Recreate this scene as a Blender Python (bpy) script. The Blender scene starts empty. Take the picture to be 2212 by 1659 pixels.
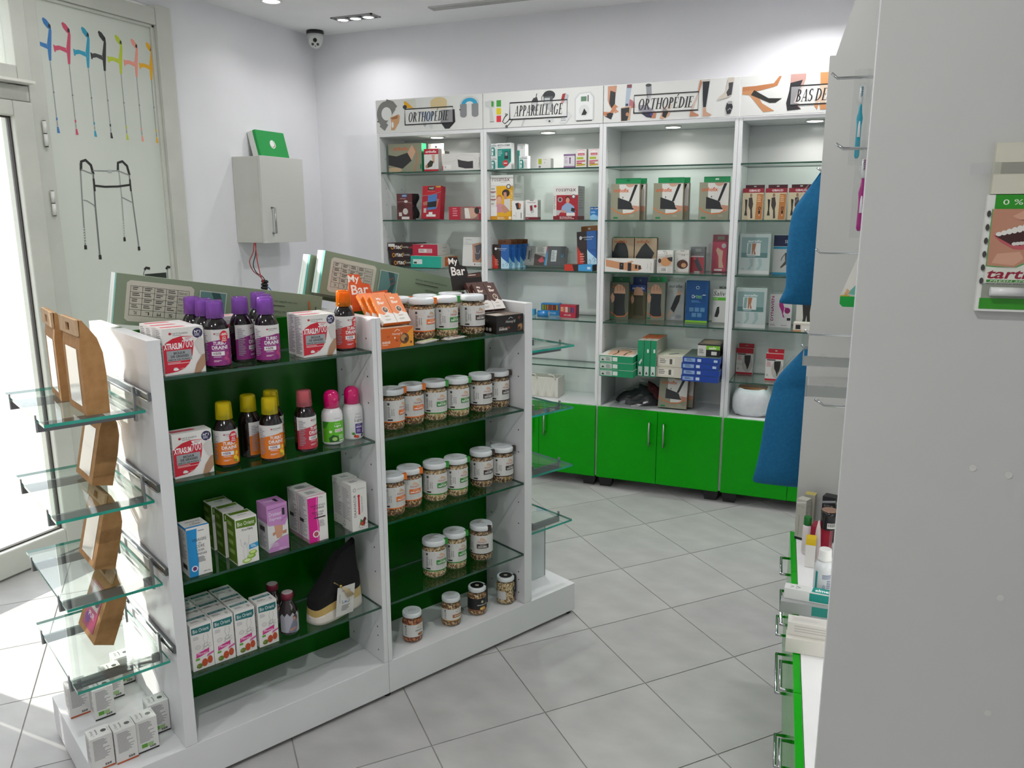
import bpy, bmesh, math, random
from mathutils import Vector, Matrix
R = math.radians
random.seed(7)
scene = bpy.context.scene
col = scene.collection

# ---------------------------------------------------------------- camera
EYE = Vector((0, 0, 1.60))
AZ = R(-22.9764)                      # heading, seen from the back wall's normal
PITCH, ROLL, FPX = 0.20843, -0.0025, 1733.57
_f0 = Vector((math.sin(AZ), math.cos(AZ), 0)); _r0 = Vector((math.cos(AZ), -math.sin(AZ), 0)); _u0 = Vector((0, 0, 1))
_fw = _f0*math.cos(PITCH) - _u0*math.sin(PITCH)
_up = _u0*math.cos(PITCH) + _f0*math.sin(PITCH)
_r = _r0*math.cos(ROLL) + _up*math.sin(ROLL)
_u = _up*math.cos(ROLL) - _r0*math.sin(ROLL)
cam_data = bpy.data.cameras.new('camera'); cam = bpy.data.objects.new('camera', cam_data); col.objects.link(cam)
cam_data.sensor_width = 36; cam_data.lens = FPX/2212*36; cam_data.clip_start = .02
m3 = Matrix((_r, _u, -_fw)).transposed()
cam.matrix_world = Matrix.Translation(EYE) @ m3.to_4x4()
scene.camera = cam

# ---------------------------------------------------------------- view, world, sun, lights
vs = scene.view_settings
vs.view_transform = 'Standard'; vs.look = 'None'; vs.gamma = 1; vs.use_curve_mapping = False
vs.exposure = 0.0
cy = scene.cycles
cy.max_bounces = 7; cy.diffuse_bounces = 4; cy.glossy_bounces = 3; cy.transmission_bounces = 4; cy.transparent_max_bounces = 14
cy.caustics_reflective = False; cy.caustics_refractive = False; cy.sample_clamp_indirect = 6
SKY = 2.4
LAMP = .325
world = bpy.data.worlds.new('daylight'); scene.world = world; world.use_nodes = True
wn = world.node_tree; wn.nodes.clear()
wo = wn.nodes.new('ShaderNodeOutputWorld'); wb = wn.nodes.new('ShaderNodeBackground')
wb.inputs[0].default_value = (.93, .96, 1.0, 1); wb.inputs[1].default_value = SKY
wn.links.new(wb.outputs[0], wo.inputs[0])
sun_d = bpy.data.lights.new('sun', 'SUN'); sun_d.energy = 11; sun_d.angle = R(.6); sun_d.color = (1, .95, .87)
sun = bpy.data.objects.new('sun', sun_d); col.objects.link(sun)
sun.rotation_euler = Vector((1.6, -.04, -.75)).to_track_quat('-Z', 'Y').to_euler(); sun.location = (-6, 2, 4)

def area_light(name, loc, size, power, color=(1, .99, .985), spread=150, aim=(0, 0, -1)):
    d = bpy.data.lights.new(name, 'AREA'); d.shape = 'DISK'; d.size = size; d.energy = power*LAMP; d.color = color; d.spread = R(spread)
    o = bpy.data.objects.new(name, d); col.objects.link(o); o.location = loc
    o.rotation_euler = Vector(aim).to_track_quat('-Z', 'Y').to_euler()
    return o

# ---------------------------------------------------------------- materials
def lin(h):
    h = h.lstrip('#'); c = [int(h[i:i+2], 16)/255 for i in (0, 2, 4)]
    return [x/12.92 if x <= .04045 else ((x+.055)/1.055)**2.4 for x in c]
_m = {}
def newmat(name):
    m = bpy.data.materials.new(name); m.use_nodes = True
    nt = m.node_tree
    return m, nt, nt.nodes['Principled BSDF']
def M(h, rough=.5, metal=0., coat=0., spec=.5):
    k = (h, rough, metal, coat, spec)
    if k not in _m:
        m, nt, p = newmat('c_' + h.strip('#')); c = lin(h)
        p.inputs['Base Color'].default_value = (*c, 1); p.inputs['Roughness'].default_value = rough
        p.inputs['Metallic'].default_value = metal; p.inputs['Coat Weight'].default_value = coat; p.inputs['Specular IOR Level'].default_value = spec
        p.inputs['Coat Roughness'].default_value = .05
        m.diffuse_color = (*c, 1)
        _m[k] = m
    return _m[k]
def noisy(name, c1, c2, scale, rough=.5, bump=0., bscale=None, detail=6, coord='Object', stretch=(1, 1, 1), coat=0., pos=(.35, .65), dist=.002):
    m, nt, p = newmat(name); N = nt.nodes.new; Lk = nt.links.new
    tc = N('ShaderNodeTexCoord'); mp = N('ShaderNodeMapping'); mp.inputs['Scale'].default_value = stretch
    Lk(tc.outputs[coord], mp.inputs[0])
    no = N('ShaderNodeTexNoise'); no.inputs['Scale'].default_value = scale; no.inputs['Detail'].default_value = detail
    Lk(mp.outputs[0], no.inputs['Vector'])
    cr = N('ShaderNodeValToRGB'); cr.color_ramp.elements[0].color = (*lin(c1), 1); cr.color_ramp.elements[1].color = (*lin(c2), 1)
    cr.color_ramp.elements[0].position = pos[0]; cr.color_ramp.elements[1].position = pos[1]
    Lk(no.outputs['Fac'], cr.inputs[0]); Lk(cr.outputs[0], p.inputs['Base Color'])
    p.inputs['Roughness'].default_value = rough; p.inputs['Coat Weight'].default_value = coat
    if bump:
        n2 = N('ShaderNodeTexNoise'); n2.inputs['Scale'].default_value = bscale or scale*6; n2.inputs['Detail'].default_value = 4
        Lk(mp.outputs[0], n2.inputs['Vector'])
        bp = N('ShaderNodeBump'); bp.inputs['Strength'].default_value = bump; bp.inputs['Distance'].default_value = dist
        Lk(n2.outputs['Fac'], bp.inputs['Height']); Lk(bp.outputs[0], p.inputs['Normal'])
    return m
def sheet_glass(name, tint, gl=.05, gmax=.55, rough=.0):
    m = bpy.data.materials.new(name); m.use_nodes = True; nt = m.node_tree; nt.nodes.clear(); N = nt.nodes.new; Lk = nt.links.new
    out = N('ShaderNodeOutputMaterial'); mix = N('ShaderNodeMixShader'); tr = N('ShaderNodeBsdfTransparent'); g = N('ShaderNodeBsdfGlossy')
    tr.inputs[0].default_value = (*tint, 1); g.inputs['Roughness'].default_value = rough; g.inputs['Color'].default_value = (1, 1, 1, 1)
    lw = N('ShaderNodeLayerWeight'); lw.inputs[0].default_value = .5
    pw = N('ShaderNodeMath'); pw.operation = 'POWER'; pw.inputs[1].default_value = 4
    mr = N('ShaderNodeMapRange'); mr.inputs['To Min'].default_value = gl; mr.inputs['To Max'].default_value = gmax
    Lk(lw.outputs['Facing'], pw.inputs[0]); Lk(pw.outputs[0], mr.inputs[0]); Lk(mr.outputs[0], mix.inputs[0])
    Lk(tr.outputs[0], mix.inputs[1]); Lk(g.outputs[0], mix.inputs[2]); Lk(mix.outputs[0], out.inputs[0])
    return m
def emit(name, c, s):
    m = bpy.data.materials.new(name); m.use_nodes = True; nt = m.node_tree; nt.nodes.clear()
    out = nt.nodes.new('ShaderNodeOutputMaterial'); e = nt.nodes.new('ShaderNodeEmission'); e.inputs[0].default_value = (*c, 1); e.inputs[1].default_value = s
    nt.links.new(e.outputs[0], out.inputs[0]); return m

WALL = noisy('wall_paint', '#e6e6ea', '#eaeaee', 3, .75, .12, 220)
CEIL = noisy('ceiling_paint', '#e9e9ea', '#eeeeee', 3, .85, .06, 200)
LAM = noisy('white_laminate', '#dedfe0', '#e3e4e5', 5, .32, .05, 400)
LAMW = noisy('white_laminate_gloss', '#dcdfdd', '#e0e2e0', 5, .16, .02, 300)
GREY_LAM = noisy('grey_laminate', '#bbbcb8', '#bfc0bc', 3, .5, .04, 600)
PVC = noisy('white_pvc', '#c6c8c0', '#cdcec6', 6, .38, .05, 500)
GREEN = noisy('green_lacquer', '#009800', '#009d00', 4, .16, 0, coat=0)
GREEN.node_tree.nodes['Principled BSDF'].inputs['Specular IOR Level'].default_value = .22
GREEN_SHADED = noisy('green_panel_shaded', '#004e00', '#005200', 4, .3, .03, 300)  # island back panels: the shade they stand in is darkened into the green
GREEN_SHADED.node_tree.nodes['Principled BSDF'].inputs['Specular IOR Level'].default_value = .18
TILE = [noisy('floor_tile_%d' % i, a, b, 5.5, .38, .1, 60, 9, stretch=(1, 1.6, 1), pos=(.3, .7)) for i, (a, b) in enumerate((('#aaa9a8', '#bab9b8'), ('#adacab', '#bcbbba'), ('#a8a7a6', '#b7b6b5')))]
GROUT = noisy('grout', '#8f8c88', '#9d9a95', 20, .9, .2, 200)
GLASS = sheet_glass('shelf_glass', (.93, .975, .955), .05, .6)
GLASSB = sheet_glass('wall_shelf_glass', (.90, .965, .935), .05, .6)
PANE = sheet_glass('door_glass', (.97, .985, .98), .04, .5)
CLEAR = sheet_glass('clear_plastic', (.965, .97, .97), .05, .35, .12)
JARGLASS = sheet_glass('jar_glass', (.985, .99, .985), .035, .45)
GEDGE_DAYLIT = noisy('glass_edge_daylit', '#1a8b78', '#2aa894', 12, .15, 0, coat=.4)  # end shelf edges, daylight put into the colour as bright teal
GEDGE_SHADED = noisy('glass_edge_shaded', '#173d31', '#24503f', 12, .15, 0, coat=.4)  # same glass edge away from the daylight, shade put into the colour
CHROME = M('#c4c7c8', .12, 1.)
STEEL = M('#a9abac', .28, 1.)
BLACK = M('#101010', .45)
KRAFT = noisy('kraft_paper', '#a97c4b', '#b78a58', 40, .8, .15, 150)
BLUEF = noisy('blue_nonwoven', '#045c88', '#076592', 90, .85, .35, 500, dist=.001)
VELVET = noisy('black_velvet', '#060606', '#0d0d0d', 200, .95, .3, 600)
LIDW = M('#e2e6e8', .3)

# ---------------------------------------------------------------- mesh builder
class MB:
    def __init__(s): s.v = []; s.f = []; s.m = []; s.sm = []; s.mats = []
    def mi(s, mat):
        if mat not in s.mats: s.mats.append(mat)
        return s.mats.index(mat)
    def face(s, idx, mat, smooth=False): s.f.append(tuple(idx)); s.m.append(s.mi(mat)); s.sm.append(smooth)
    def box(s, x0, x1, y0, y1, z0, z1, mat, sides=None):
        n = len(s.v)
        s.v += [(x, y, z) for z in (z0, z1) for y in (y0, y1) for x in (x0, x1)]
        fs = {'B': (0, 2, 3, 1), 'T': (4, 5, 7, 6), 'F': (0, 1, 5, 4), 'K': (2, 6, 7, 3), 'L': (0, 4, 6, 2), 'R': (1, 3, 7, 5)}
        for k, q in fs.items(): s.face([n+i for i in q], (sides or {}).get(k, mat))
        return s
    def prism(s, poly, a0, a1, axis, mat, cap=None):
        # poly: 2-D points; axis 'x': (y,z), 'y': (x,z), 'z': (x,y)
        def p3(p, a): return {'x': (a, p[0], p[1]), 'y': (p[0], a, p[1]), 'z': (p[0], p[1], a)}[axis]
        n = len(s.v); k = len(poly)
        s.v += [p3(p, a0) for p in poly] + [p3(p, a1) for p in poly]
        s.face(range(n, n+k), cap or mat); s.face(range(n+2*k-1, n+k-1, -1), cap or mat)
        for i in range(k): j = (i+1) % k; s.face((n+i, n+j, n+k+j, n+k+i), mat)
        return s
    def lathe(s, prof, seg=24, cx=0, cy=0, mat=None, mats=None, cap0=True, cap1=True, smooth=True, sy=1., jit=0):
        n = len(s.v); k = len(prof)
        for r, z in prof:
            for i in range(seg):
                a = 2*math.pi*i/seg; rr = r*(1+(random.uniform(-jit, jit) if jit else 0))
                s.v.append((cx+rr*math.cos(a), cy+rr*math.sin(a)*sy, z+(random.uniform(-jit, jit)*r*.6 if jit else 0)))
        for j in range(k-1):
            mm = mats[j] if mats else mat
            for i in range(seg):
                i2 = (i+1) % seg; s.face((n+j*seg+i, n+j*seg+i2, n+(j+1)*seg+i2, n+(j+1)*seg+i), mm, smooth)
        if cap0: s.face([n+seg-1-i for i in range(seg)], mats[0] if mats else mat)
        if cap1: s.face([n+(k-1)*seg+i for i in range(seg)], mats[-1] if mats else mat)
        return s
    def tube(s, pts, r, mat, seg=8, cap=True):
        pts = [Vector(p) for p in pts]; n = len(s.v); k = len(pts)
        rs = r if isinstance(r, (list, tuple)) else [r]*k
        prev = None
        for i, p in enumerate(pts):
            t = (pts[min(i+1, k-1)]-pts[max(i-1, 0)]).normalized()
            if prev is None:
                a = Vector((0, 0, 1)) if abs(t.z) < .9 else Vector((1, 0, 0)); n1 = t.cross(a).normalized()
            else:
                n1 = (prev - t*prev.dot(t)).normalized()
            prev = n1; n2 = t.cross(n1)
            for q in range(seg):
                a = 2*math.pi*q/seg; s.v.append(tuple(p + (n1*math.cos(a)+n2*math.sin(a))*rs[i]))
        for i in range(k-1):
            for q in range(seg):
                q2 = (q+1) % seg; s.face((n+i*seg+q, n+i*seg+q2, n+(i+1)*seg+q2, n+(i+1)*seg+q), mat, True)
        if cap: s.face([n+seg-1-q for q in range(seg)], mat); s.face([n+(k-1)*seg+q for q in range(seg)], mat)
        return s
    def grid(s, rows, mat, smooth=True, closed=False):
        n = len(s.v); w = len(rows[0])
        for r in rows: s.v += [tuple(p) for p in r]
        for j in range(len(rows)-1):
            for i in range(w if closed else w-1):
                i2 = (i+1) % w; s.face((n+j*w+i, n+j*w+i2, n+(j+1)*w+i2, n+(j+1)*w+i), mat, smooth)
        return s
    def mesh(s, name):
        me = bpy.data.meshes.new(name); me.from_pydata(s.v, [], s.f)
        for m in s.mats: me.materials.append(m)
        me.polygons.foreach_set('material_index', s.m); me.polygons.foreach_set('use_smooth', s.sm)
        me.update(); return me
    def build(s, name, parent=None, bevel=0):
        return link(name, s.mesh(name), parent, bevel)
def link(name, me, parent=None, bevel=0):
    o = bpy.data.objects.new(name, me); col.objects.link(o)
    if parent: o.parent = parent
    if bevel:
        b = o.modifiers.new('edge', 'BEVEL'); b.width = bevel; b.segments = 2; b.limit_method = 'ANGLE'
    return o
def empty(name, mat=None):
    o = bpy.data.objects.new(name, None); col.objects.link(o); o.empty_display_size = .05
    if mat is not None: o.matrix_world = mat
    return o
def tag(o, label, cat, group=None):
    o['label'] = label; o['category'] = cat
    if group: o['group'] = group
    return o
def struct(o): o['kind'] = 'structure'; return o
WF = Matrix.Identity(4)                                                           # wall units: world axes
GF = Matrix.Translation((-.951, 2.888, 0)) @ Matrix.Rotation(R(64.247), 4, 'Z')   # island gondola, turned in the room
RF = Matrix.Translation((-.138, 2.852, 0)) @ Matrix.Rotation(R(-85.367), 4, 'Z')  # unit on the right
def at(fr, x, y, z, rz=0, rx=0, ry=0):
    return fr @ Matrix.Translation((x, y, z)) @ Matrix.Rotation(R(rz), 4, 'Z') @ Matrix.Rotation(R(rx), 4, 'X') @ Matrix.Rotation(R(ry), 4, 'Y')

# ---------------------------------------------------------------- lettering
_t = {}
def text_geo(s, style=''):
    k = (s, style)
    if k in _t: return _t[k]
    if 'S' in style: V, F = serif_geo(s)
    else:
        cu = bpy.data.curves.new('t', 'FONT'); cu.body = s; cu.resolution_u = 2; cu.fill_mode = 'FRONT'
        if 'b' in style: cu.offset = .022
        ob = bpy.data.objects.new('t', cu); me = bpy.data.meshes.new_from_object(ob)
        V = [(v.co.x, v.co.y) for v in me.vertices]; F = [tuple(p.vertices) for p in me.polygons]
        bpy.data.objects.remove(ob); bpy.data.curves.remove(cu); bpy.data.meshes.remove(me)
    if 'i' in style: V = [(x+.22*y, y) for x, y in V]
    if not V: V = [(0, 0), (1, 1)]
    x0 = min(v[0] for v in V); x1 = max(v[0] for v in V); y0 = min(v[1] for v in V); y1 = max(v[1] for v in V)
    V = [((x-x0)/max(x1-x0, 1e-6), (y-y0)/max(y1-y0, 1e-6)) for x, y in V]
    _t[k] = (V, F); return _t[k]
def serif_geo(s):
    V = []; F = []; X = 0; T, t = .165, .06
    def poly(p): n = len(V); V.extend((X+a, b) for a, b in p); F.append(tuple(range(n, n+len(p))))
    def rect(a, b, c, d): poly([(a, b), (c, b), (c, d), (a, d)])
    def stem(x, w=T, sf=.075): rect(x, 0, x+w, 1); rect(x-sf, 0, x+w+sf, .035); rect(x-sf, .965, x+w+sf, 1)
    def ring(cx, cy, rx, ry, a0, a1, w=T, th=t, n=22):
        for i in range(n):
            p = []
            for a in (a0+(a1-a0)*i/n, a0+(a1-a0)*(i+1)/n):
                c, d = math.cos(R(a)), math.sin(R(a)); p.append(((cx+rx*c, cy+ry*d), (cx+(rx-w)*c, cy+(ry-th)*d)))
            poly([p[0][0], p[1][0], p[1][1], p[0][1]])
    def diag(x0, y0, x1, y1, w): poly([(x0, y0), (x0+w, y0), (x1+w, y1), (x1, y1)])
    for ch in s:
        if ch == ' ': X += .28; continue
        if ch == 'O': ring(.36, .5, .36, .515, 0, 360); adv = .8
        elif ch == 'C': ring(.36, .5, .36, .515, 42, 318); rect(.60, .72, .63, 1); rect(.60, 0, .63, .2); adv = .75
        elif ch == 'G': ring(.36, .5, .36, .515, 42, 325); rect(.60, .72, .63, 1); rect(.52, .06, .65, .42); rect(.42, .40, .74, .44); adv = .84
        elif ch == 'D': stem(.08); ring(.22, .5, .48, .5, -90, 90); adv = .8
        elif ch == 'P': stem(.08); ring(.22, .74, .33, .26, -90, 90); adv = .64
        elif ch == 'R': stem(.08); ring(.22, .74, .33, .26, -90, 90); diag(.56, 0, .25, .5, .15); rect(.53, 0, .78, .035); adv = .78
        elif ch == 'B': stem(.08); ring(.22, .755, .3, .245, -90, 90); ring(.22, .255, .35, .255, -90, 90); adv = .7
        elif ch in 'EÉ':
            stem(.08); rect(.2, .955, .55, 1); rect(.2, 0, .58, .045); rect(.2, .48, .42, .525); rect(.52, .76, .55, 1); rect(.56, 0, .59, .25); rect(.4, .39, .43, .62); adv = .68
            if ch == 'É': poly([(.28, 1.08), (.36, 1.08), (.52, 1.27), (.39, 1.27)])
        elif ch == 'T': stem(.27); rect(0, .955, .68, 1); rect(0, .74, .03, 1); rect(.65, .74, .68, 1); adv = .74
        elif ch == 'H': stem(.08); stem(.54); rect(.2, .48, .56, .525); adv = .84
        elif ch == 'I': stem(.1); adv = .4
        elif ch == 'L': stem(.08); rect(.2, 0, .55, .045); rect(.53, 0, .56, .27); adv = .64
        elif ch == 'A': diag(.03, 0, .33, 1, .05); diag(.52, 0, .31, 1, .15); rect(.14, .3, .55, .345); rect(-.05, 0, .2, .035); rect(.42, 0, .76, .035); adv = .78
        elif ch == 'N': diag(.55, 0, .06, 1, .16); rect(.1, 0, .15, 1); rect(.63, 0, .68, 1); rect(0, 0, .25, .035); rect(.53, .965, .78, 1); rect(-.02, .965, .15, 1); adv = .84
        elif ch == 'S': ring(.27, .745, .25, .27, 40, 270); ring(.27, .255, .27, .27, -140, 90); rect(.44, .74, .47, 1); rect(.02, 0, .05, .27); adv = .6
        else: adv = .4
        X += adv
    return V, F

# ---------------------------------------------------------------- flat print: shapes in the unit square of a face
def draw(mb, ops, w, h, mp, lay0=0, step=6e-5, cuts=0, lim=False):
    """ops: r rect, e ellipse, p polygon, l line, t text, f fine print; mp(u,v,off) puts a point of the face in 3-D"""
    lay = lay0
    rnd = random.Random(3)
    def emit_geo(V, F, c, mat=None):
        nonlocal lay
        if lim:
            L_ = lim if isinstance(lim, tuple) else (0, 0, 1, 1)
            V = [(min(max(x, L_[0]*w), L_[2]*w), min(max(y, L_[1]*h), L_[3]*h)) for x, y in V]
        lay += 1; off = lay*step; mt = mat or (c if not isinstance(c, str) else M(c, .45))
        if cuts:
            bm = bmesh.new(); bv = [bm.verts.new((x, y, 0)) for x, y in V]
            for f in F:
                try: bm.faces.new([bv[i] for i in f])
                except ValueError: pass
            for i in range(1, cuts):
                g = bm.verts[:]+bm.edges[:]+bm.faces[:]
                bmesh.ops.bisect_plane(bm, geom=g, plane_co=(w*i/cuts, 0, 0), plane_no=(1, 0, 0))
            bm.verts.index_update(); V = [(v.co.x, v.co.y) for v in bm.verts]; F = [[v.index for v in f.verts] for f in bm.faces]; bm.free()
        n = len(mb.v); mb.v += [mp(x, y, off) for x, y in V]
        for f in F: mb.face([n+i for i in f], mt, bool(cuts))
    for o in ops:
        k = o[0]
        if k == 'r':
            x, y, a, b = o[1]*w, o[2]*h, o[3]*w, o[4]*h; emit_geo([(x, y), (x+a, y), (x+a, y+b), (x, y+b)], [(0, 1, 2, 3)], o[5])
        elif k == 'e':
            a0, a1 = (o[6], o[7]) if len(o) > 6 else (0, 360); n = 18
            V = [((o[1]+o[3]*math.cos(R(a0+(a1-a0)*i/n)))*w, (o[2]+o[4]*math.sin(R(a0+(a1-a0)*i/n)))*h) for i in range(n if a1-a0 == 360 else n+1)]
            emit_geo(V, [tuple(range(len(V)))], o[5])
        elif k == 'p': emit_geo([(x*w, y*h) for x, y in o[1]], [tuple(range(len(o[1])))], o[2])
        elif k == 'l':
            P = [Vector((x*w, y*h)) for x, y in o[1]]; V = []; F = []; hw = o[2]*w/2
            for i, p in enumerate(P):
                d = (P[min(i+1, len(P)-1)]-P[max(i-1, 0)]); d = d.normalized() if d.length else Vector((1, 0)); nn = Vector((-d.y, d.x))*hw
                V += [tuple(p+nn), tuple(p-nn)]
                if i: F.append((2*i-2, 2*i-1, 2*i+1, 2*i))
            emit_geo(V, F, o[3])
        elif k == 't':
            V, F = text_geo(o[1], o[7] if len(o) > 7 else ''); x, y, a, b = o[2]*w, o[3]*h, o[4]*w, o[5]*h
            st = o[7] if len(o) > 7 else ''
            if 'u' in st: V2 = [(x+(1-p)*a, y+(1-q)*b) for p, q in V]       # upside down
            elif 'v' in st: V2 = [(x+(1-q)*a, y+p*b) for p, q in V]         # reading upwards
            elif 'd' in st: V2 = [(x+q*a, y+(1-p)*b) for p, q in V]         # reading downwards
            else: V2 = [(x+p*a, y+q*b) for p, q in V]
            emit_geo(V2, F, o[6])
        elif k == 'f':
            x, y, a, b, n, c = o[1:7]; V = []; F = []
            for i in range(n):
                yy = (y+b*(1-(i+.5)/n)); L = a*rnd.uniform(.55, 1); q = len(V); hh = b/n*.45
                V += [(x*w, yy*h), ((x+L)*w, yy*h), ((x+L)*w, (yy+hh)*h), (x*w, (yy+hh)*h)]; F.append((q, q+1, q+2, q+3))
            emit_geo(V, F, c)
    return lay
def facemap(k, w, h, d):
    if k == 'F': return w, h, lambda u, v, o: (u-w/2, -o, v)
    if k == 'L': return d, h, lambda u, v, o: (-w/2-o, d-u, v)
    if k == 'R': return d, h, lambda u, v, o: (w/2+o, u, v)
    if k == 'T': return w, d, lambda u, v, o: (u-w/2, v, h+o)
    if k == 'K': return w, h, lambda u, v, o: (w/2-u, d+o, v)
_cart = {}
def carton(name, label, cat, mw, size, base, faces=None, sides=None, key=None, group=None, tabs=None, clear=None, rough=.42):
    """one printed carton: body mesh (front at local y=0) with its printing and hang tab as parts"""
    w, h, d = size
    if key is None or key not in _cart:
        b = MB(); bm_ = M(base, rough) if isinstance(base, str) else base
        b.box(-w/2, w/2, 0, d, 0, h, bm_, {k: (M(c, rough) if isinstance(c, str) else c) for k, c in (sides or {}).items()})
        me = b.mesh(name); pm = tm = cm = None
        if faces:
            pm = []
            for k, ops in faces.items():
                p = MB(); fw, fh, mp = facemap(k, w, h, d); draw(p, ops, fw, fh, mp, lim=True)
                pm.append(p.mesh({'F': 'front_print', 'T': 'top_print', 'K': 'back_print'}.get(k, 'side_print')))
        if tabs:
            t = MB()
            x0, x1, th, yy, c = tabs
            hw = .12
            mt = M(c, rough)
            z0 = h-.0; xm = (x0+x1)/2
            for a, b2, c0, c1 in ((x0, xm-hw/2, 0, th), (xm+hw/2, x1, 0, th), (xm-hw/2, xm+hw/2, 0, th*.42), (xm-hw/2, xm+hw/2, th*.7, th)):
                t.box((a-.5)*w, (b2-.5)*w, yy*d, yy*d+.0012, z0+c0, z0+c1, mt)
            tm = t.mesh('hang_tab')
        if clear:
            c = MB(); x0, x1, y0, y1, z0, z1 = clear; c.box(x0, x1, y0, y1, z0, z1, CLEAR); cm = c.mesh('clear_cover')
        if key is None: key = ('_', len(_cart))
        _cart[key] = (me, pm, tm, cm)
    me, pm, tm, cm = _cart[key]
    o = link(name, me); o.matrix_world = mw; tag(o, label, cat, group)
    for q in pm or (): link(q.name.split('.')[0], q, o)
    if tm: link('hang_tab', tm, o)
    if cm: link('clear_cover', cm, o)
    return o
# ================================================================ room
XL, XR, YB, YN, ZC = -3.45, .78, 4.75, -2.3, 2.763
wb_ = MB(); wb_.box(XL-.2, XR+.1, YB, YB+.1, -.05, ZC+.1, WALL); struct(wb_.build('wall_back'))
w = MB(); w.box(XR, XR+.1, YN, YB, -.05, ZC+.1, WALL); struct(w.build('wall_right'))
w = MB(); w.box(XL-.2, XR+.1, YN-.1, YN, -.05, ZC+.1, WALL); struct(w.build('wall_front'))
w = MB(); w.box(XL-.2, XR+.1, YN-.1, YB+.1, ZC, ZC+.08, CEIL); struct(w.build('ceiling'))
w = MB()                                            # shop front side: wall with openings for the pane, the door and a window
w.box(XL-.14, XL, 3.47, YB, -.05, ZC, WALL); w.box(XL-.14, XL, YN, 3.47, 2.66, ZC, WALL)
w.box(XL-.14, XL, YN, 1.42, -.05, 2.66, WALL); w.box(XL-.14, XL, 2.66, 3.47, -.05, .25, WALL)
struct(w.build('wall_left'))
fl = MB(); fl.box(XL-.14, XR, YN, YB, -.06, -.0025, GROUT); floor = struct(fl.build('floor'))
# tiles laid diagonally
A_, B_, O_ = Vector((.2925, -.287)), Vector((-.262, -.293)), Vector((-.913, 3.948))
def clip(poly, xmin, xmax, ymin, ymax):
    for ax, lim, sg in ((0, xmin, 1), (0, xmax, -1), (1, ymin, 1), (1, ymax, -1)):
        out = []
        for i in range(len(poly)):
            p, q = poly[i], poly[(i+1) % len(poly)]; dp, dq = sg*(p[ax]-lim), sg*(q[ax]-lim)
            if dp >= 0: out.append(p)
            if dp*dq < 0: t = dp/(dp-dq); out.append((p[0]+(q[0]-p[0])*t, p[1]+(q[1]-p[1])*t))
        poly = out
        if len(poly) < 3: return []
    return poly
full = {}
for i in range(-9, 24):
    for j in range(-9, 24):
        c = O_ + A_*i + B_*j
        ga, gb = .0021/A_.length, .0021/B_.length
        loc = [A_*a+B_*b for a, b in ((ga, gb), (1-ga, gb), (1-ga, 1-gb), (ga, 1-gb))]
        P = [(c.x+p.x, c.y+p.y) for p in loc]
        Q = clip(P, XL+.002, XR-.002, -1.35, YB-.002)
        if not Q: continue
        tm_ = TILE[(i*7+j*3) % 3]
        if len(Q) == 4 and max(abs(a[0]-b[0])+abs(a[1]-b[1]) for a, b in zip(P, Q)) < 1e-6:
            k = (i*7+j*3) % 3
            if k not in full:
                b = MB(); b.prism([tuple(p) for p in loc][::-1], -.0024, .0, 'z', tm_); full[k] = b.mesh('tile')
            o = link('tile', full[k], floor); o.location = (c.x, c.y, 0)
        else:
            b = MB(); b.prism([(p[0]-c.x, p[1]-c.y) for p in Q][::-1], -.0024, .0, 'z', tm_); o = b.build('tile', floor); o.location = (c.x, c.y, 0)
w = MB(); w.box(XL-9, XL-.14, YN-6, YB+6, -.12, -.06, noisy('pavement_stone', '#b9b4ab', '#c6c2b8', 2, .9, .2)); struct(w.build('pavement'))

# ---- glazed shop front: fixed pane with the printed film
win = struct(empty('window_1'))
w = MB()
w.box(XL-.06, XL+.035, 3.37, 3.47, -.0, 2.66, PVC); w.box(XL-.06, XL+.03, 2.68, 3.37, 2.56, 2.64, PVC); w.box(XL-.06, XL+.03, 2.68, 3.37, .0, .3, PVC)
w.box(XL-.06, XL+.015, 3.35, 3.37, .3, 2.56, PVC); w.box(XL-.06, XL+.015, 2.68, 3.37, 2.545, 2.56, PVC)
w.build('window_frame', win, .003)
POSTER = noisy('poster_film', '#d2d7ce', '#d8dcd4', 2, .4, .04, 300)
w = MB(); w.box(XL-.012, XL, 2.68, 3.35, .3, 2.545, POSTER); pane = w.build('printed_pane', win)
film = MB()
def film_ops(ops, mirror=False):
    draw(film, ops, 1, 1, lambda u, v, o: (XL+.0004+o, u, v))
for yt, cs in zip((2.755, 2.853, 2.956, 3.049, 3.145, 3.241, 3.336), ('#3f7fc0', '#d0506e', '#2f9fc0', '#343436', '#c0cf3a', '#f0a090', '#f0b428')):
    def c(pts): return [(yt+a, b) for a, b in pts]
    lt = {'#343436': '#47474a'}.get(cs, cs)
    ops = [('p', c([(-.006, 2.29), (.006, 2.29), (.024, 2.42), (.012, 2.43), (-.006, 2.36)]), cs),
           ('p', c([(-.008, 2.36), (-.005, 2.338), (-.040, 2.346), (-.068, 2.338), (-.070, 2.358), (-.045, 2.364)]), lt),
           ('p', c([(-.073, 2.364), (-.065, 2.362), (-.063, 2.332), (-.071, 2.334)]), cs),
           ('p', c([(.024, 2.42), (.022, 2.446), (.004, 2.466), (-.012, 2.472), (-.018, 2.464), (-.012, 2.446), (.004, 2.43)]), cs),
           ('p', c([(.022, 2.446), (.014, 2.452), (.008, 2.436), (.020, 2.43)]), '#26303a' if cs != '#343436' else '#151515'),
           ('l', c([(0, 2.29), (0, 2.005)]), .0045, '#8b8f92'), ('l', c([(.0012, 2.29), (.0012, 2.02)]), .001, '#d5d8d8'),
           ('r', yt-.004, 2.03, .008, .012, lt), ('r', yt-.004, 2.15, .008, .006, '#7b8082'),
           ('p', c([(-.004, 2.002), (.004, 2.002), (.009, 1.974), (-.006, 1.974)]), cs)]
    film_ops(ops)
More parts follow.
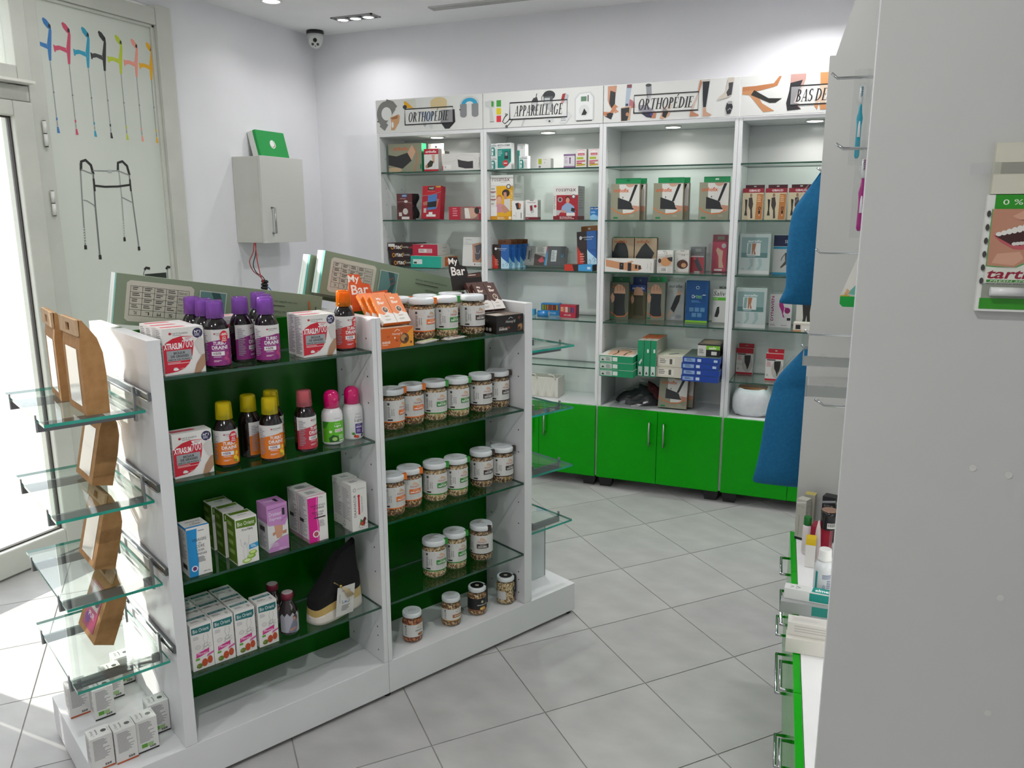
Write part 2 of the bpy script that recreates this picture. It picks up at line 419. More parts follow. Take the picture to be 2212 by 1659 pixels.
DG, LG = '#2b2c2b', '#8e9390'
film_ops([('l', [(2.853, 1.845), (2.842, 1.67), (2.832, 1.455)], .008, LG), ('l', [(2.920, 1.80), (2.912, 1.64), (2.908, 1.405)], .009, '#6f7471'),
          ('l', [(3.072, 1.845), (3.074, 1.69), (3.066, 1.485)], .007, '#a3a8a5'), ('l', [(3.134, 1.80), (3.140, 1.66), (3.151, 1.436)], .008, '#7d8280'),
          ('l', [(2.853, 1.81), (2.86, 1.852), (2.885, 1.860), (2.912, 1.838), (2.921, 1.795)], .014, DG), ('l', [(3.066, 1.815), (3.072, 1.858), (3.10, 1.866), (3.126, 1.845), (3.136, 1.80)], .014, DG),
          ('l', [(2.92, 1.812), (3.022, 1.815), (3.075, 1.82)], .006, LG), ('r', 3.005, 1.805, .025, .016, '#b0b5b2'),
          ('l', [(2.853, 1.815), (2.92, 1.795)], .006, LG), ('l', [(3.072, 1.818), (3.134, 1.80)], .006, LG),
          ('l', [(2.918, 1.742), (2.98, 1.738), (3.06, 1.742), (3.132, 1.752)], .010, DG), ('r', 2.913, 1.715, .011, .06, DG), ('r', 3.130, 1.72, .010, .06, DG),
          ('l', [(2.847, 1.672), (2.87, 1.668), (2.905, 1.648), (2.910, 1.63)], .005, LG), ('l', [(3.073, 1.69), (3.137, 1.664)], .005, LG),
          ('r', 2.824, 1.438, .015, .02, DG), ('r', 2.900, 1.386, .016, .022, DG), ('r', 3.058, 1.47, .014, .02, DG), ('r', 3.143, 1.42, .015, .02, DG)]
         + [('r', 2.829, 1.47+.013*i, .006, .005, '#e3e6e3') for i in range(6)] + [('r', 3.063, 1.50+.013*i, .005, .005, '#e3e6e3') for i in range(6)])
film_ops([('l', [(3.165, 1.20), (3.165, 1.30), (3.18, 1.325), (3.205, 1.32)], .008, '#8f9492'), ('l', [(3.325, 1.20), (3.325, 1.30), (3.335, 1.32), (3.36, 1.322)], .008, '#8f9492'),
          ('l', [(3.172, 1.318), (3.185, 1.328), (3.21, 1.322)], .014, DG), ('l', [(3.318, 1.312), (3.33, 1.324), (3.348, 1.32)], .014, DG), ('r', 3.172, .98, .145, .315, '#2b302c')])
film.build('printed_picture', pane)

# ---- glass door with transom, hinges
door = struct(empty('door_1'))
w = MB()
w.box(XL-.07, XL+.045, 2.60, 2.68, 0, 2.66, PVC); w.box(XL-.07, XL+.04, 1.42, 1.50, 0, 2.66, PVC)
w.box(XL-.07, XL+.04, 1.50, 2.60, 2.09, 2.155, PVC); w.box(XL-.07, XL+.04, 1.50, 2.60, 2.60, 2.66, PVC)
w.build('door_frame', door, .004)
w = MB()
for y0, y1, z0, z1 in ((2.50, 2.595, .01, 2.085), (1.505, 1.60, .01, 2.085), (1.60, 2.50, .01, .13), (1.60, 2.50, 2.02, 2.085)):
    w.box(XL-.03, XL+.065, y0, y1, z0, z1, PVC)
leaf = w.build('door_leaf', door, .006)
w = MB()
for y0, y1, z0, z1 in ((2.495, 2.50, .13, 2.02), (1.60, 1.612, .13, 2.02), (1.612, 2.495, .13, .136), (1.612, 2.495, 2.014, 2.02)): w.box(XL+.012, XL+.036, y0, y1, z0, z1, M('#2a2622', .6))
w.build('glazing_seal', leaf)
w = MB(); w.box(XL+.02, XL+.028, 1.61, 2.49, .14, 2.01, PANE); w.build('glass_pane', leaf)
tr = MB()
for y0, y1, z0, z1 in ((2.53, 2.60, 2.16, 2.60), (1.50, 1.57, 2.16, 2.60), (1.57, 2.53, 2.16, 2.23), (1.57, 2.53, 2.54, 2.60)): tr.box(XL-.05, XL+.075, y0, y1, z0, z1, PVC)
tro = tr.build('transom_frame', door, .005)
w = MB(); w.box(XL+.01, XL+.018, 1.57, 2.53, 2.23, 2.54, PANE); w.build('transom_pane', tro)
w = MB(); w.box(XL+.045, XL+.11, 1.55, 2.585, 2.158, 2.17, M('#e6e4de', .3)); w.build('drip_rail', tro, .002)
for z in (.08, 1.6, 1.905):
    w = MB(); w.lathe([(.009, z), (.009, z+.052)], 12, XL+.055, 2.645, M('#dedfda', .3)); w.lathe([(.009, z+.056), (.009, z+.108)], 12, XL+.055, 2.645, M('#dedfda', .3)); w.lathe([(.0075, z-.003), (.0075, z+.111)], 10, XL+.055, 2.645, BLACK); w.build('hinge', door)
w = MB(); w.tube([(XL+.065, 1.555, .85), (XL+.12, 1.555, .88), (XL+.12, 1.555, 1.2), (XL+.065, 1.555, 1.23)], .012, STEEL); w.build('door_handle', leaf)

# ---- ceiling fittings
GLOW = emit('lamp_glow', (1, .97, .92), 14)
def downlight(x, y, label, power, spread=120):
    o = empty('downlight', Matrix.Translation((x, y, ZC))); tag(o, label, 'ceiling light', 'round ceiling downlights')
    b = MB(); b.lathe([(.062, 0), (.062, -.004), (.048, -.006), (.045, 0)], 32, mat=M('#e8e8e6', .4), cap0=False, cap1=False); b.build('trim_ring', o)
    b = MB(); b.lathe([(.046, -.001), (.046, -.002)], 28, mat=GLOW); b.build('lamp_disc', o)
    area_light('downlight_beam', (x, y, ZC-.012), .09, power, spread=spread)
downlight(-3.10, 3.90, 'round white downlight near the printed shop window', 2.5)
def triple(x, y, label, power):
    o = empty('triple_spotlight', Matrix.Translation((x, y, ZC))); tag(o, label, 'ceiling light', 'recessed triple spotlights')
    b = MB(); L, W = .145, .052
    for a in ((-L, L, -W, -W+.01), (-L, L, W-.01, W), (-L, -L+.01, -W, W), (L-.01, L, -W, W)): b.box(a[0], a[1], a[2], a[3], -.006, 0, M('#9b9b99', .4))
    b.build('bezel', o)
    b = MB(); b.box(-L+.01, L-.01, -W+.01, W-.01, -.0025, -.0015, BLACK); b.build('recess', o)
    for k in (-1, 0, 1):
        b = MB(); b.lathe([(.040, -.003), (.040, -.010), (.033, -.012), (.031, -.003)], 24, k*.09, 0, STEEL, cap0=False, cap1=False); sp = b.build('spot_ring', o)
        b = MB(); b.lathe([(.032, -.008), (.032, -.009)], 24, k*.09, 0, GLOW); b.build('spot_lamp', sp)
        area_light('spot_beam', (x+k*.09, y, ZC-.02), .055, power, spread=135)
triple(-2.885, 4.405, 'recessed triple spotlight beside the slot vent, over the first wall cabinet', 2.6)
triple(-.25, 4.30, 'recessed triple spotlight over the stocking cabinet at right', 9)
for i, (x, y) in enumerate(((-1.55, 3.55), (-.55, 2.6), (-1.9, 1.55), (-2.9, .6), (-.5, .3), (-1.6, -.8), (-2.75, 2.55))):  # unseen downlights, added out of view to light the room
    downlight(x, y, ('added unseen downlight above the aisle', 'added unseen downlight above the counter unit', 'added unseen downlight above the island shelves', 'added unseen downlight inside the entrance', 'added unseen downlight above the viewer', 'added unseen downlight at the back of the shop', 'added unseen downlight beside the door')[i], (42, 28, 20, 26, 52, 50, 8)[i], 179)
vent = empty('slot_diffuser', Matrix.Translation((-2.36, 4.395, ZC))); tag(vent, 'long narrow grey slot air diffuser set in the ceiling', 'air vent')
b = MB(); b.box(0, 1.3, -.03, .03, -.003, -.0005, M('#8c8c8a', .5)); b.build('slot', vent)
for yy in (-.034, -.012, .01, .03):
    b = MB(); b.box(-.006, 1.306, yy, yy+.007, -.009, 0, M('#c9c9c7', .4)); b.build('blade', vent)
cam_o = empty('security_camera', Matrix.Translation((-3.335, 4.615, ZC))); tag(cam_o, 'white dome security camera with black ring in the ceiling corner', 'camera')
b = MB(); b.lathe([(.054, 0), (.056, -.012), (.054, -.022)], 32, mat=M('#1b1b1b', .4)); b.build('mounting_ring', cam_o)
b = MB(); b.lathe([(.053, -.022), (.052, -.04), (.048, -.062), (.040, -.083), (.026, -.10), (.010, -.108), (.001, -.109)], 32, mat=M('#cfd0ce', .35)); dome = b.build('dome', cam_o)
dv = Vector((.52, -.80, -.30)).normalized()
b = MB(); rx_ = dv.cross(Vector((0, 0, 1))).normalized(); uy = rx_.cross(dv)
cc = Vector((0, 0, -.06))
def disc(mb, c, r, d0, d1, mat, n=20):
    mb.tube([c+dv*d0, c+dv*d1], r, mat, n)
ball = MB(); disc(ball, cc, .038, .012, .047, M('#d6d7d5', .35)); ball.build('eyeball', cam_o)
l_ = MB(); disc(l_, cc+uy*.010, .0125, .0471, .050, M('#0a0a0a', .08)); l_.build('lens', cam_o)
for s in (-1, 1):
    l_ = MB(); disc(l_, cc+rx_*s*.016-uy*.015, .0085, .0471, .0485, M('#4a4a48', .2)); l_.build('infrared_lamp', cam_o)
l_ = MB(); disc(l_, cc-uy*.026, .0035, .0471, .0482, M('#3a3a38', .2)); l_.build('sensor_eye', cam_o)

# ---- white wall cabinet on the left wall with green case and loose cables
wc = empty('wall_cabinet', Matrix.Translation((XL, 3.89, 1.437))); tag(wc, 'white wall cabinet with vertical bar handle on the left wall', 'cabinet')
b = MB(); b.box(.001, .19, 0, .395, 0, .5, PVC); b.build('body', wc, .002)
b = MB(); b.box(.191, .209, -.002, .397, -.003, .503, M('#cfcfca', .4)); dr = b.build('door', wc, .002)
b = MB(); b.tube([(.209, .075, .055), (.235, .075, .055), (.235, .075, .205), (.209, .075, .205)], .006, STEEL); b.build('handle', dr)
gb = empty('first_aid_case', at(Matrix.Translation((XL+.08, 4.17, 1.940)), 0, 0, 0, 90, -14)); tag(gb, 'green case with white round emblem leaning on top of the wall cabinet', 'case')
b = MB(); b.box(-.135, .135, 0, .04, 0, .165, M('#d8dbd6', .5)); b.build('body', gb, .003)
b = MB(); b.box(-.135, .135, -.022, 0, 0, .165, M('#00953f', .35)); lid_ = b.build('lid', gb, .005)
b = MB(); draw(b, [('e', .5, .5, .095, .155, '#e8ece8'), ('e', .5, .5, .075, .122, '#00953f'), ('e', .49, .51, .066, .108, '#e8ece8'), ('l', [(.49, .39), (.545, .43), (.565, .5)], .014, '#d05050')], .27, .165, lambda u, v, o: (u-.135, -.022-.0003-o, v)); b.build('emblem', lid_)
for x in (-.09, .07):
    b = MB(); b.box(x-.02, x+.02, -.026, .0, -.006, .004, M('#006a2c', .4)); b.build('latch', gb)
def cable(pts, c, label, r=.0028):
    P = [Vector(p) for p in pts]; out = []
    for i in range(len(P)-1):
        p0, p1, p2, p3 = P[max(i-1, 0)], P[i], P[i+1], P[min(i+2, len(P)-1)]
        for k in range(6):
            t = k/6; out.append(.5*((2*p1)+(p2-p0)*t+(2*p0-5*p1+4*p2-p3)*t*t+(3*p1-p0-3*p2+p3)*t**3))
    out.append(P[-1]); b = MB(); b.tube(out, r, M(c, .4)); return tag(b.build('cable', None), label, 'cable', 'loose cables under the wall cabinet')
CX = XL+.15
cable([(CX, 3.86, 1.437), (CX, 3.845, 1.38), (CX, 3.81, 1.33), (CX, 3.835, 1.275), (CX, 3.895, 1.235), (CX, 3.915, 1.215)], '#8f1f22', 'dark red cable bowing left under the wall cabinet')
cable([(CX, 3.868, 1.437), (CX+.01, 3.862, 1.38), (CX+.01, 3.868, 1.32), (CX+.01, 3.885, 1.25), (CX+.01, 3.908, 1.20)], '#c2292c', 'bright red cable hanging straight under the wall cabinet')
cable([(CX, 3.875, 1.437), (CX-.01, 3.878, 1.37), (CX-.01, 3.852, 1.31), (CX-.01, 3.875, 1.262), (CX-.01, 3.925, 1.235), (CX, 3.935, 1.21)], '#23252e', 'black cable curling under the wall cabinet')
cable([(CX, 3.93, 1.18), (CX, 3.98, 1.15), (CX+.02, 4.02, 1.05), (CX+.02, 4.03, .9)], '#1f6fb8', 'blue cable leaving the black terminal block', .003)
cable([(CX, 3.93, 1.16), (CX+.01, 3.975, 1.12), (CX+.03, 4.0, 1.03), (CX+.03, 4.01, .9)], '#222222', 'thick black cable leaving the terminal block', .0035)
cable([(CX, 3.92, 1.13), (CX, 3.95, 1.12), (CX, 3.975, 1.06), (CX+.01, 3.98, .95)], '#c9cdd0', 'pale grey cable leaving the terminal block', .003)
cable([(CX, 4.04, 1.11), (CX, 4.09, 1.118), (CX, 4.15, 1.08), (CX, 4.17, .98)], '#c99a2a', 'yellow cable at the foot of the cable bundle', .003)
tb = empty('terminal_block', at(Matrix.Translation((CX, 3.925, 1.165)), 0, 0, 0, 0, -12)); tag(tb, 'black screw terminal block joining the hanging cables', 'connector')
for k in range(5):
    b = MB(); b.lathe([(.012, k*.02-.05), (.019, k*.02-.046), (.019, k*.02-.036), (.012, k*.02-.031)], 10, mat=BLACK, sy=1.3); b.build('terminal', tb)
# ================================================================ island gondola
def glass_shelf(parent, x0, x1, y0, y1, ztop, name='glass_shelf', g=GLASS, e=GEDGE_DAYLIT, t=.008):
    b = MB(); b.box(x0, x1, y0, y1, ztop-t, ztop, g, {'F': e, 'K': e, 'L': e, 'R': e}); return b.build(name, parent)
DSTEEL = M('#77797b', .3, 1.)
SH = (1.190, .903, .620, .337)
gon = empty('island_shelf', GF); tag(gon, 'white island display rack with green back panels and glass shelves', 'shelf unit')
PAN = ((-1.561, -1.527), (-.905, -.873), (-.273, -.237))
for e0, e1 in PAN:
    b = MB()
    if e0 == -.905: b.box(e0, -.8895, 0, .53, .131, 1.29, LAM); b.box(-.8885, e1, 0, .53, .131, 1.29, LAM)
    else: b.box(e0, e1, 0, .53, .131, 1.29, LAM)
    p = b.build('side_panel', gon, .001)
    h_ = MB()
    for xx, nx in ((e0, -1), (e1, 1)):
        if (e0 == -1.561 and nx < 0) or (e1 == -.237 and nx > 0): continue
        for vv in (.035, .195):
            for zz in [z + dz for z in SH for dz in (-.085, -.17)] + [.22, 1.225]:
                h_.tube([(xx-nx*.001, vv, zz), (xx+nx*.0004, vv, zz)], .0028, BLACK, 8)
    ho = h_.build('shelf_pin_holes', p); ho['kind'] = 'stuff'
for x0, x1 in ((-1.785, -.889), (-.888, .003)):
    b = MB(); b.box(x0, x1, 0, .53, .014, .13, LAM); b.build('plinth', gon, .0015)
for x0, x1 in ((-1.527, -.905), (-.873, -.273)):
    b = MB(); b.box(x0, x1, .228, .246, .13, 1.288, GREEN_SHADED); b.build('back_panel', gon)
    for z in SH:
        glass_shelf(gon, x0+.001, x1-.001, .004, .226, z, e=GEDGE_SHADED)
        glass_shelf(gon, x0+.001, x1-.001, .248, .528, z, 'rear_glass_shelf', e=GEDGE_SHADED)
        for xx in (x0+.006, x1-.006):
            for vv in (.03, .2):
                b = MB(); b.lathe([(.0035, z-.0125), (.005, z-.0085)], 8, xx, vv, M('#cfd3cf', .3)); b.build('shelf_pin', gon)
for x, y in ((-1.765, .02), (-1.765, .51), (-.889, .02), (-.889, .51), (-.018, .02), (-.018, .51)):
    b = MB(); b.lathe([(.012, 0), (.014, .004), (.014, .0145)], 14, x, y, BLACK); b.build('foot', gon)
for sgn, ep, tip in ((-1, -1.561, -1.805), (1, -.237, .002)):
    for i, z in enumerate((1.110, .865, .630, .400)):
        x0, x1 = sorted((ep+sgn*.012, tip)); b_ = glass_shelf(gon, x0, x1, .02, .50, z, 'end_glass_shelf')
        b = MB(); b.box(*sorted((ep+sgn*.0005, ep+sgn*.008)), .0, .515, z+.024, z+.046, DSTEEL)
        b.box(*sorted((ep+sgn*.008, ep+sgn*.011)), .0, .515, z+.024, z+.028, CHROME); b.box(*sorted((ep+sgn*.008, ep+sgn*.011)), .0, .515, z+.042, z+.046, CHROME)
        b.build('wall_rail', gon, .0008)
        for v in (.10, .42):
            b = MB()
            b.box(*sorted((ep+sgn*.011, tip)), v-.005, v+.005, z-.034, z-.0095, DSTEEL)
            b.box(*sorted((tip, tip+sgn*.004)), v-.005, v+.005, z-.034, z+.010, STEEL)
            b.box(*sorted((ep+sgn*.0112, ep+sgn*.018)), v-.008, v+.008, z-.045, z+.048, STEEL)
            br = b.build('shelf_bracket', gon, .0008)
            for q in (.25, .8):
                b = MB(); b.lathe([(.009, z-.0094), (.006, z-.0085)], 14, ep+(tip-ep)*q, v, CLEAR); b.build('suction_pad', br)
b = MB(); b.box(-.22, -.045, .13, .142, .131, .36, M('#c9cfd0', .3)); b.box(-.044, -.040, .13, .16, .131, .36, M('#7d8386', .35)); tag(b.build('leaning_board', None), 'narrow pale grey board standing on the plinth at the right end of the island', 'board')
bpy.data.objects['leaning_board'].matrix_world = GF

# ================================================================ wall cabinets with headers
YF = 4.43
XB = [-2.782, -2.057, -1.332, -.607, .118]
WSH = (1.857, 1.567, 1.278, .992, .70)
CABL = ('white wall cabinet with neck braces on its header, next to the corner', 'white wall cabinet with medical devices on its header', 'white wall cabinet with slings, legs and supports on its header', 'white wall cabinet with stockinged legs on its header, at right')
FLESH, FL2, DK, GR = '#c98f6e', '#b87a58', '#23252a', '#8a8a88'
def bandage_leg(x, y, s, f=FLESH): return [('p', [(x, y+s), (x+.3*s, y+s), (x+.26*s, y+.2*s), (x+.6*s, y+.06*s), (x+.6*s, y), (x, y)], f)]
HEAD = [
 # neck pillows, collars
 [('e', .105, .56, .095, .40, '#7d7d7b', 20, 250), ('e', .105, .58, .05, .2, '#dcdddb'), ('l', [(.10, .92), (.16, .85), (.19, .72)], .055, '#7d7d7b'), ('l', [(.05, .3), (.10, .16)], .06, '#7d7d7b'), ('r', .012, .34, .012, .04, '#2a2a2a'),
  ('p', [(.14, .46), (.22, .55), (.235, .50), (.225, .30), (.18, .08), (.145, .08), (.15, .3)], '#c79a70'), ('e', .162, .24, .01, .09, '#e0e0de'), ('p', [(.145, .45), (.215, .52), (.21, .42), (.16, .4)], '#9c6a44'),
  ('p', [(.275, .93), (.385, .98), (.39, .70), (.33, .68), (.285, .78)], '#cfcfc4'), ('p', [(.275, .92), (.30, .90), (.37, .70), (.30, .72), (.28, .78)], '#e0a61e'), ('e', .285, .75, .02, .06, '#3c3c3c'), ('l', [(.30, .66), (.37, .36)], .03, '#a9adb0'),
  ('e', .605, .82, .078, .16, '#d3bf92'), ('r', .53, .62, .15, .18, '#d3bf92'), ('p', [(.43, .56), (.56, .56), (.54, .12), (.49, .30)], '#7f9ccb'), ('p', [(.44, .30), (.47, .12), (.50, .26)], '#aab0b2'), ('p', [(.52, .33), (.55, .33), (.54, .05), (.51, .14)], '#c8ccce'),
  ('p', [(.625, .60), (.75, .60), (.755, .24), (.70, .05), (.66, .05), (.62, .24)], '#26262a'),
  ('e', .885, .74, .085, .21, '#c9cbca', 0, 180), ('e', .885, .72, .072, .18, '#2f9fc6', 0, 180), ('e', .885, .72, .035, .08, '#dfe0de', 0, 180), ('r', .80, .42, .06, .31, '#85878a'), ('r', .905, .42, .06, .31, '#85878a'), ('e', .83, .42, .03, .07, '#85878a', 180, 360), ('e', .935, .42, .03, .07, '#85878a', 180, 360), ('r', .793, .56, .012, .03, '#2a2a2a')],
 # thermometers, monitors
 [('p', [(.015, .76), (.08, .80), (.105, .72), (.10, .58), (.08, .56), (.095, .18), (.06, .18), (.055, .56), (.02, .62)], '#c6c8c7'), ('r', .073, .61, .02, .15, '#3f9a3c'), ('r', .058, .17, .038, .02, '#77797a'),
  ('r', .118, .60, .04, .18, '#3f9a3c'), ('r', .118, .38, .04, .18, '#d9c415'), ('r', .118, .165, .04, .18, '#d6303c'),
  ('l', [(.215, .37), (.19, .30), (.17, .17), (.19, .11), (.215, .17), (.235, .26)], .007, '#222'+'222'), ('l', [(.235, .26), (.255, .20), (.22, .06), (.205, .03)], .006, '#222222'), ('e', .205, .03, .012, .045, '#5a5a5a'), ('l', [(.215, .37), (.195, .39), (.20, .31)], .006, '#222222'),
  ('p', [(.41, .46), (.42, .70), (.435, .78), (.465, .80), (.475, .68), (.46, .40)], '#3b3d40'), ('l', [(.455, .78), (.463, .90)], .006, '#333333'), ('r', .423, .55, .038, .1, '#9fa3a4'), ('p', [(.35, .2), (.375, .3), (.345, -.02+.03), (.33, .02)], '#bfc2c3'),
  ('e', .565, .83, .05, .13, '#34363a'), ('r', .52, .55, .075, .25, '#5a5d60'), ('r', .527, .63, .045, .13, '#b8bec0'), ('e', .575, .5, .04, .08, '#85888a'), ('l', [(.52, .87), (.505, .80), (.505, .68), (.52, .60)], .005, '#444444'),
  ('p', [(.655, .58), (.675, .84), (.70, .86), (.685, .60)], '#a02a2a'), ('p', [(.70, .86), (.725, .80), (.705, .58), (.685, .60)], '#b5bcc0'),
  ('p', [(.535, .13), (.555, .26), (.60, .24), (.605, .12), (.575, .06)], '#c9cccd'), ('e', .57, .12, .009, .025, '#333333'), ('p', [(.65, .06), (.69, .30), (.73, .36), (.75, .24), (.70, .02)], '#cfd2d3'), ('f', .665, .09, .05, .2, 4, '#9a9c9c'),
  ('p', [(.775, .10), (.775, .70), (.81, .84), (.90, .86), (.93, .72), (.93, .10)], '#c6c9c8'), ('p', [(.785, .12), (.785, .68), (.815, .81), (.895, .83), (.92, .70), (.92, .12)], '#e0e2e1'), ('r', .825, .61, .045, .13, '#5a7f63'), ('r', .878, .6, .008, .17, '#333333'), ('e', .852, .36, .042, .16, '#d2d5d4'), ('p', [(.83, .24), (.852, .42), (.875, .30), (.865, .24)], '#1d1d1d'), ('r', .79, .075, .125, .02, '#2c2c2c')],
 # limbs in braces
 [('p', [(.03, .97), (.10, .97), (.085, .5), (.115, .40), (.085, .39), (.12, .28), (.09, .24), (.045, .45), (.03, .6)], '#c58e70'), ('p', [(.05, .85), (.09, .80), (.088, .5), (.062, .38), (.043, .52)], '#1d1e20'),
  ('p', [(.175, .97), (.215, .97), (.20, .60), (.24, .42), (.25, .36), (.165, .36)], '#a8b7c6'), ('r', .178, .89, .036, .09, '#7a3c4c'), ('p', [(.195, .36), (.25, .36), (.225, .55), (.2, .6)], '#b56a70'), ('r', .17, .42, .02, .06, '#22344f'),
  ('p', [(.32, .93), (.362, .95), (.365, .70), (.36, .55), (.325, .50), (.33, .66)], '#8e9295'), ('e', .34, .93, .022, .04, '#33363a'), ('p', [(.325, .82), (.332, .72), (.345, .62), (.335, .60)], '#24262a'),
  ('p', [(.0, .20), (.06, .16), (.105, .42), (.085, .46), (.05, .28), (.0, .30)], '#c07f58'), ('p', [(.01, .17), (.06, .08), (.078, .24), (.05, .27), (.02, .23)], '#1f2024'), ('e', .02, .2, .008, .03, '#c07f58'),
  ('p', [(.135, .38), (.215, .42), (.205, .04), (.135, .02)], '#c9a184'), ('p', [(.135, .36), (.20, .38), (.198, .2), (.185, .03), (.14, .03)], '#222327'), ('e', .185, .2, .012, .05, '#b9805e'),
  ('p', [(.27, .42), (.33, .42), (.40, .20), (.385, .06), (.33, .10), (.27, .26)], '#2a2740'), ('p', [(.375, .26), (.405, .2), (.40, .06), (.37, .07)], '#b87a58'), ('l', [(.325, .32), (.365, .28), (.37, .14)], .022, '#2f3f86'),
  ('p', [(.46, .36), (.53, .42), (.50, .1), (.45, .02), (.43, .04)], '#c9a184'), ('p', [(.46, .34), (.495, .22), (.475, .05), (.448, .1)], '#202124'),
  ('p', [(.715, .97), (.735, .97), (.70, .5), (.672, .18), (.715, .10), (.715, .06), (.65, .06), (.655, .2), (.70, .62)], '#b97f60'), ('p', [(.735, .93), (.785, .95), (.775, .6), (.765, .28), (.745, .28), (.74, .5)], '#1f2128'), ('p', [(.745, .27), (.765, .27), (.77, .16), (.81, .08), (.80, .05), (.745, .05)], '#c49a80'), ('r', .725, .93, .06, .05, '#c9c3ba'),
  ('p', [(.915, .99), (.955, .99), (.95, .80), (.945, .56), (.925, .50), (.85, .44), (.848, .49), (.9, .66)], '#c9c0b4'), ('p', [(.918, .86), (.95, .87), (.942, .56), (.915, .52), (.905, .62), (.92, .72)], '#3a3c40'),
  ('p', [(.912, .36), (.945, .36), (.955, .25), (.94, .08), (.915, .08), (.905, .22)], '#26282c'), ('r', .918, .33, .03, .07, '#a5a5a5'), ('l', [(.92, .17), (.935, .22), (.945, .18)], .006, '#9a9a9a')],
 # stockinged legs
 [('p', [(.01, .73), (.10, .74), (.22, .78), (.255, .95), (.27, .94), (.245, .72), (.22, .69), (.13, .62), (.05, .58), (.01, .55)], '#b8784c'), ('p', [(.01, .62), (.09, .64), (.15, .3), (.235, .10), (.16, .08), (.06, .52), (.01, .54)], '#c38a5e'), ('p', [(.09, .64), (.19, .42), (.28, .40), (.24, .30), (.20, .30), (.07, .52)], '#232420'),
  ('p', [(.33, .97), (.43, .97), (.43, .85), (.41, .6), (.37, .3), (.41, .12), (.32, .10), (.315, .3), (.33, .7)], '#b89088'), ('p', [(.33, .76), (.41, .82), (.385, .55), (.36, .28), (.41, .11), (.32, .09), (.31, .28), (.325, .55)], '#26262a'),
  ('p', [(.52, .97), (.59, .97), (.585, .7), (.56, .4), (.565, .2), (.60, .08), (.535, .08), (.525, .3), (.515, .08), (.495, .18), (.53, .5)], '#c88a58')],
]
HT = (('ORTHOPÉDIE', .285, .735), ('APPAREILLAGE', .235, .715), ('ORTHOPÉDIE', .235, .71), ('BAS DE CONTENTION', .335, 1.0))
def pale_op(q):
    k = {'p': 2, 'e': 5, 'r': 5}[q[0]]; h = q[k].lstrip('#')
    c = '#' + ''.join('%02x' % int(.42*int(h[a:a+2], 16)+.58*218) for a in (0, 2, 4))
    return q[:k] + (c,) + q[k+1:]
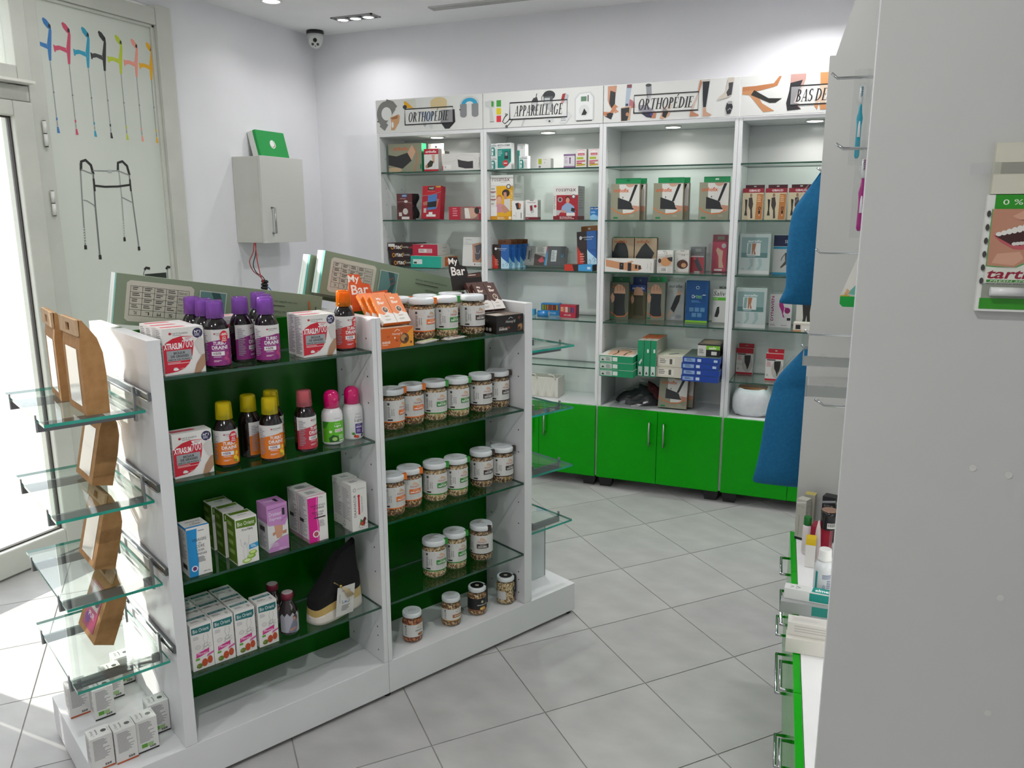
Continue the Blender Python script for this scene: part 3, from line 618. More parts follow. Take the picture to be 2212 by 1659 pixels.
def wall_cabinet(i):
    x0, x1 = XB[i], XB[i+1]; W = x1-x0
    o = empty('display_cabinet', Matrix.Translation((x0, YF, 0))); tag(o, CABL[i], 'cabinet', 'wall display cabinets along the back wall')
    for a in (.0005, W-.0195):
        b = MB(); b.box(a, a+.019, .002, .315, .066, 2.085, LAM); sp = b.build('side_panel', o, .001)
        h_ = MB(); s = 1 if a < .1 else -1; xx = a+.019 if s > 0 else a
        for vv in (.06, .25):
            for zz in (.80, .90, 1.06, 1.16, 1.36, 1.46, 1.66, 1.76, 1.94): h_.tube([(xx-s*.001, vv, zz), (xx+s*.0004, vv, zz)], .003, M('#3a3a38', .5), 8)
        ho = h_.build('shelf_pin_holes', sp); ho['kind'] = 'stuff'
    b = MB(); b.box(.02, W-.02, .304, .315, .066, 2.066, LAMW); b.build('back_panel', o)
    b = MB(); b.box(.02, W-.02, .002, .315, 2.067, 2.085, LAM); b.build('top_board', o, .001)
    b = MB(); b.box(.02, W-.02, .002, .303, .480, .498, LAM); b.build('deck', o, .001)
    b = MB(); b.box(.02, W-.02, .002, .303, .066, .084, LAM); b.build('bottom_board', o)
    for z in WSH:
        if i == 1 and z == .70: glass_shelf(o, .021, W-.03, .10, .302, z, g=GLASSB, e=GEDGE_SHADED)
        else: glass_shelf(o, .021, W-.021, .006, .302, z, g=GLASSB, e=GEDGE_SHADED)
    hw = W/2
    for s in (-1, 1):
        dx0, dx1 = (.006, hw-.0012) if s < 0 else (hw+.0012, W-.006)
        b = MB(); b.box(dx0, dx1, -.018, 0, .065, .496, GREEN); d = b.build('door', o, .0012)
        hx = hw+s*.042
        b = MB(); b.tube([(hx, -.018, .308), (hx, -.042, .308)], .004, STEEL); b.tube([(hx, -.018, .422), (hx, -.042, .422)], .004, STEEL); b.tube([(hx, -.043, .296), (hx, -.043, .434)], .0055, STEEL, 10); b.build('handle', d)
        for yy in (.05, .26):
            fx = W/2+s*(W/2-.052); b = MB(); b.prism([(fx-.045, .0645), (fx+.045, .0645), (fx+.032, .0), (fx-.032, .0)], yy-.03, yy+.03, 'y', M('#161616', .6)); b.build('foot', o)
    # header sign
    b = MB(); b.box(.002, W-.002, -.002, .012, 2.088, 2.283, M('#dadbd8', .35)); hd = b.build('header_board', o, .001)
    t, tx0, tx1 = HT[i]
    ops = list(HEAD[i])
    pale = '#cfd0cd'
    ops += [('l', [(tx0, .22), (tx0, .68), (tx1, .68), (tx1, .22), (tx0-.004, .22)], .0085, '#16161a'), ]
    if i == 3: ops[-1] = ('l', [(.985, .68), (tx0, .68), (tx0, .22), (.985, .22)], .0085, '#16161a')
    b = MB(); n = draw(b, ops[:-1], W-.004, .195, lambda u, v, f: (.002+u, -.0024-f, 2.088+v))
    bx = (tx0+.003, .223, min(tx1, .985)-.003, .677); hm = lambda u, v, f: (.002+u, -.0024-f, 2.088+v)
    n = draw(b, [('r', bx[0], bx[1], bx[2]-bx[0], bx[3]-bx[1], '#dadbd8')], W-.004, .195, hm, n)
    n = draw(b, [pale_op(q) for q in HEAD[i] if q[0] in 'per'], W-.004, .195, hm, n, lim=tuple(bx))
    draw(b, [ops[-1], ('t', t, tx0+.035, .295, (min(tx1, .975)-tx0-.07) if i < 3 else .62, .36 if 'É' in t else .30, '#16161a', 'Si')], W-.004, .195, hm, n)
    b.build('header_print', hd)
    # LED spot under the top board
    b = MB(); b.lathe([(.046, 2.067), (.046, 2.060), (.040, 2.0585)], 24, hw, .11, M('#dcdcd8', .3), cap1=False); b.build('spot_ring', o)
    b = MB(); b.lathe([(.039, 2.0595), (.039, 2.059)], 24, hw, .11, GLOW); b.build('spot_lamp', o)
    area_light('cabinet_beam', (x0+hw, YF+.11, 2.055), .07, 2.7, (1, .975, .93), 150)
    return o
for i in range(4): wall_cabinet(i)

# ================================================================ unit on the right: drawers below, hook wall above
ru = empty('drawer_unit', RF); tag(ru, 'tall white unit with green drawer fronts and hooks at right', 'cabinet')
b = MB(); b.box(-.04, 1.75, .019, .46, .066, .498, LAM); b.build('carcass', ru, .001)
b = MB(); b.box(1.42, 1.438, .027, .46, .4985, 2.70, GREY_LAM, {'F': LAM}); npan = b.build('side_panel', ru, .0008)
b = MB(); b.prism([(.017, .4985), (.335, .4985), (.335, 2.40), (.12, 2.40), (.034, 2.09), (.017, 2.09)], -.058, -.04, 'x', GREY_LAM); b.build('side_panel', ru, .0008)
b = MB(); b.box(-.039, 1.419, .318, .335, .4985, 2.40, LAM); b.build('back_panel', ru)
b = MB(); b.box(-.42, -.059, .30, .318, .52, 2.09, LAM); b.build('far_hook_panel', ru)
for y, z in ((.224, 1.196), (.276, 1.189), (.287, .978), (.291, .766)):
    b = MB(); b.tube([(1.438, y, z), (1.4392, y, z)], .0055, M('#c9c9c4', .4), 14); b.build('screw_cap', npan)
gaps = (.0, .345, .69, 1.033, 1.38, 1.72)
for k in range(5):
    for z0, z1 in ((.065, .278), (.281, .497)):
        b = MB(); b.box(gaps[k]+.0012, gaps[k+1]-.0012, 0, .018, z0, z1, GREEN); d = b.build('drawer_front', ru, .0008)
        if k in (1, 3, 4) or True:
            off = 0 if z0 > .2 else .0
            hx0, hx1 = gaps[k]+.105, gaps[k]+.24
            if k == 1: hx0, hx1 = gaps[k]+.02, gaps[k]+.245
            b = MB(); zz = z1-.06
            b.tube([(hx0, 0, zz), (hx0, -.026, zz), (hx1, -.026, zz), (hx1, 0, zz)], .0045, CHROME, 8); b.build('handle', d)
for x in (.05, .85, 1.65):
    for y in (.06, .29):
        b = MB(); b.lathe([(.025, 0), (.025, .066)], 14, x, y, BLACK); b.build('foot', ru)
def hook(x, tip, bend, label, yb=.318):
    o = empty('display_hook', at(RF, x, yb, bend[1])); tag(o, label, 'hook', 'chrome display hooks on the right unit')
    b = MB(); b.tube([(0, 0, 0), (0, bend[0]-yb, 0), (0, tip[0]-yb, tip[1]-bend[1])], .0036, CHROME, 10); b.build('rod', o)
    b = MB(); b.box(-.012, .012, -.003, 0, -.03, .03, CHROME); b.build('plate', o)
hook(-.15, (.005, 1.752), (.02, 1.7415), 'chrome hook carrying the upper blue gown, mostly hidden', .2992)
hook(-.16, (-.005, 1.142), (.01, 1.1325), 'chrome hook carrying the lower blue gown, mostly hidden', .2992)
hook(.60, (-.001, 1.941), (.014, 1.928), 'topmost chrome hook, holding three toothbrush packs')
hook(.80, (.011, 1.757), (.028, 1.745), 'chrome hook in front of the toothbrush handles, second from the top')
hook(.50, (-.004, 1.507), (.008, 1.496), 'chrome hook below the magenta toothbrush')
hook(.45, (-.015, 1.277), (.0, 1.266), 'chrome hook just above the two flat shelf brackets')
hook(.80, (.009, 1.155), (.03, 1.141), 'lowest and shortest chrome hook, below the two flat shelf brackets')
for x, z, lb in ((.10, 1.135, 'upper flat chrome shelf bracket sticking out of the right unit'), (.50, 1.118, 'lower flat chrome shelf bracket sticking out of the right unit')):
    o = empty('shelf_arm', at(RF, x, .318, z)); tag(o, lb, 'bracket', 'flat chrome shelf brackets on the right unit')
    b = MB(); b.box(-.004, .004, -.318, 0, -.022, .010, CHROME); b.build('bar', o, .0008)
    b = MB(); b.box(-.004, .004, -.322, -.318, -.022, .035, CHROME); b.build('lip', o)
    for y in (-.26, -.08):
        b = MB(); b.lathe([(.014, .0105), (.009, .014), (.011, .018)], 14, 0, y, CLEAR); b.build('suction_pad', o)
# ================================================================ goods on the island
WH, OFF = '#e4e2de', '#d9d7d2'
GRANOLA = {}
def granola_mat(name, cs):
    m, nt, p = newmat(name); N = nt.nodes.new; Lk = nt.links.new
    tc = N('ShaderNodeTexCoord'); vo = N('ShaderNodeTexVoronoi'); vo.inputs['Scale'].default_value = 190; vo.inputs['Randomness'].default_value = 1
    Lk(tc.outputs['Object'], vo.inputs['Vector'])
    cr = N('ShaderNodeValToRGB'); cr.color_ramp.interpolation = 'CONSTANT'
    el = cr.color_ramp.elements; el[0].color = (*lin(cs[0]), 1); el[0].position = 0; el[1].color = (*lin(cs[1]), 1); el[1].position = 1/len(cs)
    for i, c in enumerate(cs[2:], 2): e = el.new(i/len(cs)); e.color = (*lin(c), 1)
    sx = N('ShaderNodeSeparateXYZ'); Lk(vo.outputs['Color'], sx.inputs[0]); Lk(sx.outputs[0], cr.inputs[0])
    Lk(cr.outputs[0], p.inputs['Base Color']); p.inputs['Roughness'].default_value = .6
    bp = N('ShaderNodeBump'); bp.inputs['Strength'].default_value = .9; bp.inputs['Distance'].default_value = .003; bp.invert = True
    Lk(vo.outputs['Distance'], bp.inputs['Height']); Lk(bp.outputs[0], p.inputs['Normal']); return m
GR_FRUIT = granola_mat('granola_fruit', ['#8a6844', '#c8a374', '#6e4a2c', '#d8bd8f', '#9c5f38', '#4a3020'])
GR_NAT = granola_mat('granola_plain', ['#b89a6c', '#d9c398', '#8d6c44', '#c9ac7c', '#6e5030', '#e3d2ac'])
GR_CHOC = granola_mat('granola_chocolate', ['#8d6c4a', '#c3a276', '#4a3020', '#a98560', '#33221a', '#d0b78c'])
GR_RED = granola_mat('granola_red', ['#a85a34', '#c87848', '#7c3c24', '#d8a070', '#8e4a2c', '#5c2c1c'])

# ---- XTRASLIM cartons
def logo(x, y, w, c='#3a3a3e'): return [('e', x+.02, y+.025, .032, .028, '#c02030'), ('t', 'FORTÉ PHARMA', x+.05, y, w, .05, c), ('f', x+.08, y-.035, w*.8, .022, 1, '#77777a')]
XS_F = logo(.17, .86, .40) + [('e', .86, .86, .125, .11, '#2a2550'), ('t', 'N°1', .78, .86, .15, .06, '#e8e8ea', 'b'), ('f', .78, .79, .16, .06, 3, '#c9c7d6'),
  ('p', [(0, .045), (.30, .07), (.47, .12), (.60, .22), (.69, .38), (.735, .58), (.74, .80), (.45, .82), (.24, .78), (.09, .71), (0, .64)], '#c8102e'),
  ('p', [(.47, .80), (.735, .79), (.735, .71), (.55, .71), (.50, .74)], '#e8e4e2'), ('f', .54, .725, .19, .05, 2, '#b06070'),
  ('t', 'XTRASLIM', .025, .55, .43, .135, '#ffffff', 'b'), ('t', '700', .465, .56, .25, .165, '#e8e6ea', ''),
  ('r', .075, .30, .60, .225, '#9da1a4'), ('t', 'BRÛLEUR', .24, .44, .28, .065, '#111111', 'b'), ('t', 'DE GRAISSES', .17, .37, .43, .055, '#111111', 'b'), ('t', 'PERTE DE POIDS', .10, .315, .52, .028, '#222222', 'b'),
  ('f', .08, .225, .57, .055, 2, '#f0c8c8'), ('e', .27, .115, .07, .022, '#eceaea'), ('e', .26, .14, .05, .02, '#dedcdc'), ('t', '1 MOIS', .38, .115, .12, .025, '#f4dcdc'),
  ('p', [(.76, .66), (.90, .78), (1, .70), (1, .35), (.86, .42)], '#cfcac6'), ('p', [(.70, 0), (.78, .20), (.93, .38), (1, .40), (1, .16), (.86, 0)], '#ac866a')]
XS_L = [('r', .2, .0, .5, .62, '#c8102e'), ('f', .12, .66, .75, .26, 9, '#8a8890'), ('f', .1, .1, .8, .5, 14, '#e6b6b6')]
XS_L2 = [('f', .1, .05, .8, .9, 24, '#77757c')]
XS_T = [('p', [(.05, .35), (.6, .35), (.68, .5), (.6, .75), (.05, .75)], '#d0606c')]
def xtra(e, v, z, label, key='xs', L=XS_L2, rz=0):
    carton('supplement_box', label, 'box', at(GF, e, v, z, rz), (.106, .123, .052), WH, {'F': XS_F, 'L': L, 'T': XS_T}, key=key, group='white and red slimming capsule boxes')
Z1, Z2, Z3, Z4 = (z+.0006 for z in SH)
xtra(-1.464, .016, Z1, 'white and red capsule box, front of three at the left of the top shelf')
xtra(-1.470, .072, Z1, 'white and red capsule box, middle of three at the left of the top shelf')
xtra(-1.468, .128, Z1, 'white and red capsule box, rearmost of three at the left of the top shelf')
xtra(-1.272, .168, Z1, 'white and red capsule box mostly hidden behind the purple-capped bottles', 'xs2', XS_L)
xtra(-1.067, .026, Z1, 'white and red capsule box alone beside the orange-capped bottle, front one')
xtra(-1.062, .081, Z1, 'white and red capsule box directly behind the one beside the orange-capped bottle')
xtra(-1.457, .036, Z2, 'white and red capsule box on the second shelf beside a yellow-capped bottle')

# ---- dark drainer bottles with dosing cups
DARKB = M('#120a0a', .12, coat=.4)
def tinted(h, a):
    m = bpy.data.materials.new('tinted_cup_'+h[1:]); m.use_nodes = True; nt = m.node_tree; p = nt.nodes['Principled BSDF']; out = nt.nodes['Material Output']
    p.inputs['Base Color'].default_value = (*lin(h), 1); p.inputs['Roughness'].default_value = .12
    t = nt.nodes.new('ShaderNodeBsdfTransparent'); t.inputs[0].default_value = (*[min(1, .35+.65*x) for x in lin(h)], 1); mx = nt.nodes.new('ShaderNodeMixShader'); mx.inputs[0].default_value = a
    nt.links.new(t.outputs[0], mx.inputs[1]); nt.links.new(p.outputs[0], mx.inputs[2]); nt.links.new(mx.outputs[0], out.inputs[0]); return m
TD = {'purple': ('#a468c8', '#c79ae0', '#8e2a7a', '#b8447c'), 'orange': ('#f08a18', '#ffa830', '#c8382e', '#e88a4a'), 'yellow': ('#e0d020', '#ffe81a', '#e07818', '#f2cc30'), 'pink': ('#d87880', '#ffb4bc', '#bc3242', '#e8b890')}
_bm = {}
def turbo(kind, e, v, z, label, rz=0, promo=False):
    cup, inner, lab, fruit = TD[kind]; k = (kind, promo)
    if k not in _bm:
        b = MB(); b.lathe([(.030, 0), (.034, .002), (.0355, .006), (.0355, .095), (.034, .106), (.028, .120), (.021, .129), (.018, .134), (.018, .140)], 28, mat=DARKB)
        c = MB(); c.lathe([(.017, .139), (.0175, .168), (.0165, .170)], 24, mat=M(inner, .35))
        d = MB(); d.lathe([(.0255, .131), (.0245, .150), (.0235, .172), (.0215, .1765), (.0, .177)], 28, mat=tinted(cup, .38), cap0=False, cap1=False)
        w_, h_ = .128, .094
        ops = [('r', 0, 0, 1, 1, '#dcdad8'), ('p', [(0, 0), (1, 0), (1, .70), (.62, .74), (.3, .68), (0, .58)], lab)] + [('e', .39, .885, .018, .022, '#c02030'), ('t', 'FORTÉ PHARMA', .41, .87, .24, .045, '#3c3c40'), ('f', .42, .83, .2, .02, 1, '#909090'),
            ('t', 'TURBO', .35, .575, .29, .10, '#f4f2f4', 'bi'), ('t', 'DRAINE', .315, .455, .37, .10, '#f8f6f8', 'b'), ('f', .33, .425, .33, .015, 1, '#e8d0dc'),
            ('r', .30, .28, .29, .115, '#e6e4e4'), ('t', '+50%', .335, .305, .18, .07, '#6a2a58', 'bi'), ('f', .34, .225, .22, .035, 2, '#f2dce6'), ('f', .34, .10, .2, .05, 2, '#f2dce6'),
            ('e', .66, .32, .045, .06, fruit), ('e', .62, .20, .05, .065, fruit), ('e', .68, .12, .05, .07, fruit), ('e', .63, .09, .035, .05, lab if kind != 'yellow' else '#8aa030'),
            ('f', .06, .1, .18, .8, 16, '#9a98a0'), ('f', .80, .1, .16, .8, 16, '#9a98a0')]
        if promo: ops += [('e', .60, .80, .105, .165, '#d01828'), ('t', '-50%', .525, .83, .15, .07, '#ffffff', 'b'), ('t', 'sur le', .56, .775, .08, .035, '#ffffff', 'b'), ('t', 'Turbo', .55, .725, .10, .04, '#ffffff', 'b'), ('t', 'Draine', .545, .675, .11, .04, '#ffffff', 'b')]
        l = MB(); r = .0359; draw(l, ops, w_, h_, lambda u, t, o: ((r+o)*math.sin((u-w_/2)/r), -(r+o)*math.cos((u-w_/2)/r), .009+t), cuts=16)
        _bm[k] = [x.mesh(n) for x, n in ((b, 'bottle_body'), (c, 'screw_cap'), (d, 'dosing_cup'), (l, 'printed_label'))]
    o = empty('supplement_bottle', at(GF, e, v, z, rz) @ Matrix.Diagonal((.93, .93, 1.045, 1))); tag(o, label, 'bottle', 'dark drainer bottles')
    for me in _bm[k]: link(me.name.split('.')[0], me, o)
turbo('purple', -1.362, .052, Z1, 'purple-capped dark bottle with red discount sticker beside the first capsule box', -8, True)
turbo('purple', -1.366, .121, Z1, 'purple-capped dark bottle right behind the one with the red discount sticker')
turbo('purple', -1.372, .190, Z1, 'purple-capped dark bottle, rearmost of the left group, against the back panel', 10)
turbo('purple', -1.272, .098, Z1, 'purple-capped dark bottle turned aside, left of the middle group', 48)
turbo('purple', -1.222, .042, Z1, 'purple-capped dark bottle facing forward, front of the middle group')
turbo('purple', -1.192, .118, Z1, 'purple-capped dark bottle, second from the front in the middle group', 12)
turbo('purple', -1.176, .190, Z1, 'purple-capped dark bottle at the back of the middle group, against the green panel', 12)
turbo('orange', -.958, .070, Z1, 'orange-capped dark bottle with red discount sticker beside the middle panel', 14, True)
turbo('yellow', -1.352, .070, Z2, 'yellow-capped dark bottle with red discount sticker beside the capsule box', -5, True)
turbo('yellow', -1.263, .112, Z2, 'yellow-capped dark bottle turned with its back label forward', 75)
turbo('yellow', -1.230, .040, Z2, 'yellow-capped dark bottle facing forward in the middle of the second shelf')
turbo('yellow', -1.186, .125, Z2, 'yellow-capped dark bottle hidden behind the forward-facing yellow one', 20)
turbo('pink', -1.112, .060, Z2, 'pink-capped dark bottle with red label on the second shelf', 30)
def aqua(e, v, kind, label):
    o = empty('drink_bottle', at(GF, e, v, Z2) @ Matrix.Diagonal((.89, .89, 1, 1))); tag(o, label, 'bottle', 'white bottles with pink caps')
    b = MB(); b.lathe([(.030, 0), (.035, .003), (.037, .008), (.037, .088), (.034, .102), (.026, .112), (.022, .115)], 28, mat=M('#e2e2e2', .25)); b.build('bottle_body', o)
    b = MB(); b.lathe([(.0265, .114), (.0265, .145), (.025, .155), (.020, .163), (.011, .168), (.0, .169)], 28, mat=M('#d8086c', .18, coat=.3), cap1=False); b.build('dome_cap', o)
    w_, h_ = .15, .098; r = .0374
    if kind == 'green': ops = [('r', .12, .06, .76, .76, '#5cb81e'), ('p', [(.12, .82), (.3, .82), (.22, .6), (.12, .55)], '#2f8a1e'), ('p', [(.3, .06), (.55, .06), (.5, .28), (.38, .34), (.28, .22)], '#1e5a1a'), ('e', .42, .18, .06, .07, '#a8d070'), ('t', 'Vitarmonyl', .43, .90, .13, .045, '#555555'), ('t', 'Aqua', .42, .69, .15, .08, '#bfe89a', ''), ('t', 'Ligne', .42, .60, .17, .09, '#f2f6ee', 'b'), ('r', .43, .42, .22, .12, '#e6e2da'), ('t', 'ARTICHAUT', .44, .48, .19, .03, '#7a2a4a', 'b'), ('t', '+ THÉ VERT', .44, .435, .18, .03, '#7a2a4a', 'b'), ('e', .33, .45, .035, .05, '#e0f0d0'), ('f', .52, .16, .16, .16, 4, '#d8ecc8'), ('r', .52, .09, .17, .04, '#e8eee2')]
    else: ops = [('t', 'Vitarmonyl', .44, .90, .14, .045, '#555555'), ('t', 'Aqua', .42, .74, .19, .12, '#a8a6a8', ''), ('t', 'Ligne', .42, .62, .20, .12, '#2c2a2e', ''), ('p', [(.43, .20), (.62, .16), (.66, .55), (.43, .57)], '#4a2c82'), ('t', 'SUPER', .46, .49, .11, .04, '#cfc2e6'), ('t', 'MINCEUR', .45, .41, .16, .055, '#ffffff', 'b'), ('f', .46, .24, .13, .12, 4, '#c9bcdc'), ('e', .42, .10, .035, .05, '#c02a1e'), ('e', .475, .08, .04, .055, '#d84a2a'), ('e', .60, .10, .03, .045, '#1c1a30'), ('e', .63, .16, .025, .04, '#26224a'), ('p', [(.33, .22), (.40, .26), (.43, .14), (.36, .16)], '#4a8a2a')]
    b = MB(); draw(b, ops, w_, h_, lambda u, t, q: ((r+q)*math.sin((u-w_/2)/r), -(r+q)*math.cos((u-w_/2)/r), .004+t*.88), cuts=16); b.build('printed_label', o)
aqua(-1.014, .074, 'green', 'white bottle with pink dome cap and green artichoke label')
aqua(-.938, .082, 'purple', 'white bottle with pink dome cap and purple panel label, beside the middle panel')

# ---- third shelf cartons
SK = '#c89a80'
FP = '#8b8990'
vin = {'F': [('p', [(0, 0), (.38, 0), (.44, .3), (.40, .6), (.46, .96), (0, .96)], '#1c8ccc'), ('l', [(.38, 0), (.44, .3), (.40, .6), (.46, .96)], .02, '#8cc4e4'), ('t', 'VINAIGRE', .22, .70, .62, .06, '#16202c', ''), ('t', 'de', .48, .645, .12, .035, '#16202c'), ('t', 'CIDRE', .36, .565, .38, .06, '#16202c'), ('t', 'CIDER', .38, .49, .34, .045, '#22303c'), ('t', 'VINEGAR', .36, .415, .46, .045, '#22303c'), ('f', .40, .26, .4, .12, 5, '#5a5a62'), ('e', .24, .16, .14, .06, '#e6eaf0'), ('e', .24, .16, .09, .042, '#6a2a6a'), ('f', .5, .88, .45, .04, 1, '#9a9aa4'), ('t', '500 ML', .62, .05, .3, .025, '#555555')],
       'L': [('r', 0, .95, 1, .05, '#1c8ccc'), ('f', .1, .3, .8, .6, 16, FP), ('r', .3, .12, .5, .1, '#2a2a2a')], 'T': [('r', 0, 0, 1, .14, '#1c8ccc'), ('t', 'VINAIGRE', .2, .62, .65, .13, '#1a1a22'), ('t', 'de', .46, .47, .12, .07, '#1a1a22'), ('t', 'CIDRE', .3, .28, .45, .14, '#1a1a22')]}
carton('vinegar_box', 'white and blue cider vinegar box at the left end of the third shelf', 'box', at(GF, -1.469, .020, Z3), (.063, .143, .065), WH, vin)
ALO = {'F': [('p', [(.03, .965), (.97, .965), (.97, .84), (.88, .775), (.03, .80)], '#5a7c1a'), ('t', 'Bio Orient', .1, .835, .78, .085, '#eef2e2', ''), ('t', 'Aloe', .26, .715, .26, .055, '#444444', ''), ('t', 'Vera', .53, .715, .26, .055, '#222222', 'b'),
         ('l', [(.18, .56), (.22, .42), (.33, .36)], .015, '#a9a9ac'), ('l', [(.60, .60), (.55, .44), (.42, .36)], .015, '#a9a9ac'), ('e', .38, .44, .07, .035, '#c9c9cc'), ('l', [(.30, .36), (.28, .22), (.34, .12)], .012, '#b9b9bc'), ('l', [(.46, .36), (.50, .24), (.46, .12)], .012, '#b9b9bc'),
         ('p', [(.55, .29), (1, .32), (1, .42), (.57, .39)], '#2a92c8'), ('f', .64, .32, .32, .06, 2, '#d8ecf6'), ('e', .72, .215, .19, .05, '#8cb83c'), ('e', .72, .225, .13, .03, '#c9dc8c'), ('e', .64, .14, .2, .045, '#7aa82e'), ('e', .62, .15, .15, .028, '#b9d27c'), ('e', .42, .07, .22, .05, '#9cc456'), ('e', .43, .075, .15, .03, '#dce8b4')],
       'L': [('r', .0, .02, .96, .96, '#56761c'), ('f', .1, .1, .75, .8, 4, '#8ea85a')], 'T': [('r', .04, .62, .92, .3, '#5a7c1a'), ('t', 'AloeVera', .3, .36, .4, .14, '#4a4a4a')]}
for k, (v, lb) in enumerate(((.006, 'green and white aloe box at the front of its row of three'), (.083, 'green and white aloe box in the middle of its row of three'), (.158, 'green and white aloe box at the back of its row of three'))):
    carton('aloe_box', lb, 'box', at(GF, -1.338-.004*k, v, Z3), (.063, .140, .064), WH, ALO, key='aloe', group='aloe boxes on the third shelf')
DRA = {'F': [('p', [(0, .60), (.06, .57), (.86, .52), (1, .66), (1, 1), (0, 1)], '#c58ac4'), ('p', [(0, 0), (1, 0), (1, .30), (.7, .28), (.3, .2), (0, .06)], '#c58ac4'), ('l', [(0, .06), (.3, .2), (.7, .28), (1, .30)], .03, '#9c98a0'), ('t', 'Draineur', .1, .76, .6, .085, '#eee2f0', ''), ('t', 'Express', .12, .65, .56, .085, '#eee2f0', ''), ('t', '1', .74, .74, .13, .15, '#2a2230', 'b'), ('l', [(.06, .90), (.92, .93), (.94, .70), (.66, .62)], .018, '#4a2c52'),
        ('p', [(.32, .56), (.74, .53), (.72, .36), (.62, .27), (.42, .27), (.36, .38)], '#cf9a80'), ('p', [(.22, .40), (.36, .42), (.36, .36), (.24, .34)], '#c08a70'), ('p', [(.72, .40), (.92, .42), (.90, .34), (.72, .34)], '#c08a70'), ('f', .06, .1, .55, .09, 4, '#e6cfe6'), ('t', 'MINCEUR', .5, .02, .4, .035, '#f0e2f0')],
       'L': [('r', 0, .62, 1, .38, '#c58ac4'), ('f', .12, .06, .7, .5, 14, FP), ('r', .2, .42, .5, .1, '#3a3a3a')], 'T': [('t', '1', .6, .3, .16, .4, '#2a2230', 'b'), ('l', [(.1, .85), (.9, .85), (.9, .2), (.3, .2)], .02, '#4a2c52'), ('t', 'Draineur', .15, .45, .4, .2, '#f0e2f0')]}
carton('drainer_box', 'lilac and white slimming drainer box in the middle of the third shelf', 'box', at(GF, -1.2325, .031, Z3), (.064, .146, .068), '#d8bcd8', DRA, sides={'L': '#dedce0', 'F': '#e0dee0', 'T': '#c58ac4'})
FIG = {'F': [('p', [(0, 0), (.52, 0), (.56, .3), (.50, .6), (.56, .965), (0, .965)], '#d6128c'), ('l', [(.45, 0), (.49, .3), (.43, .6), (.49, .965)], .05, '#ee7cc0'), ('t', 'VINAIGRE DE FIGUE', .16, .755, .75, .04, '#1c1420'), ('t', 'DE BARBARIE', .3, .70, .55, .04, '#1c1420'), ('t', 'PRICKLY PEAR', .22, .61, .6, .04, '#2a2028'), ('t', 'VINEGAR', .35, .56, .42, .04, '#2a2028'), ('r', .3, .50, .6, .03, '#4a2c40'), ('f', .55, .3, .35, .15, 5, '#9a8a94'), ('e', .37, .17, .17, .075, '#f0e6ec'), ('e', .37, .17, .12, .052, '#b05060'), ('f', .6, .92, .35, .03, 1, '#9a9aa4')],
       'L': [('f', .1, .1, .8, .85, 24, FP), ('r', .15, .4, .4, .08, '#3a3a3a'), ('r', 0, 0, 1, .08, '#a88a94')], 'T': [('r', 0, 0, 1, .05, '#d6128c'), ('f', .2, .3, .6, .4, 4, '#5a5460')]}
for k, (v, lb) in enumerate(((.016, 'white and magenta prickly pear box, front one'), (.083, 'white and magenta prickly pear box, rear one behind the other'))):
    carton('vinegar_box', lb, 'box', at(GF, -1.110, v, Z3), (.064, .148, .065), WH, FIG, key='fig', group='prickly pear boxes on the third shelf')
DCU = {'F': [('e', .22, .88, .1, .04, '#8a8a8e'), ('e', .22, .88, .07, .028, '#d9d7d2'), ('t', 'NATURALYS', .4, .875, .5, .03, '#8a8a8e'), ('t', 'DRAINACUR', .14, .30, .15, .48, '#5a3a44', 'v'), ('r', .42, .34, .11, .40, '#c22438'), ('e', .475, .74, .085, .03, '#c22438'), ('f', .62, .36, .12, .36, 16, '#9a98a0'), ('e', .68, .14, .17, .06, '#7a2a2a'), ('p', [(.45, .10), (.55, .24), (.66, .20), (.6, .12)], '#3a7a3a'), ('p', [(.68, .2), (.8, .27), (.92, .22), (.82, .16)], '#5a1c22'), ('e', .62, .13, .1, .04, '#c03a2a')]
       + [('p', [(x, y), (x+.05, y+.02), (x+.06, y+.04), (x+.01, y+.02)], '#2c2c2e') for x, y in ((.5, .03), (.62, .02), (.74, .05), (.86, .03), (.9, .1), (.92, .17), (.84, .22), (.4, .06))],
       'L': [('f', .12, .2, .75, .68, 18, '#a9a7ac')] + [('p', [(x, y), (x+.07, y+.02), (x+.08, y+.04), (x+.01, y+.02)], '#3c3c3e') for x, y in ((.05, .06), (.15, .12), (.1, .02), (.22, .06))], 'T': [('f', .2, .3, .6, .3, 2, '#5a585e')]}
for k, (v, lb) in enumerate(((.008, 'white box with black and red herb print, front one beside the middle panel'), (.074, 'white box with black and red herb print, rear one of the pair'))):
    carton('herbal_box', lb, 'box', at(GF, -.9695+(.006 if k else 0), v, Z3), (.055, .154, .063), '#dedcd8', DCU, key='dcu', group='herbal drainer boxes on the third shelf')

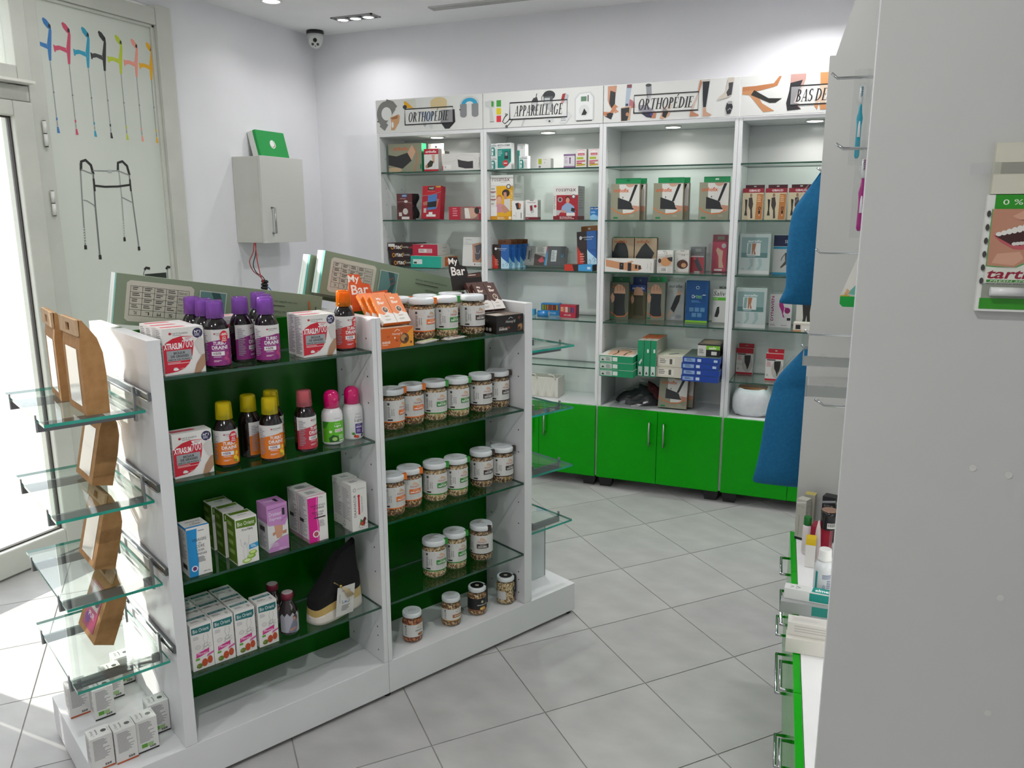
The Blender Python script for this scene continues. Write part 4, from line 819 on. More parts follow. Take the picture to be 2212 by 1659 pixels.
# ---- fourth shelf: slimming boxes in columns, milk bottles, pouch
MIN = {'F': [('p', [(.05, .94), (.95, .94), (.95, .82), (.86, .77), (.05, .80)], '#1f6e70'), ('t', 'Bio Orient', .12, .825, .74, .08, '#e6f0ee', ''), ('f', .1, .66, .34, .08, 3, '#a9a9ac'), ('l', [(.62, .76), (.56, .66), (.62, .56), (.56, .44)], .012, '#8a8a90'), ('l', [(.78, .74), (.80, .64), (.72, .56), (.78, .44)], .012, '#8a8a90'), ('l', [(.5, .50), (.66, .46), (.9, .52), (.72, .55), (.5, .51)], .012, '#55555c'), ('l', [(.48, .44), (.66, .40), (.92, .46), (.72, .49), (.5, .45)], .012, '#55555c'), ('e', .3, .5, .13, .05, '#c6c4c4'), ('e', .3, .5, .10, .038, '#d9d7d2'),
        ('p', [(.18, .27), (.78, .33), (.80, .42), (.20, .37)], '#cc2a86'), ('t', 'Minceur', .25, .32, .48, .055, '#f6e6f0', ''), ('p', [(.66, .24), (1, .29), (1, .33), (.70, .29)], '#c85a9a'), ('r', .15, .215, .18, .045, '#5aa02a'), ('e', .3, .09, .14, .055, '#6a7a2a'), ('e', .55, .13, .135, .085, '#b84a26'), ('e', .80, .16, .12, .085, '#b84a26'), ('e', .24, .1, .05, .02, '#8a9a4a')],
       'L': [('f', .1, .1, .8, .8, 18, '#a9a7ac')], 'T': [('r', .06, .56, .88, .2, '#1f6e70'), ('t', 'Bio Orient', .14, .60, .7, .11, '#d6e6e4', 'u'), ('f', .15, .2, .5, .2, 2, '#8a888c'), ('e', .8, .25, .07, .14, '#b9b7ba')]}
for c, (e, col_n, n) in enumerate(((-1.4835, 'leftmost column', 3), (-1.4215, 'second column from the left', 3), (-1.3565, 'third column from the left', 3), (-1.287, 'single fourth column', 1))):
    for k in range(n):
        lb = f'white and teal slimming box with orange fruit, {("front", "middle", "rear")[k]} of the {col_n}' if n > 1 else 'white and teal slimming box standing alone right of the three columns'
        carton('slimming_box', lb, 'box', at(GF, e-.001*k, .022+.0635*k, Z4), (.0605, .139, .061), WH, MIN, key='min', group='teal slimming boxes on the fourth shelf')
def milk(e, v, label):
    o = empty('small_bottle', at(GF, e, v, Z4) @ Matrix.Diagonal((.92, .92, 1, 1))); tag(o, label, 'bottle', 'small dark photo-label bottles')
    b = MB(); b.lathe([(.026, 0), (.030, .003), (.0315, .01), (.0305, .07), (.024, .090), (.017, .103), (.0165, .118)], 24, mat=M('#2b2024', .15, coat=.4)); b.build('bottle_body', o)
    b = MB(); b.lathe([(.0195, .112), (.0195, .130), (.0185, .131)], 24, mat=M('#7c1f38', .3)); cp = b.build('screw_cap', o)
    b = MB(); b.lathe([(.0175, .1311), (.0175, .132)], 24, mat=M('#b9aeb0', .4)); b.build('cap_disc', cp)
    w_, h_, r = .09, .072, .0318
    ops = [('p', [(0, .08), (1, 0), (1, .75), (.9, .9), (.8, .78), (.7, .95), (.6, .8), (.5, .95), (.4, .8), (.3, .95), (.2, .8), (.1, .92), (0, .78)], '#a9a9b4'), ('p', [(.30, .05), (.62, .05), (.70, .35), (.66, .6), (.52, .62), (.42, .4)], '#77788a'), ('e', .60, .70, .10, .13, '#4a3028'), ('e', .56, .66, .06, .09, '#c09080'), ('p', [(.36, .22), (.6, .28), (.64, .2), (.4, .12)], '#b88878')]
    b = MB(); draw(b, ops, w_, h_, lambda u, t, q: ((r+q)*math.sin((u-w_/2)/r), -(r+q)*math.cos((u-w_/2)/r), .006+t), cuts=12); b.build('printed_label', o)
milk(-1.207, .054, 'small dark bottle with dusky photo label, front one of the pair')
milk(-1.216, .140, 'small dark bottle with wine-red cap behind the other one')
# pouch: black velvet bag with gold band and white base, ivory tassel and paper tag
po = empty('gift_pouch', at(GF, -1.035, .080, Z4, 16)); tag(po, 'black velvet pouch with gold band, ivory tassel and paper tag', 'pouch')
def pouch_rows(z0, z1, n, fx):
    rows = []
    for j in range(n+1):
        z = z0+(z1-z0)*j/n; hw, hd, cx = fx(z); rows.append([(cx+hw*math.copysign(abs(math.cos(a))**.55, math.cos(a)), hd*math.copysign(abs(math.sin(a))**.7, math.sin(a)), z + .006*math.sin(3*a+1)*(z > .02)) for a in [2*math.pi*i/28 for i in range(28)]])
    return rows
def pf(z):
    t = z/.215
    if t < .5: return .105-.012*t, .048-.012*t, 0.0
    s = (t-.5)/.5; return .099-.054*s**.8, .042-.026*s, .0+.052*s
def shear(rows):           # slouching towards the right, lower at the left
    return [[(x, y, z*(.70+.30*min(1, max(0, (x+.10)/.2))) if z > .03 else z) for x, y, z in r] for r in rows]
b = MB(); r_ = shear(pouch_rows(0, .04, 4, pf)); b.grid(r_, M('#d9d2c8', .8), closed=True); b.face(range(27, -1, -1), M('#d9d2c8', .8)); b.build('white_base', po)
b = MB(); b.grid(shear(pouch_rows(.04, .072, 4, pf)), noisy('gold_satin', '#b89a58', '#d0b678', 14, .35, .5, 40, stretch=(1, 1, .2)), closed=True); b.build('gold_band', po)
b = MB(); r_ = shear(pouch_rows(.072, .215, 12, pf)); b.grid(r_, VELVET, closed=True); n0 = len(b.v)-28; b.face(range(n0, n0+28), VELVET); b.build('velvet_body', po)
b = MB(); b.tube([(-.045, -.047, .128), (-.035, -.051, .12), (-.022, -.053, .108)], .002, M('#8a7a50', .3, 1.)); b.build('chain', po)
b = MB()
for i in range(9):
    d = (i-4)*.0016; b.tube([(-.022+d*.2, -.054, .106), (-.004+d, -.057, .092), (.018+d*2.2, -.0575, .060)], .0012, M('#cdb892', .7), 5)
b.lathe([(.0, .104), (.005, .106), (.005, .112), (.0, .114)], 10, -.022, -.054, M('#c9a860', .3, 1.)); b.build('tassel', po)
b = MB(); b.box(-.052, .026, -.0545, -.0538, .005, .100, M('#d2d0cc', .6)); tg = b.build('paper_tag', po)
tg.rotation_euler = (0, R(9), 0)
b = MB(); draw(b, [('t', 'Fatma Abdelhak', .25, .82, .5, .05, '#8a4a4a', 'i'), ('f', .14, .45, .06, .3, 12, '#77757a'), ('l', [(.32, .52), (.32, .42), (.44, .42)], .02, '#26262a'), ('r', .45, .42, .12, .06, '#5a8ac0'), ('l', [(.60, .42), (.72, .42), (.72, .52)], .02, '#26262a'), ('f', .3, .14, .5, .2, 4, '#77757a')], .078, .095, lambda u, v, o: (-.052+u, -.0547-o, .005+v)); b.build('tag_print', tg)

# ---- granola jars
JK = {'fruit': ('#e2701e', 'FRUITÉ', GR_FRUIT), 'nature': ('#2a8a30', 'NATURE', GR_NAT), 'choco': ('#3a2a28', 'CHOCOMAX', GR_CHOC)}
_jm = {}
def jar(kind, e, v, z, label, rz=0, group='granola jars on the island'):
    if kind not in _jm:
        cc_, tt, gm = JK[kind]
        g = MB(); g.lathe([(.044, .0), (.0485, .003), (.050, .010), (.050, .104), (.047, .113), (.0445, .118), (.0445, .122)], 32, mat=JARGLASS)
        random.seed(11); f = MB(); f.lathe([(.030, .003), (.0455, .006), (.048, .012)] + [(.048, .012+.0046*i) for i in range(1, 20)] + [(.046, .104), (.043, .110), (.030, .112), (.0, .113)], 40, mat=gm, jit=.012, cap1=False)
        l = MB(); l.lathe([(.0475, .119), (.0495, .121), (.0495, .134), (.048, .137), (.0465, .1378)], 36, mat=LIDW)
        s = MB(); draw(s, [('e', .5, .5, .46, .46, '#d9dde0'), ('t', "Honey'd", .28, .44, .42, .14, '#5a4030', 'i'), ('l', [(.35, .6), (.5, .66), (.62, .58)], .03, '#b98a58')], .093, .093, lambda u, t, o: (u-.0465, t-.0465, .1379+o))
        s.box(.036, .052, -.030, -.018, .118, .1385, M(cc_, .5))
        w_, h_, r = .21, .074, .0503
        ops = [('r', 0, 0, 1, 1, '#d6d5d2')] + [('l', [(.30+.13*i, .95), (.33+.13*i, .80)], .006, '#bdbcb8') for i in range(4)] + [('r', .0, .0, 1, .055, cc_), ('r', .0, .055, 1, .02, '#e4e3e0'),
            ('r', .265, .80, .04, .11, '#3a3a3a'), ('f', .27, .22, .05, .52, 14, '#6a6a6a'), ('f', .335, .3, .02, .32, 8, '#4a4a4a'), ('f', .37, .3, .02, .32, 8, '#4a4a4a'), ('r', .265, .10, .09, .07, '#262626'), ('r', .255, .07, .007, .9, '#c2c1be'),
            ('l', [(.54, .82), (.58, .87), (.63, .82), (.65, .72)], .012, '#d8a060'), ('l', [(.55, .76), (.59, .80), (.63, .76)], .01, '#d8a060'), ('t', "Honey'd", .49, .60, .19, .14, '#b8482a', 'i'),
            ('r', .475, .34, .25, .22, cc_), ('t', 'GRANOLA', .54, .475, .13, .06, '#e6dcd0'), ('t', tt, .50, .375, .19, .085, '#ffffff', 'b'), ('f', .48, .30, .24, .03, 1, '#8a8886')] + [('e', .50+.055*i, .2, .02, .05, '#c2c1be') for i in range(4)] + [('e', .50+.055*i, .2, .016, .04, '#d6d5d2') for i in range(4)]
        p = MB(); draw(p, ops, w_, h_, lambda u, t, o: ((r+o)*math.sin((u-w_/2)/r), -(r+o)*math.cos((u-w_/2)/r), .029+t), cuts=20)
        _jm[kind] = [x.mesh(n) for x, n in ((g, 'glass_body'), (f, 'granola'), (l, 'screw_lid'), (s, 'lid_sticker'), (p, 'printed_label'))]
    o = empty('granola_jar', at(GF, e, v, z, rz) @ Matrix.Diagonal((.86, .86, 1, 1))); tag(o, label, 'jar', group)
    lid = None
    for me in _jm[kind]:
        n = me.name.split('.')[0]; c = link(n, me, lid if n == 'lid_sticker' else o)
        if n == 'screw_lid': lid = c
        if n == 'granola': c['kind'] = 'stuff'
JL = {'fruit': 'orange-labelled', 'nature': 'green-labelled', 'choco': 'brown-labelled'}
G1 = 'granola jars on the top shelf of the island'
jar('fruit', -.650, .098, Z1, 'orange-labelled granola jar at the front of the top shelf', -8, G1)
jar('fruit', -.690, .181, Z1, 'orange-labelled granola jar at the back of the top shelf, half hidden', -4, G1)
jar('nature', -.558, .090, Z1, 'green-labelled granola jar at the front of the top shelf', -10, G1)
jar('nature', -.578, .181, Z1, 'granola jar wholly behind the front green-labelled one on the top shelf', -4, G1)
jar('choco', -.452, .075, Z1, 'brown-labelled granola jar at the front of the top shelf', -18, G1)
jar('choco', -.468, .181, Z1, 'brown-labelled granola jar at the back of the top shelf, half hidden', -4, G1)
for z, rown, grp, lst in ((Z2, 'second', 'granola jars on the second shelf', (('fruit', -.783, .095, 6), ('fruit', -.694, .110, -20), ('nature', -.603, .102, -20), ('nature', -.512, .092, -14), ('choco', -.408, .090, -20), ('choco', -.320, .098, -12))),
                    (Z3, 'third', 'granola jars on the third shelf', (('fruit', -.811, .066, -8), ('fruit', -.724, .092, -28), ('nature', -.622, .083, -20), ('nature', -.535, .077, -12), ('choco', -.409, .088, -22), ('choco', -.3205, .075, -16))),
                    (Z4, 'fourth', 'granola jars on the fourth shelf', (('nature', -.631, .086, -20), ('nature', -.534, .093, -14), ('choco', -.416, .085, -55)))):
    seen = {}
    for kind, e, v, rz in lst:
        seen[kind] = seen.get(kind, 0)+1; n = sum(1 for q in lst if q[0] == kind)
        lb = f'{JL[kind]} granola jar on the {rown} shelf' + ('' if n == 1 else (', left one of its pair' if seen[kind] == 1 else ', right one of its pair'))
        if rown == 'fourth' and kind == 'choco': lb = 'brown-labelled granola jar turned aside on the fourth shelf'
        jar(kind, e, v, z, lb, rz, grp)
def small_jar(e, v, label, gm, lid, ops, rz=0):
    o = empty('small_granola_jar', at(GF, e, v, .1306, rz) @ Matrix.Diagonal((.9, .9, 1, 1))); tag(o, label, 'jar', 'small granola jars on the plinth')
    b = MB(); b.lathe([(.034, 0), (.0385, .003), (.040, .008), (.040, .078), (.037, .088), (.0345, .092), (.0345, .096)], 28, mat=JARGLASS); b.build('glass_body', o)
    b = MB(); b.lathe([(.025, .003), (.037, .006), (.0385, .012)] + [(.0385, .012+.0046*i) for i in range(1, 15)] + [(.036, .083), (.025, .086), (0, .087)], 32, mat=gm, jit=.012, cap1=False); q = b.build('granola', o); q['kind'] = 'stuff'
    b = MB(); b.lathe([(.036, .093), (.0375, .095), (.0375, .106), (.036, .109), (.035, .1094)], 32, mat=LIDW); l = b.build('screw_lid', o)
    b = MB()
    if lid == 'w': draw(b, [('e', .5, .5, .46, .46, '#d9dde0'), ('t', "Honey'd", .28, .42, .44, .14, '#5a4030', 'i'), ('l', [(.35, .6), (.5, .66), (.62, .58)], .03, '#b98a58')], .07, .07, lambda u, t, q: (u-.035, t-.035, .1095+q))
    else: draw(b, [('e', .5, .5, .40, .40, '#17171a'), ('e', .5, .5, .12, .12, '#b9b29a')], .07, .07, lambda u, t, q: (u-.035, t-.035, .1095+q)); 
    if lid == 'k': b.box(.028, .0395, -.02, -.006, .04, .1098, M('#17171a', .5))
    b.build('lid_sticker', l)
    w_, h_, r = .19, .046, .0403
    b = MB(); draw(b, ops, w_, h_, lambda u, t, q: ((r+q)*math.sin((u-w_/2)/r), -(r+q)*math.cos((u-w_/2)/r), .024+t), cuts=20); b.build('printed_label', o)
wl_ = [('r', 0, 0, 1, 1, '#dad9d6'), ('f', .26, .12, .05, .7, 8, '#6a6a6a'), ('r', .26, .82, .03, .1, '#333333'), ('l', [(.54, .86), (.59, .92), (.64, .84)], .012, '#d8a060'), ('t', "Honey'd", .51, .66, .16, .15, '#8a4a2a', 'i')]
small_jar(-.742, .073, 'small white-lidded jar of reddish granola, leftmost of four on the plinth', GR_RED, 'w', wl_ + [('t', 'GRANOLA', .48, .44, .19, .12, '#2a2a2a', 'b'), ('e', .60, .18, .07, .12, '#8a4a30'), ('e', .59, .22, .05, .06, '#c08a5a')], -12)
small_jar(-.571, .073, 'small white-lidded jar with white and brown label, second from the left on the plinth', GR_FRUIT, 'w', wl_ + [('r', .44, .26, .24, .28, '#a86a3a'), ('t', 'GRANOLA', .48, .34, .16, .12, '#f0e6d8', 'b'), ('r', 0, 0, 1, .08, '#c08a3a')], -12)
small_jar(-.449, .072, 'small jar with black label and black lid sticker, third from the left on the plinth', GR_FRUIT, 'k', [('r', 0, 0, 1, 1, '#17171a'), ('e', .52, .72, .03, .12, '#b9b29a'), ('t', 'GRANOLA SALÉ', .40, .40, .26, .12, '#e6e2d8', 'b'), ('e', .53, .14, .07, .14, '#d0a040'), ('e', .50, .12, .03, .08, '#e6d080'), ('r', 0, 0, 1, .05, '#a85a2a')], -12)
small_jar(-.3125, .066, 'small jar turned with black and white labels apart, rightmost on the plinth', GR_NAT, 'k', [('r', .60, 0, .40, 1, '#17171a'), ('r', .64, .7, .05, .18, '#c9c9c9'), ('r', .0, .0, .40, .7, '#d0cfcc'), ('r', .60, 0, .4, .1, '#7a3040')], -12)

# ---- bar cartons with packs resting on them
OB = {'F': [('p', [(.55, 0), (1, 0), (1, .95), (.75, .6)], '#e89a2a'), ('t', "Honey'd", .34, .60, .32, .16, '#fbeee0', 'i'), ('l', [(.42, .82), (.5, .92), (.58, .84)], .014, '#fbeee0'), ('t', 'ENERGIE', .04, .24, .24, .12, '#fbeee0', 'b'), ('f', .04, .13, .26, .07, 1, '#f6d0a8'), ('e', .72, .42, .14, .27, '#6a4426'), ('e', .69, .46, .09, .17, '#b98a50'), ('e', .76, .36, .05, .1, '#3c2616'), ('e', .22, .58, .05, .05, '#c0561a'), ('e', .48, .36, .04, .07, '#b04e14'), ('e', .42, .5, .02, .05, '#f4e0c8'), ('e', .92, .2, .03, .07, '#7a4a22')],
      'L': [('f', .1, .2, .8, .6, 6, '#f2c090')], 'T': [('r', .03, .06, .94, .88, '#c8b49c'), ('p', [(.05, .55), (.5, .62), (.6, .95), (.05, .95)], '#e07a20')]}
BB = {'F': [('t', "Honey'd", .34, .52, .36, .2, '#d9d4cc', 'i'), ('l', [(.44, .78), (.52, .88), (.6, .8)], .014, '#d9d4cc'), ('t', 'ENERGIE', .10, .18, .3, .13, '#d9d4cc', 'b'), ('f', .10, .32, .26, .05, 1, '#9a948c'), ('e', .44, .30, .06, .07, '#7a3c20'), ('e', .84, .80, .05, .09, '#6a3820'), ('p', [(.76, .42), (.98, .50), (1, .12), (.80, .04)], '#5a3a26'), ('e', .88, .3, .08, .16, '#9a7450'), ('e', .85, .22, .04, .08, '#2a1a12')],
      'L': [('f', .1, .6, .6, .2, 3, '#6a625c')] + [('e', .3+.18*i, .22, .07, .1, '#b9b4ac') for i in range(3)], 'T': [('r', .03, .06, .94, .88, '#6a5a4c'), ('p', [(.03, .1), (.35, .1), (.45, .6), (.03, .7)], '#b0a89c')]}
carton('bar_carton', 'orange cereal bar carton at the left end of the top shelf', 'carton', at(GF, -.811, .003, Z1), (.121, .063, .10), '#d8641a', OB, sides={'T': '#9a8a78'})
carton('bar_carton', 'black cereal bar carton at the right end of the top shelf', 'carton', at(GF, -.340, .004, Z1), (.125, .064, .10), '#1b1716', BB, sides={'T': '#6a5a4c', 'L': '#14100f'})
def packs(e0, v0, z0, c1, c2, kind, cols, layers, tilt):
    ops = {'F': [('p', [(0, 0), (1, 0), (1, .30), (.62, .38), (.3, .28), (0, .36)], '#dcd8d2'), ('t', 'My', .28, .80, .34, .09, '#f6e6d8', 'b'), ('t', 'Bar', .24, .66, .5, .11, '#f6e6d8', 'b'), ('e', .55, .46, .22, .11, '#e8ddd0'), ('e', .55, .46, .18, .09, '#4a3424'), ('e', .58, .48, .08, .04, '#a98a64'), ('f', .3, .2, .5, .05, 1, '#b08a70'), ('f', .25, .08, .5, .06, 2, '#a9a5a0')], 'L': [('p', [(0, 0), (1, 0), (1, .36), (0, .30)], '#dcd8d2'), ('t', 'My Bar', .2, .5, .6, .3, '#f6e6d8', 'v')]}
    for a in range(cols):
        for b_ in range(layers):
            lb = f'{kind} bar pack in the leaning display, {("left", "right")[a]} column, {("front", "second", "third")[b_]} layer'
            m = at(GF, e0+a*.0515-.010*b_, v0, z0) @ Matrix.Rotation(R(tilt), 4, 'X') @ Matrix.Translation((0, .0160*b_, .016*b_))
            carton('bar_pack', lb, 'bar', m, (.050, .112, .015), c1, ops, key=kind, group=f'{kind} bar packs in the leaning display')
packs(-.820, .024, Z1+.0762, '#e07420', None, 'orange', 2, 3, -42)
packs(-.372, .078, Z1+.078, '#4a2820', None, 'brown', 2, 2, -38)
def header(e, v, z, c1, c2, label):
    o = empty('display_header', at(GF, e, v, z, 0, -12)); tag(o, label, 'sign', 'bar display headers')
    b = MB(); b.prism([(-.03, 0), (.11, 0), (.11, .062), (.05, .058), (.045, .085), (.018, .09), (.012, .118), (-.028, .122), (-.034, .07), (-.03, .05)], 0, .0015, 'y', M(c1, .5)); bd = b.build('card', o)
    b = MB(); draw(b, [('t', 'My', .02, .72, .28, .24, '#f4ece4', 'b'), ('t', 'Bar', .06, .44, .44, .26, '#f4ece4', 'b'), ('r', .54, .36, .44, .11, c2), ('f', .58, .39, .36, .05, 1, '#f4ece4')], .144, .122, lambda u, t, q: (u-.034, -.0004-q, t)); b.build('card_print', bd)
header(-.838, .170, Z1+.103, '#d8581c', '#c84a14', 'orange die-cut card reading My Bar above the orange packs')
header(-.422, .186, Z1+.142, '#1d1512', '#5a3428', 'dark die-cut card reading My Bar above the brown packs')
def flatbar(e, v, rz, c, c2, label):
    o = empty('cereal_bar', at(GF, e, v, Z1, rz)); tag(o, label, 'bar', 'wrapped bars lying on the top shelf')
    b = MB(); b.box(-.040, .040, -.013, .013, 0, .008, M('#cfccc6', .3)); b.build('wrapper', o, .003)
    for s in (-1, 1):
        b = MB(); b.box(*sorted((s*.040, s*.050)), -.013, .013, .003, .0045, M('#bdbab4', .3)); b.build('sealed_end', o)
    b = MB(); draw(b, [('r', .05, .1, .9, .55, c), ('e', .3, .4, .1, .2, '#e6e2d2'), ('f', .5, .3, .4, .4, 2, c2)], .08, .026, lambda u, t, q: (u-.04, t-.013, .0081+q)); b.build('wrapper_print', o)
flatbar(-.683, .024, 18, '#a8b83a', '#f4f4e8', 'green and white wrapped bar lying on the top shelf in front of the jars')
flatbar(-.572, .024, 10, '#2a2422', '#e0803a', 'dark wrapped bar lying on the top shelf in front of the jars')

# ---- long splint cartons lying along the top of the island
OL = '#84937a'
tab = []
for r in range(6): tab.append(('l', [(.062, .20+.117*r), (.318, .20+.117*r)], .0016, '#3a3a36'))
for c in range(6): tab.append(('l', [(.062+.0512*c, .20), (.062+.0512*c, .785)], .0016, '#3a3a36'))
for r in range(1, 5):
    for c in range(4): tab += [('f', .070+.0512*c, .225+.117*r, .034, .075, 2, '#55554e')]
    tab.append(('t', 'OF-%d' % (5905+5*r), .272, .235+.117*r, .038, .05, '#44443e', 'u'))
for c, t in enumerate(('XL', 'L', 'M', 'S')): tab.append(('t', t, .080+.0512*c, .225, .016, .065, '#33332e', 'u'))
ORX = {'F': [('p', [(.045, .13), (.06, .08), (.325, .08), (.34, .13), (.34, .84), (.325, .89), (.06, .89), (.045, .84)], '#c6c4b4')] + tab +
       [('r', .365, .12, .13, .72, '#b9c0b4'), ('r', .37, .14, .12, .68, '#5c8480'), ('p', [(.42, .82), (.45, .5), (.41, .14), (.46, .14), (.48, .6), (.46, .82)], '#2f5250'), ('l', [(.43, .62), (.46, .7), (.475, .58), (.44, .5)], .004, '#a04a40'),
        ('t', 'Une main agréable dans le travail - Pour plus', .62, .76, .24, .05, '#3a4034', 'u'), ('f', .62, .66, .24, .04, 1, '#3a4034'), ('t', 'Support au Traitement', .70, .53, .16, .06, '#3a4034', 'u'), ('t', 'Design Anatomique', .71, .42, .15, .06, '#3a4034', 'u'), ('t', 'Confort Supérieur', .71, .31, .15, .06, '#3a4034', 'u'), ('t', 'Qualité', .77, .2, .08, .06, '#3a4034', 'u'), ('l', [(.925, .86), (.94, .5), (.935, .1)], .008, '#c0662c'), ('l', [(.965, .75), (.966, .35)], .004, '#26281f')],
       'L': [('r', .72, 0, .28, 1, '#0c9484'), ('p', [(.2, 0), (.34, 0), (.3, .6), (.24, .9)], '#a8d4c8')]}
def longbox(e, v, z, ang, label, key, w_):
    a = R(ang)
    m = at(GF, e+w_/2*math.cos(a), v, z-w_/2*math.sin(a), 0, 0, ang)
    carton('splint_carton', label, 'carton', m, (w_, .143, .052), OL, ORX, sides={'L': '#dfe4dc', 'R': '#0c7c70', 'T': '#8e9a82', 'K': '#8e9a82'}, key=key, group='long olive splint cartons on top of the island')
longbox(-1.556, .300, 1.303, 9.9, 'long olive splint carton tilted across the left half of the island top', 'orx', .636)
longbox(-.908, .318, 1.345, 13.0, 'long olive splint carton tilted across the right half of the island top, front one', 'orx2', .60)
longbox(-.928, .385, 1.330, 13.0, 'long olive splint carton peeping out behind the right one', 'orx2', .60)

# ---- left end: kraft bags and small cartons
KR = [KRAFT]
def bag(e, v, z, label, tilt=0, rz=0, pink=False, sz=1.):
    o = empty('kraft_bag', at(GF, e, v, z+.056*math.sin(R(tilt)), rz, 0, tilt) @ Matrix.Diagonal((1, 1, sz, 1))); tag(o, label, 'paper bag', 'brown kraft bags on the end shelves')
    W, T = .165, .054
    prof = [(0, 0), (T, 0), (T+.001, .10), (T-.002, .155), (T-.012, .192), (T-.030, .220), (.012, .238), (.006, .238), (.004, .20), (.0, .17)]
    b = MB(); b.prism(prof, 0, W, 'y', KRAFT); b.build('bag_body', o)
    # folded top flap with the handle hole
    b = MB()
    for y0, y1, z0, z1 in ((0, W*.38, .200, .240), (W*.62, W, .200, .240), (W*.38, W*.62, .200, .207), (W*.38, W*.62, .228, .240)): b.box(-.003, .003, y0, y1, z0, z1, noisy_kl)
    b.build('folded_flap', o)
    b = MB(); b.box(-.0012, -.0004, .03, W-.03, .02, .165, M('#d9cfc2', .15) if not pink else M('#b02860', .3)); wn_ = b.build('window', o)
    if pink:
        b = MB(); draw(b, [('r', .1, .45, .8, .5, '#d0c8c0'), ('e', .3, .2, .2, .12, '#7a2a8a'), ('t', 'PUR', .3, .25, .5, .12, '#f4d8e4', 'b'), ('e', .7, .65, .2, .12, '#3a3430')], W-.06, .145, lambda u, t, q: (-.0013-q, W-.03-u, .02+t)); b.build('window_print', wn_)
noisy_kl = noisy('kraft_light', '#c2a07a', '#cdae8a', 40, .8, .1, 150)
bag(-1.704, .046, 1.1106, 'kraft bag standing upright at the front of the top end shelf')
bag(-1.712, .262, 1.1106, 'kraft bag behind the front one on the top end shelf', 0, -4)
bag(-1.674, .215, .8656, 'kraft bag leaning on the rack on the second end shelf', 13, 0, False, .92)
bag(-1.696, .195, .6306, 'kraft bag leaning on the rack on the third end shelf', 14, 0, False, .88)
bag(-1.718, .205, .4006, 'kraft bag with pink window print leaning on the lowest end shelf', 21, 0, True, .88)
def sbox(e, v, kind, label):
    c = '#b8552a' if kind == 'o' else '#2a2c2a'
    ops = {'F': [('f', .12, .30, .76, .62, 16, '#7c7a7c'), ('t', 'sae', .55, .085, .3, .07, '#333333', 'b'), ('r', 0, 0, 1, .05, c)] + ([('r', .18, .14, .28, .12, '#5a9a30'), ('r', .48, .14, .26, .12, '#9aba80')] if kind == 'g' else []),
           'T': [('t', 'L. Monastir', .12, .2, .14, .62, '#77757a', 'vi'), ('t', 'Propolis', .36, .3, .10, .5, '#3a3a3a', 'vb'), ('e', .72, .5, .13, .14, '#3c403c'), ('f', .9, .3, .05, .4, 5, '#8a888a')], 'L': [('f', .1, .2, .8, .7, 14, '#8a888a')]}
    carton('remedy_box', label, 'box', at(GF, e, v, .1306), (.0555, .098, .052), '#dcdbd8', ops, key='sb'+kind, group='small white remedy boxes on the left plinth')
for e, v, k, lb in ((-1.757, .060, 'o', 'small white box with orange base line, outermost of the front row'), (-1.699, .052, 'o', 'small white box with orange base line, second in the front row'), (-1.6415, .058, 'g', 'small white box with green leaf mark, third in the front row'), (-1.5905, .116, 'g', 'small white box with green leaf mark, against the rack in the front row'),
                   (-1.742, .362, 'o', 'small white box with orange base line, outermost of the rear row'), (-1.690, .300, 'g', 'small white box standing forward of the rear row'), (-1.640, .385, 'g', 'small white box with green leaf mark, third in the rear row'), (-1.5905, .445, 'g', 'small white box against the rack in the rear row')): sbox(e, v if v not in (.116, .445) else v, k, lb)
# ================================================================ goods on the wall cabinets
TAUPE, OG, DG2 = '#8c8c78', '#d8622a', '#0f7a4c'
def wbox(name, label, x, y, z, size, base, F=None, cat='box', rz=0, rx=0, key=None, group=None, L=None, Rr=None, T=None, sides=None, tabs=None, clear=None):
    faces = {k: v for k, v in (('F', F), ('L', L), ('R', Rr), ('T', T)) if v}
    return carton(name, label, cat, at(WF, x, YF+y, z+.0006+(size[2]+.002)*math.sin(R(-rx)), rz, rx), size, base, faces or None, sides=sides, key=key, group=group, tabs=tabs, clear=clear)
S1, S2, S3, S4, S5 = WSH
DKP = .498
HB = '#2a2a2c'
# ---- first cabinet
wbox('ankle_support_box', 'olive box showing a bandaged foot, on the top shelf of the first cabinet', -2.615, .05, S1, (.236, .170, .06), TAUPE,
     [('p', [(0, .62), (.25, .56), (.58, .68), (.70, .40), (.42, .12), (0, .26)], HB), ('p', [(.58, .68), (.66, .84), (.72, .96), (.76, .86), (.82, .70), (.70, .40)], '#c7a184'), ('e', .18, .08, .22, .09, '#bfa586'), ('l', [(.80, .86), (.86, .6), (.84, .3), (.76, .0)], .02, '#c8702e'), ('t', 'orthofix', .15, .76, .46, .13, '#c8622a', 'b'), ('r', .95, .1, .04, .16, DG2)], L=[('r', 0, 0, 1, 1, DG2)], sides={'R': DG2, 'L': DG2})
wbox('foot_support_box', 'red and white box showing a foot bandage', -2.437, .06, S1, (.099, .134, .045), '#e0dedb',
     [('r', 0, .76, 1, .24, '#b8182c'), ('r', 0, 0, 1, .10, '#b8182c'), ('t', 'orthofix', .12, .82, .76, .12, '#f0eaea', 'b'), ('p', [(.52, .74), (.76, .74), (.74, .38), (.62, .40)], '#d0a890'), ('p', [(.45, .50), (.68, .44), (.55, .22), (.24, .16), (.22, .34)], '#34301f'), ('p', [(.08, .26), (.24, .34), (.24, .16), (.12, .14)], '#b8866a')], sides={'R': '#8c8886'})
wbox('grey_tab_box', 'grey hang-tab box standing behind the red foot support box', -2.440, .13, S1, (.122, .125, .06), '#85827e', tabs=(.05, .95, .045, .02, '#7a7672'))
